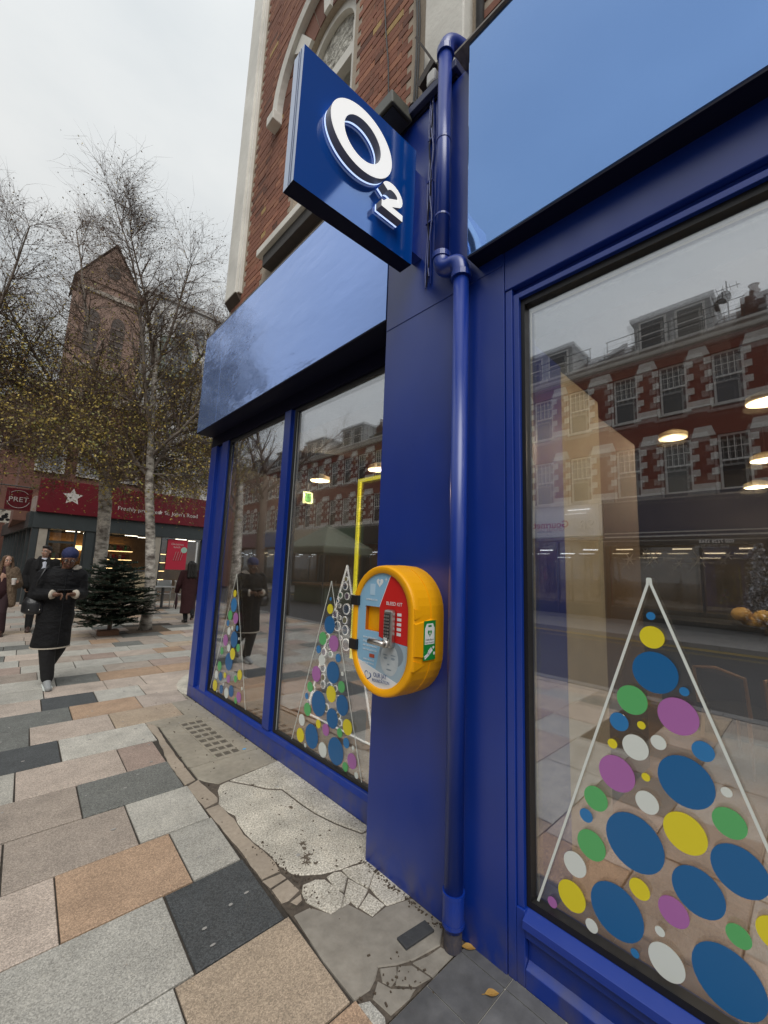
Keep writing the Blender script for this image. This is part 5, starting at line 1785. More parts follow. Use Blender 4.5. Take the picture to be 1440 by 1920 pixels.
def head_on(mb, h, yaw, pitch, s=1.0):
    """skull, jaw, nose, ears, lips; returns the head frame (right, forward, up)"""
    M = Matrix.Rotation(yaw, 3, 'Z') @ Matrix.Rotation(pitch, 3, 'X')
    r, f, u = M @ Vector((1, 0, 0)), M @ Vector((0, -1, 0)), M @ Vector((0, 0, 1))
    h = Vector(h)

    def P(a, b, c):
        return h + (r * a + f * b + u * c) * s

    def ell(c, rad):
        n, m = 14, 9
        q = MB().ball((0, 0, 0), 1, n, m)
        mb.add([P(c[0] + v[0] * rad[0], c[1] + v[1] * rad[1], c[2] + v[2] * rad[2]) for v in q.v], q.f)
    ell((0, -0.012, 0.03), (0.074, 0.093, 0.085))
    ell((0, 0.02, -0.045), (0.056, 0.062, 0.066))
    ell((0, 0.048, -0.084), (0.027, 0.028, 0.022))
    ell((0, 0.085, -0.018), (0.012, 0.021, 0.013))
    ell((0, 0.078, 0.008), (0.009, 0.014, 0.026))
    ell((0, 0.074, -0.052), (0.022, 0.012, 0.006))
    ell((0, 0.074, -0.061), (0.019, 0.011, 0.006))
    for q in (-1, 1):
        ell((q * 0.036, 0.060, -0.020), (0.02, 0.02, 0.02))
        ell((q * 0.033, 0.068, 0.030), (0.022, 0.012, 0.009))
        ell((q * 0.078, -0.01, -0.004), (0.009, 0.017, 0.028))
    return P, r, f, u


def face_parts(P, r, f, u, s, t, brow, lipc):
    for q in (-1, 1):
        b = MB().ball(P(q * 0.031, 0.070, 0.010), 0.0125 * s, 10, 7)
        e = b.build('eye', mat('eye_white', (0.55, 0.53, 0.5), 0.3), t, smooth=True)
        MB().ball(P(q * 0.031, 0.0785, 0.009), 0.0062 * s, 8, 6).build('iris', mat('iris_dark', (0.02, 0.014, 0.01), 0.2), e, smooth=True)
        MB().tube([P(q * 0.014, 0.083, 0.030), P(q * 0.032, 0.084, 0.035), P(q * 0.052, 0.070, 0.029)], [0.0035 * s, 0.0042 * s, 0.002 * s], 6).build('eyebrow', brow, t)
    MB().tube([P(-0.021, 0.078, -0.055), P(-0.008, 0.087, -0.054), P(0.008, 0.087, -0.054), P(0.021, 0.078, -0.055)], [0.003 * s, 0.0065 * s, 0.0065 * s, 0.003 * s], 8).build('lips', lipc, t, smooth=True)


def body(t, m, J, hd, voxel, s=1.0, hands=(), build_h=1.0):
    """one continuous figure grown round the joints J"""
    b = MB()
    c = b.cap
    c(J['pel'] + Vector((0.07, 0, 0)), J['pel'] - Vector((0.07, 0, 0)), 0.10, 0.10)
    c(J['pel'], J['chest'], 0.115, 0.125)
    c(J['chest'] + Vector((0.07, 0, 0.04)), J['chest'] - Vector((0.07, 0, -0.04)), 0.095, 0.095)
    c(J['chest'], J['neck'], 0.09, 0.055)
    c(J['neck'], hd + (hd - J['neck']) * 0.02, 0.052, 0.05)
    for q in 'lr':
        c(J['chest'] + Vector((0, 0, 0.06)), J['sh' + q], 0.07, 0.055)
        c(J['sh' + q], J['el' + q], 0.050, 0.038)
        c(J['el' + q], J['wr' + q], 0.038, 0.025)
        c(J['hip' + q], J['kn' + q], 0.082, 0.052)
        c(J['kn' + q], J['an' + q], 0.054, 0.034)
        c(J['an' + q], J['to' + q], 0.034, 0.026)
    return b


def V(*a):
    return Vector(a)


def sleeve(mb, a, b_, c_, r0, r1, r2):
    mb.cap(a, b_, r0, r1, 14)
    mb.cap(b_, c_, r1, r2, 14)


def shoe(t, an, to, m, sole, w=0.043):
    an, to = Vector(an), Vector(to)
    d = (to - an)
    d.z = 0
    ln = d.length
    d.normalize()
    heel = an - d * 0.055
    heel.z = an.z - 0.045
    toe = to + d * 0.045
    toe.z = to.z - 0.005
    b = MB()
    b.cap(heel + V(0, 0, 0.012), toe, w * 0.86, w * 0.82, 12)
    b.cap(an + V(0, 0, 0.0), an + d * 0.05 - V(0, 0, 0.025), w * 0.95, w * 0.9, 12)
    b.cap(an + V(0, 0, -0.01), toe - d * 0.03, w * 0.9, w * 0.8, 12)
    o = skin_wrap(b.build('shoe', m, t), 0.008, 3)
    sd = V(-d.y, d.x, 0)
    pts = []
    for k, (u, ww) in enumerate(((-0.045, 0.6), (-0.03, 0.95), (0.05, 0.92), (0.12, 1.08), (0.165, 1.0), (0.195, 0.6))):
        pts.append((u * ln / 0.14, ww))
    loop = [heel + d * (u + 0.045) + sd * w * ww for u, ww in pts] + [heel + d * (u + 0.045) - sd * w * ww for u, ww in pts[::-1]]
    slope = (toe.z - heel.z) / max(0.05, (toe - heel).length)
    q = MB()
    vs = []
    for p in loop:
        z = heel.z + (p - heel).dot(d) * slope - w * 0.55
        vs.append(V(p.x, p.y, max(z, 0.001)))
    n = len(vs)
    q.add(vs + [v + V(0, 0, 0.024) for v in vs], [tuple(range(n))[::-1], tuple(range(n, 2 * n))] + [(i, (i + 1) % n, n + (i + 1) % n, n + i) for i in range(n)])
    q.build('sole', sole, o)
    return o


skin_b = mat('skin_brown', (0.17, 0.085, 0.052), 0.5, noise=30, col2=(0.145, 0.07, 0.042))
skin_p = mat('skin_pale', (0.48, 0.29, 0.21), 0.5, noise=30, col2=(0.43, 0.25, 0.18))
lip_b, lip_p = mat('lips_brown', (0.14, 0.045, 0.035), 0.4), mat('lips_pink', (0.36, 0.13, 0.11), 0.4)
hair_d = mat('dark_hair', (0.016, 0.012, 0.010), 0.5, noise=60, stretch=(1, 1, 0.1), bump=(90, 0.8, 0.01))
hair_b = mat('brown_hair', (0.15, 0.085, 0.045), 0.5, noise=50, col2=(0.075, 0.042, 0.022), stretch=(1, 1, 0.08), bump=(70, 0.9, 0.012))
coat_k = mat('black_padded_cloth', (0.009, 0.009, 0.010), 0.8, spec=0.25, noise=8, col2=(0.006, 0.006, 0.007), bump=(12, 0.8, 0.03), stretch=(1, 1, 1.6))
trou = mat('black_trousers', (0.009, 0.009, 0.010), 0.85, bump=(16, 0.7, 0.02))
cream = mat('cream_fleece', (0.55, 0.49, 0.40), 0.9, noise=60, bump=(90, 0.8, 0.01))
leather = mat('black_leather', (0.012, 0.012, 0.013), 0.35, bump=(30, 0.3, 0.01))
metal_b = mat('bag_stud', (0.7, 0.68, 0.6), 0.25, metal=1.0)

# woman with the phone
A0 = V(0.655, 6.5, 0)
t = thing('person', A0, 'person in long black padded coat and navy head wrap looking down at a phone', 'person')
J = {k: A0 + V(*v) for k, v in dict(pel=(-0.01, 0.03, 0.90), chest=(-0.005, 0.0, 1.24), neck=(0.02, -0.03, 1.405), shl=(-0.175, 0.0, 1.345), shr=(0.175, 0.0, 1.345),
     ell=(-0.245, 0.02, 1.085), elr=(0.215, 0.02, 1.10), wrl=(-0.085, -0.22, 1.115), wrr=(0.115, -0.22, 1.115), hipl=(-0.085, 0.03, 0.86), hipr=(0.085, 0.03, 0.86),
     knl=(-0.055, -0.05, 0.47), anl=(-0.01, -0.02, 0.09), tol=(-0.005, -0.16, 0.035), knr=(0.06, 0.06, 0.45), anr=(0.03, 0.36, 0.19), tor=(0.02, 0.29, 0.06)).items()}
hd = A0 + V(0.035, -0.075, 1.535)
b = body(t, skin_b, J, hd, 0.008)
P, r, f, u = head_on(b, hd, R(-6), R(24))
hand(b, J['wrl'], (0.9, -0.35, 0.1), (0, 0.3, 1), (0.1, -0.9, 0.2), 0.75)
hand(b, J['wrr'], (-0.9, -0.35, 0.1), (0, 0.3, 1), (0.1, 0.9, -0.2), 0.75)
skin_wrap(b.build('body', skin_b, t), 0.0065, 2)
face_parts(P, r, f, u, 1.0, t, hair_d, lip_b)
g = MB()
for q in (-1, 1):
    g.tube([P(q * 0.034 + 0.024 * math.cos(a), 0.098, 0.006 + 0.019 * math.sin(a)) for a in [i * math.pi / 9 for i in range(19)]], 0.0024, 5)
    g.tube([P(q * 0.058, 0.098, 0.012), P(q * 0.08, 0.03, 0.014), P(q * 0.082, -0.02, 0.01)], 0.002, 5)
g.tube([P(-0.01, 0.099, 0.01), P(0.01, 0.099, 0.01)], 0.0022, 5)
g.build('glasses', mat('glasses_frame', (0.02, 0.012, 0.01), 0.3), t)
navy = mat('navy_wrap', (0.012, 0.018, 0.075), 0.8, bump=(40, 0.9, 0.01))
w = MB()
q = MB().ball((0, 0, 0), 1, 18, 11)
w.add([P(v[0] * 0.090, -0.028 + v[1] * -0.104, 0.062 + v[2] * 0.085) for v in q.v], q.f)
w.add([P(v[0] * 0.07, -0.085 + v[1] * 0.07, 0.04 + v[2] * 0.07) for v in q.v], q.f)
skin_wrap(w.build('head_wrap', navy, t), 0.008, 3)
c = MB()
c.loft([(A0.z + z, A0.x + x, A0.y + y, rx, ry) for z, x, y, rx, ry in ((0.475, -0.02, 0.05, 0.195, 0.19), (0.52, -0.02, 0.045, 0.195, 0.185), (0.70, -0.015, 0.035, 0.182, 0.165), (0.90, -0.01, 0.02, 0.178, 0.15), (1.05, 0, 0.01, 0.165, 0.138), (1.22, 0, 0.005, 0.19, 0.14), (1.33, 0.0, 0.0, 0.205, 0.13), (1.385, 0.01, -0.005, 0.15, 0.11), (1.42, 0.015, -0.01, 0.09, 0.085))], 28)
sleeve(c, J['shl'], J['ell'], J['wrl'] + V(-0.035, 0.05, 0), 0.08, 0.072, 0.055)
sleeve(c, J['shr'], J['elr'], J['wrr'] + V(0.025, 0.05, 0), 0.08, 0.072, 0.055)
skin_wrap(c.build('coat', coat_k, t), 0.012, 3)
c = MB()
for k in range(18):
    a0, a1 = R(k * 20), R(k * 20 + 21)
    if 60 < (k * 20) % 360 < 70:
        continue
    def hp(a):
        return A0 + V(0.018 + 0.115 * math.cos(a), 0.015 + 0.10 * math.sin(a), 1.40 + 0.018 * math.sin(a))
    c.cap(hp(a0), hp(a1), 0.036, 0.036, 8)
c.cap(A0 + V(-0.02, 0.13, 1.36), A0 + V(0.05, 0.13, 1.36), 0.075, 0.075, 10)
skin_wrap(c.build('hood', coat_k, t), 0.012, 3)
c = MB()
c.cap(A0 + V(0.075, -0.085, 1.385), A0 + V(0.16, 0.0, 1.435), 0.022, 0.026, 8)
c.cap(A0 + V(0.08, -0.07, 1.40), A0 + V(0.13, -0.02, 1.455), 0.02, 0.02, 8)
skin_wrap(c.build('hood_lining', cream, t), 0.008, 2)
c = MB().rings([[(A0.x - 0.02 + 0.199 * math.cos(k * math.pi / 18) * (1 if i < 2 else 0.93), A0.y + 0.05 + 0.194 * math.sin(k * math.pi / 18) * (1 if i < 2 else 0.93), (0.468, 0.482, 0.482, 0.468)[i]) for k in range(36)] for i in (0, 1, 2, 3)], caps=False)
c.build('hem_lining', cream, t)
for w_, d_ in ((J['wrl'], V(-1, 0.75, 0)), (J['wrr'], V(1, 0.75, 0))):
    d_.normalize()
    MB().tube([w_ + d_ * 0.0, w_ + d_ * 0.022], [0.05, 0.056], 16).build('cuff', cream, t, smooth=True)
c = MB()
for q in 'lr':
    c.cap(J['hip' + q], J['kn' + q], 0.098, 0.085, 14)
    c.cap(J['kn' + q], J['an' + q] + V(0, 0, 0.03), 0.085, 0.066, 14)
skin_wrap(c.build('trousers', trou, t), 0.012, 3)
grey_knit = mat('grey_trainer', (0.36, 0.37, 0.37), 0.8, noise=60, col2=(0.22, 0.23, 0.23), bump=(90, 0.5))
shoe(t, J['anl'], J['tol'], grey_knit, white)
shoe(t, J['anr'], J['tor'], grey_knit, white)
MB().tube([A0 + V(0.03, -0.152, 0.52), A0 + V(0.025, -0.150, 0.9), A0 + V(0.02, -0.145, 1.2), A0 + V(0.02, -0.13, 1.34)], 0.003, 5).build('zip', leather, t)
ph = MB().obox(A0 + V(0.015, -0.265, 1.155), ((1, 0, 0.02), (0, 0.75, -0.5), (0, 0.5, 0.75)), (0.075, 0.037, 0.0045))
po = ph.build('mobile_phone', mat('phone_black', (0.01, 0.01, 0.011), 0.25), bevel=0.004)
tag(po, 'black mobile phone held in both hands by the woman in black', 'phone')
bg = MB()
bg.loft([(0.875, A0.x - 0.215, A0.y + 0.02, 0.10, 0.085), (0.90, A0.x - 0.215, A0.y + 0.02, 0.135, 0.10), (1.0, A0.x - 0.225, A0.y + 0.02, 0.125, 0.095), (1.08, A0.x - 0.23, A0.y + 0.02, 0.085, 0.06)], 16)
bag = thing('handbag', A0 + V(-0.21, 0.02, 0.875), 'black leather shoulder bag hanging at the hip of the woman with the phone', 'handbag')
skin_wrap(bg.build('bag_body', leather, bag), 0.012, 2)
MB().tube([A0 + V(-0.25, -0.02, 1.07), A0 + V(-0.24, -0.055, 1.25), A0 + V(-0.185, -0.075, 1.40), A0 + V(-0.15, 0.0, 1.445), A0 + V(-0.18, 0.10, 1.36), A0 + V(-0.22, 0.09, 1.07)], 0.011, 8).build('strap', leather, bag, smooth=True)
for dx in (-0.08, 0.02):
    MB().ball(A0 + V(-0.20 + dx, -0.078, 0.93), 0.008, 8, 6).build('stud', metal_b, bag)

# man in the dark coat
M0 = V(0.80, 11.6, 0)
t = thing('person', M0, 'man in black coat over white shirt walking behind the woman with the phone', 'person')
J = {k: M0 + V(*v) for k, v in dict(pel=(0, 0, 0.96), chest=(0, 0, 1.33), neck=(0.01, -0.01, 1.52), shl=(-0.20, 0, 1.45), shr=(0.20, 0, 1.45), ell=(-0.26, 0.04, 1.15), elr=(0.26, 0.06, 1.15),
     wrl=(-0.24, -0.10, 0.92), wrr=(0.25, -0.02, 0.90), hipl=(-0.09, 0, 0.92), hipr=(0.09, 0, 0.92), knl=(-0.10, -0.12, 0.51), anl=(-0.10, -0.16, 0.10), tol=(-0.11, -0.30, 0.035), knr=(0.09, 0.03, 0.50), anr=(0.09, 0.30, 0.16), tor=(0.09, 0.20, 0.05)).items()}
hd = M0 + V(0.02, -0.03, 1.665)
b = body(t, skin_p, J, hd, 0.01)
P, r, f, u = head_on(b, hd, R(-38), R(4), 1.03)
for q, sd in (('l', -1), ('r', 1)):
    hand(b, J['wr' + q], (0.02 * sd, -0.1, -1), (sd, 0, 0), (0, sd, 0), 0.4)
skin_wrap(b.build('body', skin_p, t), 0.009, 2)
face_parts(P, r, f, u, 1.03, t, hair_d, lip_p)
w = MB()
q = MB().ball((0, 0, 0), 1, 16, 10)
w.add([P(v[0] * 0.083, -0.028 - v[1] * 0.095, 0.058 + v[2] * 0.078) for v in q.v], q.f)
w.add([P(v[0] * 0.068, 0.022 - v[1] * 0.055, 0.105 + v[2] * 0.033) for v in q.v], q.f)
w.add([P(v[0] * 0.079, -0.055 - v[1] * 0.062, 0.005 + v[2] * 0.07) for v in q.v], q.f)
skin_wrap(w.build('hair', hair_d, t), 0.009, 2)
c = MB()
c.loft([(z, M0.x + x, M0.y + y, rx, ry) for z, x, y, rx, ry in ((0.62, 0, 0, 0.24, 0.18), (0.9, 0, 0, 0.225, 0.165), (1.15, 0, 0, 0.205, 0.15), (1.36, 0, 0, 0.235, 0.15), (1.46, 0, 0, 0.225, 0.13), (1.51, 0, 0.02, 0.12, 0.10))], 24)
for q, sd in (('l', -1), ('r', 1)):
    sleeve(c, J['sh' + q], J['el' + q], J['wr' + q], 0.085, 0.072, 0.056)
    c.cap(M0 + V(sd * 0.085, -0.09, 1.50), M0 + V(sd * 0.10, -0.145, 1.30), 0.035, 0.03, 8)
    c.cap(M0 + V(sd * 0.085, -0.09, 1.50), M0 + V(sd * 0.06, 0.08, 1.545), 0.036, 0.036, 8)
skin_wrap(c.build('coat', mat('black_wool', (0.010, 0.010, 0.011), 0.9, bump=(20, 0.6, 0.01)), t), 0.013, 3)
c = MB()
c.loft([(1.0, M0.x + 0.01, M0.y - 0.05, 0.09, 0.118), (1.25, M0.x + 0.01, M0.y - 0.05, 0.085, 0.12), (1.44, M0.x + 0.01, M0.y - 0.045, 0.072, 0.10), (1.50, M0.x + 0.01, M0.y - 0.02, 0.062, 0.07), (1.535, M0.x + 0.01, M0.y - 0.015, 0.058, 0.06)], 18)
c.build('shirt', mat('pale_shirt', (0.55, 0.58, 0.66), 0.8, bump=(14, 0.5, 0.02)), t, smooth=True)
c = MB()
for q in 'lr':
    c.cap(J['hip' + q], J['kn' + q], 0.10, 0.08, 12)
    c.cap(J['kn' + q], J['an' + q], 0.08, 0.062, 12)
skin_wrap(c.build('trousers', trou, t), 0.013, 2)
brown_shoe = mat('brown_shoe', (0.05, 0.024, 0.018), 0.4)
shoe(t, J['anl'], J['tol'], brown_shoe, leather)
shoe(t, J['anr'], J['tor'], brown_shoe, leather)

# woman at the left edge with a cup
W0 = V(0.17, 11.2, 0)
t = thing('person', W0, 'woman with long brown hair in shaggy beige coat at the left edge', 'person')
J = {k: W0 + V(*v) for k, v in dict(pel=(0, 0, 0.85), chest=(0, 0, 1.15), neck=(0.02, -0.01, 1.31), shl=(-0.165, 0, 1.25), shr=(0.165, 0, 1.25), ell=(-0.24, 0.03, 0.98), elr=(0.255, 0.02, 0.985),
     wrl=(-0.22, -0.12, 0.80), wrr=(0.20, -0.20, 1.035), hipl=(-0.08, 0, 0.81), hipr=(0.08, 0, 0.81), knl=(-0.06, 0.08, 0.43), anl=(-0.04, 0.34, 0.17), tol=(-0.03, 0.25, 0.05), knr=(0.07, -0.12, 0.45), anr=(0.10, -0.12, 0.09), tor=(0.10, -0.25, 0.035)).items()}
hd = W0 + V(0.04, -0.03, 1.445)
b = body(t, skin_p, J, hd, 0.01)
P, r, f, u = head_on(b, hd, R(14), R(2), 0.97)
hand(b, J['wrr'], (-0.15, -0.8, 0.35), (-0.9, 0, 0.3), (0.2, 0.2, 0.9), 0.9)
hand(b, J['wrl'], (0.0, -0.1, -1), (-1, 0, 0), (0, -1, 0), 0.4)
skin_wrap(b.build('body', skin_p, t), 0.009, 2)
face_parts(P, r, f, u, 0.97, t, hair_b, lip_p)
w = MB()
q = MB().ball((0, 0, 0), 1, 16, 10)
w.add([P(v[0] * 0.083, -0.03 - v[1] * 0.095, 0.045 + v[2] * 0.078) for v in q.v], q.f)
for sd in (-1, 1):
    w.cap(P(sd * 0.055, 0.035, 0.075), P(sd * 0.082, 0.015, -0.02), 0.022, 0.028, 8)
    w.cap(P(sd * 0.082, 0.01, -0.02), P(sd * 0.10, 0.05, -0.22), 0.03, 0.036, 8)
    w.cap(P(sd * 0.10, 0.05, -0.22), P(sd * 0.12, 0.075, -0.34), 0.036, 0.02, 8)
w.cap(P(0, -0.09, 0.0), P(0, -0.11, -0.25), 0.07, 0.08, 10)
skin_wrap(w.build('hair', hair_b, t), 0.009, 2)
fur = mat('shaggy_fur', (0.235, 0.17, 0.115), 0.95, noise=26, col2=(0.10, 0.068, 0.043), stretch=(1, 1, 0.4), bump=(45, 1.0, 0.04))
c = MB()
for sd in (-1, 1):
    c.cap(W0 + V(sd * 0.10, -0.04, 1.22), W0 + V(sd * 0.165, -0.06, 0.95), 0.085, 0.085, 12)
    c.cap(W0 + V(sd * 0.165, -0.06, 0.95), W0 + V(sd * 0.195, -0.03, 0.60), 0.085, 0.075, 12)
    c.cap(W0 + V(sd * 0.10, 0.08, 1.22), W0 + V(sd * 0.13, 0.09, 0.62), 0.10, 0.11, 12)
    c.cap(W0 + V(sd * 0.06, -0.06, 1.31), W0 + V(sd * 0.10, -0.09, 1.16), 0.045, 0.05, 10)
sleeve(c, J['shl'], J['ell'], J['wrl'], 0.095, 0.088, 0.07)
sleeve(c, J['shr'], J['elr'], J['wrr'] + V(0.0, 0.05, 0), 0.095, 0.088, 0.07)
skin_wrap(c.build('coat', fur, t), 0.014, 2)
maroon = mat('dark_maroon_knit', (0.035, 0.010, 0.014), 0.85, bump=(30, 0.6, 0.01))
c = MB().loft([(0.72, W0.x, W0.y, 0.155, 0.125), (0.9, W0.x, W0.y, 0.15, 0.125), (1.1, W0.x, W0.y, 0.145, 0.12), (1.26, W0.x, W0.y, 0.13, 0.10), (1.34, W0.x + 0.02, W0.y - 0.01, 0.06, 0.06)], 18)
c.build('jumper', maroon, t, smooth=True)
c = MB()
for q in 'lr':
    c.cap(J['hip' + q], J['kn' + q], 0.095, 0.08, 12)
    c.cap(J['kn' + q], J['an' + q], 0.082, 0.07, 12)
skin_wrap(c.build('trousers', mat('maroon_trousers', (0.026, 0.010, 0.013), 0.85), t), 0.013, 2)
shoe(t, J['anl'], J['tol'], brown_shoe, leather)
shoe(t, J['anr'], J['tor'], brown_shoe, leather)
cp = thing('coffee_cup', J['wrr'] + V(-0.02, -0.075, -0.03), 'white paper coffee cup held by the woman in the shaggy coat', 'cup')
cc = J['wrr'] + V(-0.022, -0.078, 0)
MB().loft([(cc.z - 0.045, cc.x, cc.y, 0.029, 0.029), (cc.z + 0.06, cc.x, cc.y, 0.039, 0.039)], 18).build('cup_body', mat('cup_paper', (0.6, 0.54, 0.5), 0.6), cp, smooth=False)
MB().loft([(cc.z + 0.0605, cc.x, cc.y, 0.042, 0.042), (cc.z + 0.072, cc.x, cc.y, 0.041, 0.041), (cc.z + 0.076, cc.x, cc.y, 0.034, 0.034)], 18).build('lid', white, cp)

# woman walking away in maroon
B0 = V(3.85, 11.5, 0)
t = thing('person', B0, 'person with long dark hair in maroon coat walking away past the cafe', 'person')
J = {k: B0 + V(*v) for k, v in dict(pel=(0, 0, 0.88), chest=(0, 0, 1.18), neck=(0, 0, 1.36), shl=(-0.18, 0, 1.28), shr=(0.18, 0, 1.28), ell=(-0.25, 0.03, 1.0), elr=(0.25, 0.0, 1.0),
     wrl=(-0.25, 0.14, 0.80), wrr=(0.24, -0.08, 0.78), hipl=(-0.085, 0, 0.83), hipr=(0.085, 0, 0.83), knl=(-0.07, -0.02, 0.46), anl=(-0.03, -0.04, 0.09), tol=(-0.03, 0.10, 0.035), knr=(0.08, 0.06, 0.46), anr=(0.075, -0.20, 0.24), tor=(0.075, -0.19, 0.11)).items()}
hd = B0 + V(0.0, 0.02, 1.49)
b = body(t, skin_p, J, hd, 0.01)
P, r, f, u = head_on(b, hd, R(180), R(4), 0.97)
for q, sd in (('l', -1), ('r', 1)):
    hand(b, J['wr' + q], (0.0, 0.15, -1), (sd, 0, 0), (0, sd, 0), 0.4)
skin_wrap(b.build('body', skin_p, t), 0.01, 2)
face_parts(P, r, f, u, 0.97, t, hair_d, lip_p)
w = MB()
q = MB().ball((0, 0, 0), 1, 16, 10)
w.add([P(v[0] * 0.088, -0.03 - v[1] * 0.10, 0.035 + v[2] * 0.086) for v in q.v], q.f)
for dx in (-0.06, 0, 0.06):
    w.cap(B0 + V(dx, -0.06, 1.50), B0 + V(dx * 1.4, -0.125, 1.18), 0.06, 0.045, 10)
skin_wrap(w.build('hair', hair_d, t), 0.01, 2)
c = MB()
c.loft([(z, B0.x + x, B0.y + y, rx, ry) for z, x, y, rx, ry in ((0.24, 0.01, 0.0, 0.185, 0.17), (0.5, 0.01, 0.0, 0.18, 0.165), (0.8, 0, 0, 0.19, 0.155), (1.02, 0, 0, 0.18, 0.14), (1.2, 0, 0, 0.20, 0.14), (1.30, 0, 0, 0.195, 0.12), (1.37, 0, 0, 0.10, 0.09))], 24)
for q in 'lr':
    sleeve(c, J['sh' + q], J['el' + q], J['wr' + q], 0.085, 0.075, 0.06)
skin_wrap(c.build('coat', mat('maroon_coat', (0.045, 0.012, 0.014), 0.85, bump=(14, 0.7, 0.02)), t), 0.013, 3)
c = MB()
for q in 'lr':
    c.cap(J['hip' + q], J['kn' + q], 0.09, 0.075, 12)
    c.cap(J['kn' + q], J['an' + q], 0.075, 0.055, 12)
skin_wrap(c.build('trousers', trou, t), 0.013, 2)
shoe(t, J['anl'], J['tol'], leather, leather)
shoe(t, J['anr'], J['tor'], leather, leather)
ub = MB().tube([B0 + V(-0.26, 0.10, 0.78), B0 + V(-0.285, 0.0, 0.5), B0 + V(-0.30, -0.05, 0.36)], [0.012, 0.035, 0.012], 10)
tag(ub.build('umbrella', maroon, smooth=True), 'furled dark umbrella carried by the person walking away', 'umbrella')
# ------------------------------------------------------------------ sandwich shop with the red fascia
FY = 18.0
pr = thing('corner_cafe', (3.8, FY, 0), 'grey framed corner sandwich shop with a long deep red fascia', 'cafe building')
char = mat('charcoal_frame', (0.045, 0.055, 0.058), 0.45, noise=3)
redf = mat('red_fascia', (0.15, 0.007, 0.016), 0.4, noise=2)
pale_st = mat('pale_pier', (0.40, 0.36, 0.30), 0.8, noise=5)
warm = mat('warm_interior', (0.42, 0.26, 0.12), 0.7, noise=2, col2=(0.2, 0.12, 0.06))
MB().box(0.80, 7.6, FY - 0.08, FY + 0.5, 2.52, 3.06).build('beam', char, pr, bevel=0.01)
MB().box(0.84, 7.6, FY - 0.16, FY + 0.3, 3.064, 4.22).build('fascia', redf, pr, bevel=0.01)
for x0, x1, m_ in ((0.80, 0.98, char), (0.99, 1.22, pale_st), (2.30, 2.55, char), (4.55, 4.75, pale_st), (6.35, 6.6, char), (7.3, 7.6, char)):
    MB().box(x0, x1, FY - 0.05, FY + 0.45, 0, 2.519).build('pier', m_, pr, bevel=0.008)
for q in ((1.225, 1.29, 0, 2.518), (1.98, 2.04, 0, 2.518), (2.24, 2.295, 0, 2.518), (2.56, 2.62, 0, 2.518), (4.48, 4.545, 0, 2.518), (4.755, 4.80, 0, 2.518), (6.29, 6.345, 0, 2.518), (1.29, 1.98, 2.05, 2.12), (2.62, 4.48, 1.14, 1.2)):
    MB().box(q[0], q[1], FY, FY + 0.1, q[2], q[3]).build('window_frame', char, pr)
MB().box(2.62, 4.48, FY + 0.02, FY + 0.09, 0.0, 1.139).build('stall_riser', mat('tan_panel', (0.40, 0.33, 0.22), 0.7), pr)
for x0, x1, z0, z1 in ((1.292, 1.978, 0.03, 2.048), (1.292, 1.978, 2.122, 2.516), (2.042, 2.238, 0.03, 2.516), (2.622, 4.478, 1.202, 2.516), (4.802, 6.288, 0.03, 2.516)):
    MB().box(x0, x1, FY + 0.04, FY + 0.05, z0, z1).build('window_pane', glass_f, pr)
# rooms behind: back wall, ceiling, shelves with goods, light strips
MB().box(1.0, 7.5, FY + 4.0, FY + 4.1, 0, 2.9).build('back_wall', warm, pr)
MB().box(0.95, 7.5, FY + 0.12, FY + 4.1, 2.6, 2.7).build('ceiling', mat('cafe_ceiling', (0.22, 0.17, 0.12), 0.8), pr)
MB().box(0.95, 7.5, FY + 0.12, FY + 4.1, -0.05, 0.01).build('floor', mat('cafe_floor', (0.2, 0.17, 0.14), 0.5), pr)
glowm = mat('warm_strip_light', (1, 0.85, 0.6), 0.5, emit=((1.0, 0.66, 0.28), 3.2))
cool = mat('cool_strip_light', (1, 0.95, 0.85), 0.5, emit=((1.0, 0.9, 0.72), 4.0))
for i in range(9):
    MB().box(1.2 + i * 0.65, 1.65 + i * 0.65, FY + 0.7 + (i % 3) * 0.8, FY + 0.76 + (i % 3) * 0.8, 2.55, 2.575).build('light_strip', cool, pr)
sm = MB()
for i in range(26):
    sm.box(1.0, 7.4, FY + 0.2 + i * 0.14, FY + 0.24 + i * 0.14, 2.585, 2.599)
sm.build('ceiling_slats', dark, pr)
rr = random.Random(9)
goods = [mat('pack_red', (0.45, 0.05, 0.04), 0.5), mat('pack_cream', (0.55, 0.45, 0.3), 0.6), mat('pack_green', (0.12, 0.28, 0.10), 0.5), mat('pack_brown', (0.25, 0.12, 0.05), 0.6), mat('pack_white', (0.65, 0.62, 0.55), 0.5)]
for x0, x1, yy, zs in ((1.3, 2.2, FY + 1.4, (0.5, 0.85, 1.2, 1.55)), (2.7, 4.2, FY + 1.8, (1.25, 1.6, 1.95)), (4.9, 5.25, FY + 0.9, (0.5, 0.85, 1.2, 1.55, 1.9))):
    MB().box(x0, x1, yy + 0.35, yy + 0.4, 0.1, 2.2).build('shelf_back', warm, pr)
    for z in zs:
        sh = MB().box(x0, x1, yy, yy + 0.35, z - 0.03, z).build('shelf', char, pr)
        MB().box(x0, x1, yy + 0.01, yy + 0.03, z - 0.055, z - 0.031).build('light_strip', glowm, sh)
        gm = MB()
        x = x0 + 0.02
        while x < x1 - 0.1:
            w_ = rr.uniform(0.05, 0.11)
            gm.k = rr.randrange(5)
            gm.box(x, x + w_ - 0.012, yy + 0.05, yy + 0.3, z + 0.001, z + rr.uniform(0.1, 0.22))
            x += w_
        tag(gm.build('packets', goods, sh, fix=False), kind='stuff')
MB().box(1.3, 4.3, FY + 3.8, FY + 3.9, 1.9, 2.1).build('light_strip', glowm, pr)
t_ = mat('chalk_white', (0.55, 0.52, 0.49), 0.6)
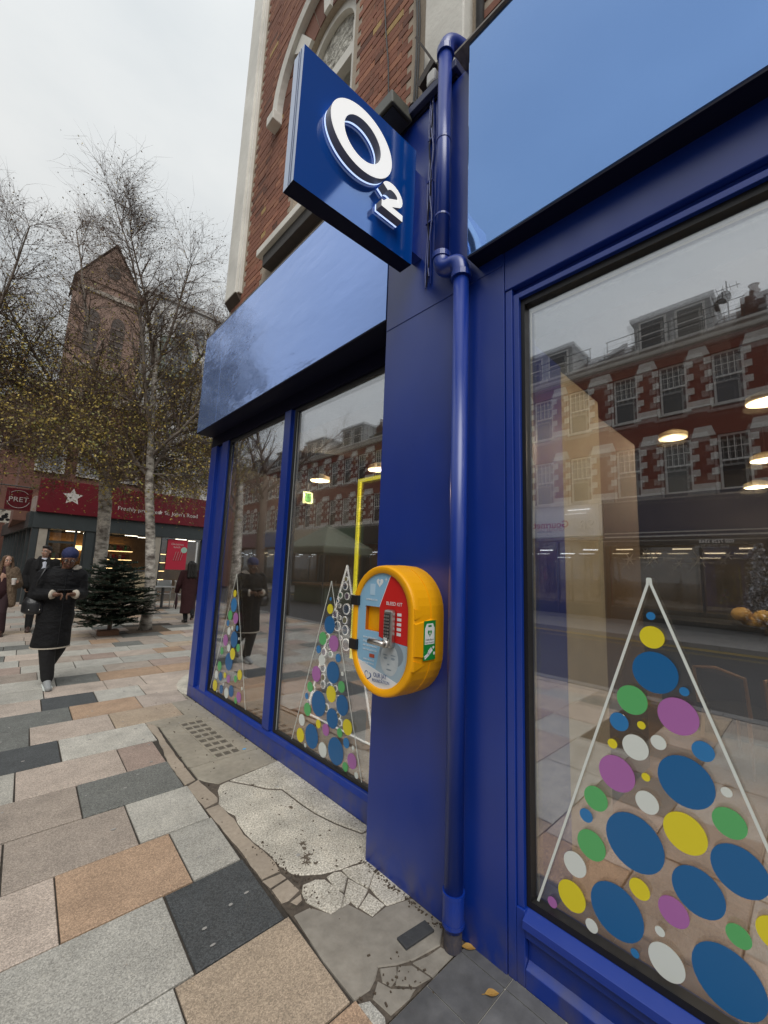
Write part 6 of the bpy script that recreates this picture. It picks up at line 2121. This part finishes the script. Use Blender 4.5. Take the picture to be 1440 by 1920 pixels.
text('Freshly prepared', 0.215, (3.12, FY - 0.165, 3.40), (1, 0, 0.008), (0, 0, 1), t_, pr, ext=0.004)
text("St. John's Road", 0.215, (4.72, FY - 0.165, 3.41), (1, 0, 0.008), (0, 0, 1), t_, pr, ext=0.004)
star = [((0.12 if k % 2 else 0.25) * math.sin(k * math.pi / 5), (0.12 if k % 2 else 0.25) * math.cos(k * math.pi / 5)) for k in range(10)]
MB().prism([(1.75 + a * 1.2, 3.68 + b_ * 1.2) for a, b_ in star], FY - 0.166, FY - 0.161, 'y').build('star_emblem', t_, pr)
MB().prism([(4.58 + a * 0.36, 3.48 + b_ * 0.36) for a, b_ in star], FY - 0.166, FY - 0.161, 'y').build('star_emblem', t_, pr)
po = MB().box(5.02, 5.78, FY - 0.012, FY - 0.002, 1.25, 2.46).build('poster', mat('poster_red', (0.48, 0.02, 0.05), 0.5), pr)
for k in range(4):
    MB().bar((5.28 + k * 0.09, FY - 0.014, 1.62), (5.36 + k * 0.09, FY - 0.014, 1.98), 0.0015, 0.06, up=(0, 1, 0)).build('poster_bar', t_, po)
MB().disc((5.66, FY - 0.0125, 2.05), 0.12, 'y', 20, 0.002).build('poster_disc', mat('poster_mint', (0.35, 0.55, 0.45), 0.5), po)
text('Christmas', 0.115, (5.15, FY - 0.0135, 2.24), (1, 0, 0), (0, 0, 1), t_, po, ext=0.001)
text('lunch', 0.12, (5.25, FY - 0.0135, 2.12), (1, 0, 0), (0, 0, 1), t_, po, ext=0.001)
# left-hand flank running away along the side street
fl_ = MB()
for i in range(9):
    y = FY + 0.9 + i * 1.1
    x = 0.79 - (y - FY) * 0.055
    MB().box(x - 0.02, x + 0.35, y, y + 0.28, 0, 2.52).build('pier', char, pr)
    MB().box(x + 0.1, x + 0.12, y + 0.28, y + 1.1, 0.1, 2.52).build('window_pane', glass_f, pr)
fl_.bar((0.80, FY, 2.79), (0.22, FY + 10.5, 2.79), 0.2, 0.54)
fl_.build('beam', char, pr)
MB().bar((0.84, FY + 0.3, 3.35), (0.27, FY + 10.5, 3.35), 0.14, 0.55).build('fascia', mat('pale_fascia', (0.42, 0.35, 0.31), 0.7, noise=3), pr)
# hanging signs
hs_ = thing('hanging_sign', (0.3, 15.0, 2.8), 'square deep red hanging sign with white lettering above the people', 'hanging sign')
MB().box(0.03, 0.57, 15.0, 15.06, 2.80, 3.40).build('sign_board', redf, hs_, bevel=0.008)
text('PRET', 0.19, (0.30, 14.998, 3.03), (1, 0, 0.03), (0, 0, 1), t_, hs_, ext=0.003, align='CENTER')
MB().tube([(0.30 + 0.24 * math.cos(a), 14.997, 3.10 + 0.24 * math.sin(a)) for a in [R(k * 6 + 195) for k in range(26)]], 0.007, 5).build('ring', t_, hs_)
MB().tube([(0.30 + 0.24 * math.cos(a), 14.997, 3.10 + 0.24 * math.sin(a)) for a in [R(k * 6 + 40) for k in range(17)]], 0.007, 5).build('ring', t_, hs_)
MB().tube([(0.6, 15.03, 3.46), (-0.6, 15.03, 3.46)], 0.018, 6).build('arm', char, hs_)
MB().tube([(-0.58, 15.03, 0), (-0.58, 15.03, 4.2)], 0.05, 10).build('post', char, hs_)
h2 = thing('hanging_sign', (0.05, 15.4, 2.4), 'small white hanging sign with black blotches below the red sign', 'hanging sign')
MB().box(-0.3, 0.19, 15.4, 15.44, 2.46, 2.80).build('sign_board', mat('sign_cream', (0.66, 0.63, 0.55), 0.6), h2)
for dx, dz, r_ in ((0.03, 0.18, 0.07), (-0.03, 0.10, 0.06), (0.10, 0.1, 0.045), (0.06, 0.25, 0.04)):
    MB().disc((0.05 + dx, 15.399, 2.44 + dz), r_, 'y', 12, 0.002, r_ * 0.8).build('blotch', black, h2)
MB().tube([(0.1, 15.42, 2.8), (-0.56, 15.1, 2.84)], 0.014, 6).build('arm', char, h2)

# chairs and a table outside
alu = mat('brushed_aluminium', (0.55, 0.56, 0.55), 0.35, metal=0.6)
tb = thing('cafe_table', (4.28, 15.3, 0), 'small silver cafe table outside the red-signed shop', 'table')
MB().box(3.95, 4.6, 15.0, 15.6, 0.70, 0.73).build('table_top', alu, tb, bevel=0.008)
MB().tube([(4.28, 15.3, 0.02), (4.28, 15.3, 0.70)], 0.045, 12).build('column', grey_metal, tb)
MB().box(4.05, 4.5, 15.1, 15.5, 0.0, 0.03).build('foot', grey_metal, tb)


def cafe_chair(x, y, rz, label):
    t = thing('cafe_chair', (x, y, 0), label, 'chair', 'silver cafe chairs', rz)
    p_ = lambda a, b_, c_: (x + a, y + b_, c_)
    for s in (-1, 1):
        MB().tube([p_(s * 0.24, -0.22, 0), p_(s * 0.24, -0.22, 0.44), p_(s * 0.25, -0.20, 0.66), p_(s * 0.25, 0.1, 0.68), p_(s * 0.23, 0.24, 0.62)], 0.015, 8).build('arm_frame', alu, t, smooth=True)
        MB().tube([p_(s * 0.22, 0.24, 0.0), p_(s * 0.21, 0.21, 0.45), p_(s * 0.20, 0.28, 0.92)], 0.015, 8).build('leg', alu, t, smooth=True)
    MB().box(x - 0.22, x + 0.22, y - 0.22, y + 0.22, 0.435, 0.46).build('seat', alu, t, bevel=0.01)
    MB().box(x - 0.21, x + 0.21, y + 0.255, y + 0.28, 0.56, 0.93).build('backrest', alu, t, bevel=0.01)


cafe_chair(4.42, 15.75, 2.9, 'silver cafe chair facing away beside the cafe table')
cafe_chair(4.95, 15.3, 1.4, 'silver cafe chair nearest the person in maroon')

# ------------------------------------------------------------------ buildings behind the trees
brick_far = mat('brown_church_brick', (0.33, 0.225, 0.18), 0.9, noise=1.2, col2=(0.26, 0.17, 0.135), bump=(12, 0.4, 0.02))
brick_far2 = mat('dull_red_brick', (0.20, 0.095, 0.068), 0.9, noise=1.5, col2=(0.13, 0.062, 0.046), bump=(12, 0.4, 0.02))
slate = mat('slate_roof', (0.24, 0.18, 0.155), 0.7, noise=6, bump=(14, 0.4, 0.02))
band = mat('stone_band', (0.42, 0.37, 0.31), 0.8, noise=3)
tw_ = thing('church_tower', (4.4, 40, 0), 'tall brown brick church tower with pointed gable behind the birches', 'church tower')
MB().box(2.3, 6.6, 40, 44, 0, 24.6).build('tower_wall', brick_far, tw_)
MB().prism([(2.1, 24.6), (6.8, 24.6), (4.45, 28.4)], 39.9, 44.1, 'y').build('gable', brick_far, tw_)
MB().add([(1.9, 39.8, 24.5), (1.9, 44.2, 24.5), (4.45, 44.2, 28.75), (4.45, 39.8, 28.75), (7.0, 39.8, 24.5), (7.0, 44.2, 24.5)], [(0, 3, 2, 1), (3, 4, 5, 2)]).build('roof', slate, tw_, fix=False)
for x0 in (2.05, 6.35):
    for z1, ex in ((10.0, 0.5), (17.0, 0.35), (23.0, 0.2)):
        MB().box(x0 - 0.1, x0 + 0.6, 39.98 - ex, 39.999, 0 if z1 == 10 else z1 - 7, z1).build('buttress', brick_far, tw_)
for z in (10.2, 17.0, 23.6):
    MB().box(2.2, 6.7, 39.86, 40.0, z, z + 0.35).build('stone_band', band, tw_)
for x in (3.5, 5.3):
    for z0, h in ((18.2, 3.2), (11.6, 2.6)):
        w_ = MB().prism([(x - 0.5, z0), (x + 0.5, z0), (x + 0.5, z0 + h)] + [(x + 0.5 * math.cos(a), z0 + h + 0.75 * math.sin(a)) for a in [R(k * 20) for k in range(1, 9)]] + [(x - 0.5, z0 + h)], 39.95, 40.02, 'y').build('louvred_opening', mat('louvre_shadow', (0.09, 0.075, 0.068), 0.8), tw_)
        for k in range(6):
            MB().box(x - 0.48, x + 0.48, 39.9, 39.948, z0 + 0.2 + k * h / 6, z0 + 0.3 + k * h / 6).build('louvre', slate, w_)
MB().disc((4.45, 39.89, 26.0), 0.55, 'y', 20, 0.05).build('round_window', MATS['louvre_shadow'], tw_)
MB().box(-2.0, 2.29, 41, 46, 0, 12.5).build('side_aisle', brick_far2, tw_)
MB().prism([(-2.3, 12.5), (2.28, 12.5), (2.28, 15.2)], 40.8, 46.2, 'y').build('roof', slate, tw_)

pb = thing('pale_building', (10.5, 42, 0), 'pale rendered apartment block seen through the right birch', 'building')
pale_r = mat('pale_render', (0.66, 0.65, 0.63), 0.85, noise=0.8, col2=(0.58, 0.57, 0.55))
MB().box(7.6, 15.5, 42, 50, 0, 27.0).build('wall', pale_r, pb)
MB().box(7.4, 15.7, 41.8, 50.2, 27.0, 27.5).build('parapet', mat('grey_parapet', (0.42, 0.41, 0.40), 0.7), pb)
for i in range(4):
    for k in range(6):
        o = MB().box(8.3 + i * 1.9, 9.2 + i * 1.9, 41.95, 41.999, 5 + k * 3.7, 6.8 + k * 3.7).build('window', band, pb)
        MB().box(8.38 + i * 1.9, 9.12 + i * 1.9, 41.93, 41.949, 5.08 + k * 3.7, 6.72 + k * 3.7).build('pane', mat('dim_pane', (0.25, 0.26, 0.265), 0.15), o)
dm = MB().box(9.0, 11.6, 40.6, 41.94, 19.0, 22.6).build('bay', mat('grey_green_cladding', (0.20, 0.24, 0.21), 0.7), pb)
MB().box(9.3, 11.3, 40.55, 40.599, 19.8, 21.9).build('pane', MATS['dim_pane'], dm)

ub_ = thing('brick_terrace', (2.5, 20, 3), 'red brick storey with white sash windows above the sandwich shop', 'building')
MB().box(0.3, 4.2, 19.0, 26, 2.8, 7.6).build('wall', brick_far2, ub_)
MB().box(0.2, 4.3, 18.85, 26, 7.6, 7.95).build('parapet', band, ub_)
MB().box(4.21, 9.5, 19.6, 26, 2.8, 5.2).build('wall', mat('pale_brick_wall', (0.36, 0.31, 0.26), 0.9, noise=2), ub_)
for x in (0.75, 1.95, 3.15):
    o = MB().box(x - 0.1, x + 0.75, 18.93, 18.999, 4.6, 6.5).build('window', mat('white_sash', (0.6, 0.59, 0.56), 0.6), ub_)
    for a in (0, 1):
        for c_ in (0, 1):
            MB().box(x - 0.04 + a * 0.355, x + 0.27 + a * 0.355, 18.915, 18.929, 4.68 + c_ * 0.9, 5.48 + c_ * 0.9).build('pane', MATS['dim_pane'], o)
for x in (5.0, 6.6, 8.2):
    MB().box(x, x + 0.9, 19.54, 19.599, 4.35, 5.0).build('window', MATS['white_sash'], ub_)
lt = thing('brick_terrace', (-2.5, 30, 0), 'row of low brick buildings at the far left behind the hanging signs', 'building')
MB().box(-9, -0.2, 29, 36, 0, 8.5).build('wall', brick_far2, lt)
MB().prism([(-9.3, 8.5), (0.1, 8.5), (0.1, 8.8), (-9.3, 8.8)], 28.8, 36, 'y').build('parapet', band, lt)
for i in range(6):
    for z in (3.6, 6.2):
        o = MB().box(-8 + i * 1.35, -7.2 + i * 1.35, 28.94, 28.999, z, z + 1.6).build('window', MATS['white_sash'], lt)
        MB().box(-7.93 + i * 1.35, -7.27 + i * 1.35, 28.92, 28.939, z + 0.08, z + 1.5).build('pane', MATS['dim_pane'], o)
# ------------------------------------------------------------------ terrace across the street (seen in the glass)
OX = -14.56
tbrick = mat('terrace_red_brick', (0.21, 0.052, 0.035), 0.9, noise=2.5, col2=(0.15, 0.036, 0.026), bump=(14, 0.6, 0.015), stretch=(1, 1, 5))
quoin_m = mat('white_quoin', (0.72, 0.70, 0.66), 0.8, noise=4, col2=(0.55, 0.53, 0.49))
sash = mat('white_sash_paint', (0.74, 0.73, 0.70), 0.6)
paneb, _N, _K, _p = nodes_of('dark_window_pane')
_p.inputs['Roughness'].default_value = 0.06
_oi = _N.new('ShaderNodeObjectInfo')
_rp = _N.new('ShaderNodeValToRGB')
_rp.color_ramp.interpolation = 'CONSTANT'
for _i, (_x, _c) in enumerate(((0.0, (0.03, 0.035, 0.04, 1)), (0.45, (0.10, 0.10, 0.095, 1)), (0.65, (0.26, 0.25, 0.22, 1)), (0.8, (0.05, 0.05, 0.06, 1)))):
    _e = _rp.color_ramp.elements[_i] if _i < 2 else _rp.color_ramp.elements.new(_x)
    _e.position, _e.color = _x, _c
_K.new(_oi.outputs['Random'], _rp.inputs['Fac'])
_K.new(_rp.outputs['Color'], _p.inputs['Base Color'])
tile_r = mat('dark_roof_tiles', (0.055, 0.045, 0.043), 0.8, noise=3, bump=(9, 0.8, 0.05), stretch=(1, 0.3, 4))
lead = mat('grey_dormer', (0.42, 0.43, 0.43), 0.7, noise=3)
chim = mat('chimney_brick', (0.12, 0.055, 0.04), 0.9, noise=6, bump=(20, 0.5, 0.02))
HW = 5.1
P_ = 1.63


def house(cy, first):
    """one house, built facing +X with its front at OX"""
    t = thing('terrace_house', (OX, cy, 0), 'x', 'house', 'red brick terrace across the street')
    y0, y1 = cy - HW / 2 + 0.001, cy + HW / 2 - 0.001
    w_ = MB()
    zs = [(4.77, 6.75), (7.87, 9.80)]
    cuts = [cy - P_, cy, cy + P_]
    xs = OX - 0.3
    # wall as piers and spandrels round the real openings
    zc = [4.72, 4.77, 6.75, 7.87, 9.80, 10.35]
    w_.box(xs, OX, y0, y1, 4.72, 4.77)
    w_.box(xs, OX, y0, y1, 6.7501, 7.8699)
    w_.box(xs, OX, y0, y1, 9.8001, 10.35)
    for z0, z1 in zs:
        e = y0
        for c in cuts:
            w_.box(xs, OX, e, c - 0.44, z0 + 0.0001, z1)
            e = c + 0.44
        w_.box(xs, OX, e, y1, z0 + 0.0001, z1)
    w_.box(OX - 8, OX - 0.301, y0, y1, 0, 10.3)
    w_.build('wall', tbrick, t, fix=False)
    for c in cuts:
        for z0, z1 in zs:
            f = MB()
            for s in (-1, 1):
                f.box(OX - 0.17, OX - 0.08, c + s * 0.40 - 0.035, c + s * 0.40 + 0.035, z0, z1)
            m_ = (z0 + z1) / 2 + 0.05
            f.box(OX - 0.17, OX - 0.06, c - 0.365, c + 0.365, m_ - 0.03, m_ + 0.03)
            f.box(OX - 0.17, OX - 0.08, c - 0.365, c + 0.365, z0, z0 + 0.07)
            f.box(OX - 0.17, OX - 0.08, c - 0.365, c + 0.365, z1 - 0.07, z1)
            for k in (-1, 0, 1):
                f.box(OX - 0.14, OX - 0.10, c + k * 0.18 - 0.013, c + k * 0.18 + 0.013, m_ + 0.031, z1 - 0.071)
            f.box(OX - 0.142, OX - 0.102, c - 0.364, c + 0.364, (m_ + z1) / 2 - 0.012, (m_ + z1) / 2 + 0.012)
            fo = f.build('window', sash, t, fix=False)
            MB().box(OX - 0.13, OX - 0.12, c - 0.364, c + 0.364, z0 + 0.071, z1 - 0.071).build('pane', paneb, fo)
            MB().box(OX - 0.005, OX + 0.07, c - 0.52, c + 0.52, z0 - 0.085, z0 - 0.002).build('sill', quoin_m, fo)
    q = MB()
    for z0, z1 in zs:
        for i, c in enumerate(cuts + [cuts[-1] + P_]):
            a, b_ = c - P_ + 0.44, c - 0.44
            a, b_ = max(a, y0 + 0.002), min(b_, y1 - 0.002)
            if b_ - a < 0.1:
                continue
            for zz in (z0 + 0.55, z0 + 1.1, z0 + 1.6):
                if i > 0:
                    q.box(OX + 0.002, OX + 0.035, a, a + 0.21, zz, zz + 0.24)
                if i < 3:
                    q.box(OX + 0.002, OX + 0.035, b_ - 0.21, b_, zz, zz + 0.24)
            q.box(OX + 0.002, OX + 0.04, a, b_, z0, z0 + 0.26)
            mz = z1 + 0.0
            if i not in (0, 3):
                q.prism([(a + 0.02, mz), (b_ - 0.02, mz), (b_ - 0.13, mz + 0.36), (a + 0.13, mz + 0.36)], OX + 0.002, OX + 0.05, 'x')
            else:
                q.prism([(a, mz), (b_, mz), (b_ - (0.1 if i == 0 else 0), mz + 0.36), (a + (0.1 if i == 3 else 0), mz + 0.36)], OX + 0.002, OX + 0.05, 'x')
    tag(q.build('quoins', quoin_m, t, fix=False), kind='stuff')
    MB().prism([(OX - 0.1, 10.3501), (OX + 0.12, 10.38), (OX + 0.16, 10.52), (OX + 0.28, 10.58), (OX + 0.28, 10.68), (OX - 0.1, 10.68)], y0, y1, 'y').build('cornice', quoin_m, t)
    MB().add([(OX + 0.1, y0, 10.70), (OX + 0.1, y1, 10.70), (OX - 3.4, y1, 12.9), (OX - 3.4, y0, 12.9), (OX - 8, y1, 10.4), (OX - 8, y0, 10.4)], [(0, 1, 2, 3), (3, 2, 4, 5)]).build('roof', tile_r, t, fix=False)
    d = MB()
    d.box(OX - 3.0, OX - 0.35, cy - 1.28, cy + 1.28, 10.75, 12.25)
    d.box(OX - 3.1, OX - 0.2, cy - 1.4, cy + 1.4, 12.2501, 12.38)
    do = d.build('dormer', lead, t)
    for s in (-1, 1):
        o = MB().box(OX - 0.349, OX - 0.31, cy + s * 0.62 - 0.48, cy + s * 0.62 + 0.48, 10.9, 12.15)
        o = o.build('dormer_window', sash, do)
    for s in (-1, 1):
        for z0, z1 in ((10.98, 11.5), (11.56, 12.08)):
            MB().box(OX - 0.3095, OX - 0.30, cy + s * 0.62 - 0.40, cy + s * 0.62 + 0.40, z0, z1).build('dormer_pane', paneb, do)
    rl = MB()
    for z in (11.15, 11.55):
        rl.tube([(OX + 0.1, y0 + 0.3, z), (OX + 0.1, y1 - 0.3, z)], 0.018, 5)
    for k in range(5):
        rl.tube([(OX + 0.1, y0 + 0.35 + k * 1.1, 10.69), (OX + 0.1, y0 + 0.35 + k * 1.1, 11.56)], 0.016, 5)
    rl.build('railing', black, t)
    MB().prism([(OX + 0.2, 10.69), (OX + 0.2, 10.85), (OX - 3.4, 13.15), (OX - 3.4, 12.9)], y1 - 0.2, y1 - 0.001, 'y').build('party_parapet', tile_r, t)
    # ground-floor shop
    MB().box(OX - 0.29, OX + 0.25, y0, y0 + 0.22, 0, 3.2).build('pilaster', MATS['charcoal_frame'], t)
    MB().box(OX - 0.25, OX - 0.2, y0 + 0.22, y1, 0.0, 0.5).build('stall_riser', MATS['charcoal_frame'], t)
    MB().box(OX - 0.24, OX - 0.23, y0 + 0.22, y1, 0.5, 3.1).build('shop_window', glass_f, t)
    MB().box(OX - 0.2, OX - 0.15, cy - 0.5, cy - 0.42, 0, 3.1).build('shop_frame', MATS['charcoal_frame'], t)
    return t


names = [('navy_shopfront', (0.012, 0.018, 0.06)), ('white_shopfront', (0.70, 0.71, 0.73)), ('red_shopfront', (0.32, 0.02, 0.03)), ('black_shopfront', (0.015, 0.015, 0.017)),
         ('green_shopfront', (0.03, 0.11, 0.07)), ('cream_shopfront', (0.5, 0.44, 0.33)), ('blue_shopfront', (0.02, 0.08, 0.26)), ('maroon_shopfront', (0.14, 0.02, 0.03))]
descr = ['navy shopfront', 'white numbered shop sign', 'red shop sign', 'black shop sign', 'green shop sign', 'cream shop sign', 'blue shop sign', 'maroon shop sign']
H0 = house(3.3, True)
houses = []
for k in range(-1, 10):
    cy = 3.3 + HW * k
    h = H0 if k == 0 else dup(H0, (OX, cy, 0))
    i = k % 8
    far = '' if 0 <= k < 7 else (' far along' if k > 6 else ' at the near end')
    h['label'] = 'red brick terrace house with %s reflected in the glass%s' % (descr[i], far)
    houses.append((k, cy, h, i))
for k, cy, h, i in houses:
    m_ = mat(names[i][0], names[i][1], 0.45)
    LOC[h.name] = Vector((OX, cy, 0))
    f = MB().box(OX - 0.2, OX + 0.32, cy - HW / 2 + 0.03, cy + HW / 2 - 0.03, 3.28 if i else 3.12, 4.60)
    f.build('shop_fascia', m_, h)
    MB().box(OX - 0.2, OX + 0.36, cy - HW / 2 + 0.02, cy + HW / 2 - 0.02, 4.601, 4.70).build('fascia_cornice', quoin_m if i != 0 else m_, h)
    if k % 2 == 0:
        ya = cy - HW / 2
        co = MB().box(OX - 2.6, OX - 0.9, ya - 0.3, ya + 0.5, 10.8, 12.05).build('chimney', chim, h)
        for q in range(4):
            MB().loft([(12.05, OX - 2.4 + q * 0.45, ya + 0.1, 0.16, 0.16), (12.42, OX - 2.4 + q * 0.45, ya + 0.1, 0.12, 0.12), (12.47, OX - 2.4 + q * 0.45, ya + 0.1, 0.17, 0.17)], 10).build('chimney_pot', chim, co)
    # lit room behind the shop window
    wm = mat('shop_room_warm', (0.32, 0.22, 0.13), 0.8, noise=1.5, col2=(0.12, 0.08, 0.05))
    lit = mat('shop_strip_warm', (1, 0.9, 0.7), 0.5, emit=((1.0, 0.80, 0.5), 2.6)) if i % 2 == 0 else mat('shop_strip_cool', (1, 1, 1), 0.5, emit=((0.85, 0.92, 1.0), 2.6))
    MB().box(OX - 0.3, OX - 0.295, cy - 2.4, cy + 2.5, 0.5, 3.1).build('shop_room', wm, h)
    for q in range(5):
        MB().box(OX - 0.293, OX - 0.27, cy - 2.1 + q * 0.95, cy - 1.5 + q * 0.95, 2.72 - (q % 2) * 0.16, 2.755 - (q % 2) * 0.16).build('strip_light', lit, h)
kx = OX + 0.325
YP = (0, 1, 0)
h0 = [h for k, cy, h, i in houses if k == 0][0]
h1 = [h for k, cy, h, i in houses if k == 1][0]
tg = mat('pale_letters', (0.7, 0.7, 0.72), 0.5, emit=((1, 1, 1), 0.15))
text('020 7228 5568', 0.155, (kx, 1.85, 2.90), YP, ZU, tg, h0, ext=0.004)
MB().box(kx - 0.05, kx - 0.001, 0.8, 5.8, 2.84, 3.10).build('number_board', mat('number_board_black', (0.012, 0.012, 0.014), 0.4), h0)
for z, m2 in ((3.16, 'brushed_aluminium'), (3.30, 'brushed_aluminium')):
    MB().box(kx, kx + 0.03, 0.8, 5.8, z, z + 0.045).build('trim', MATS[m2], h0)
redl = mat('crimson_letters', (0.42, 0.01, 0.06), 0.5)
text('Gourmet B', 0.42, (kx, 7.22, 3.68), YP, ZU, redl, h1, ext=0.004, bold=0.008)
text('London fast food', 0.10, (kx, 7.95, 3.48), YP, ZU, tg if False else inkb, h1, ext=0.003)
text('98', 0.60, (kx + 0.02, 6.18, 3.55), YP, ZU, mat('raised_white', (0.78, 0.78, 0.76), 0.4), h1, ext=0.03)
tr = MB().box(kx + 0.1, kx + 0.14, 6.3, 7.2, 4.36, 4.39)
tr.build('trough_light', mat('trough_glow', (1, 1, 1), 0.5, emit=((0.95, 0.97, 1), 1.1)), h1)
for k, cy, h, i in houses:
    if i == 2:
        text('MOBILE FONES', 0.44, (kx, cy - 2.0, 3.7), YP, ZU, tg, h, ext=0.004, bold=0.01)
ae = thing('tv_aerial', (OX - 1.0, 1.9, 11), 'thin television aerial on the roof across the street, seen in the glass', 'aerial')
MB().tube([(OX - 1.0, 1.6, 11.2), (OX - 1.0, 1.6, 13.0)], 0.025, 6).build('mast', black, ae)
MB().tube([(OX - 1.0, 1.2, 12.7), (OX - 1.0, 2.6, 12.7)], 0.016, 5).build('boom', black, ae)
for q in range(7):
    MB().tube([(OX - 1.25, 1.3 + q * 0.2, 12.7), (OX - 0.75, 1.3 + q * 0.2, 12.7)], 0.01, 4).build('rod', black, ae)
MB().tube([(OX - 1.0, 1.66, 12.3), (OX - 0.86, 1.7, 12.3)], [0.2, 0.24], 14).build('dish', black, ae)
# stars in the window over the road
st = MB()
star6 = [((0.05 if q % 2 else 0.22) * math.cos(q * math.pi / 6), (0.05 if q % 2 else 0.22) * math.sin(q * math.pi / 6)) for q in range(12)]
for yy, zz, s in ((5.1, 2.35, 1.2), (4.3, 2.42, 1.5), (2.9, 2.38, 1.6), (3.5, 2.2, 0.8), (4.55, 2.62, 0.8), (2.1, 2.5, 0.8)):
    o = MB().prism([(yy + a * s, zz + b_ * s) for a, b_ in star6], OX - 0.21, OX - 0.195, 'x').build('paper_star', mat('paper_star_white', (0.7, 0.62, 0.5), 0.6), h0)
sx = thing('silver_tree', (OX + 0.6, 1.25, 0), 'tinsel covered Christmas tree across the street reflected in the right window', 'christmas tree')
tm = [mat('tinsel_silver', (0.6, 0.62, 0.68), 0.3, metal=0.6), mat('tinsel_dark', (0.10, 0.11, 0.13), 0.5)]
b = MB()
r2 = random.Random(3)
for _ in range(1500):
    z = 0.4 + 2.4 * r2.random()
    ra = 0.42 * (1.15 - (z - 0.4) / 2.6) * math.sqrt(r2.random())
    a = r2.uniform(0, 6.28)
    p0 = Vector((OX + 0.6 + ra * math.cos(a), 1.25 + ra * math.sin(a), z))
    v1 = Vector((r2.gauss(0, 1), r2.gauss(0, 1), r2.gauss(0, 1))).normalized() * 0.05
    v2 = Vector((r2.gauss(0, 1), r2.gauss(0, 1), r2.gauss(0, 1))).normalized() * 0.05
    b.k = 0 if r2.random() < 0.5 else 1
    b.add([p0 - v1, p0 + v2, p0 + v1, p0 - v2], [(0, 1, 2, 3)])
tag(b.build('tinsel', tm, sx, fix=False), kind='stuff')
MB().tube([(OX + 0.6, 1.25, 0), (OX + 0.6, 1.25, 2.8)], 0.04, 8).build('trunk', bark_d, sx)
# market gazebo and lamp post over the road
ms_ = thing('market_stall', (-8.3, 17, 0), 'green canopied market stall across the road reflected in the left window', 'market stall')
can = mat('olive_canvas', (0.13, 0.15, 0.11), 0.8, noise=3, bump=(6, 0.4, 0.03))
MB().add([(-9.8, 15.2, 2.55), (-6.9, 15.2, 2.55), (-6.9, 18.8, 2.55), (-9.8, 18.8, 2.55), (-8.35, 17, 3.75), (-9.8, 15.2, 2.25), (-6.9, 15.2, 2.25), (-6.9, 18.8, 2.25), (-9.8, 18.8, 2.25)],
         [(0, 1, 4), (1, 2, 4), (2, 3, 4), (3, 0, 4), (0, 5, 6, 1), (1, 6, 7, 2), (2, 7, 8, 3), (3, 8, 5, 0)]).build('canopy', can, ms_, fix=False)
for a in (-9.75, -6.95):
    for b_ in (15.25, 18.75):
        MB().tube([(a, b_, -0.1), (a, b_, 2.6)], 0.03, 8).build('post', grey_metal, ms_)
MB().box(-9.4, -7.3, 15.6, 18.4, 0.75, 0.8).build('table_top', wood_c, ms_)
MB().box(-9.3, -7.4, 15.7, 18.3, -0.1, 0.749).build('cloth_front', can, ms_)
lp = thing('lamp_post', (-3.6, 10.3, 0), 'tall grey lamp post at the kerb reflected in the left window', 'lamp post')
MB().tube([(-3.3, 12.0, -0.1), (-3.3, 12.0, 1.2), (-3.3, 12.0, 8.0)], [0.09, 0.075, 0.05], 12).build('post', grey_metal, lp, smooth=True)
MB().tube([(-3.3, 12.0, 8.0), (-3.7, 12.0, 8.4), (-4.6, 12.0, 8.5)], 0.035, 8).build('arm', grey_metal, lp)
MB().box(-5.2, -4.6, 11.88, 12.12, 8.44, 8.56).build('lamp_head', grey_metal, lp)

# ------------------------------------------------------------------ lettering becomes plain mesh
dg = bpy.context.evaluated_depsgraph_get()
for o in [o for o in S.objects if o.type == 'FONT']:
    me = bpy.data.meshes.new_from_object(o.evaluated_get(dg))
    n = bpy.data.objects.new('lettering', me)
    COL.objects.link(n)
    n.parent = o.parent
    n.matrix_local = o.matrix_local.copy()
    bpy.data.objects.remove(o)
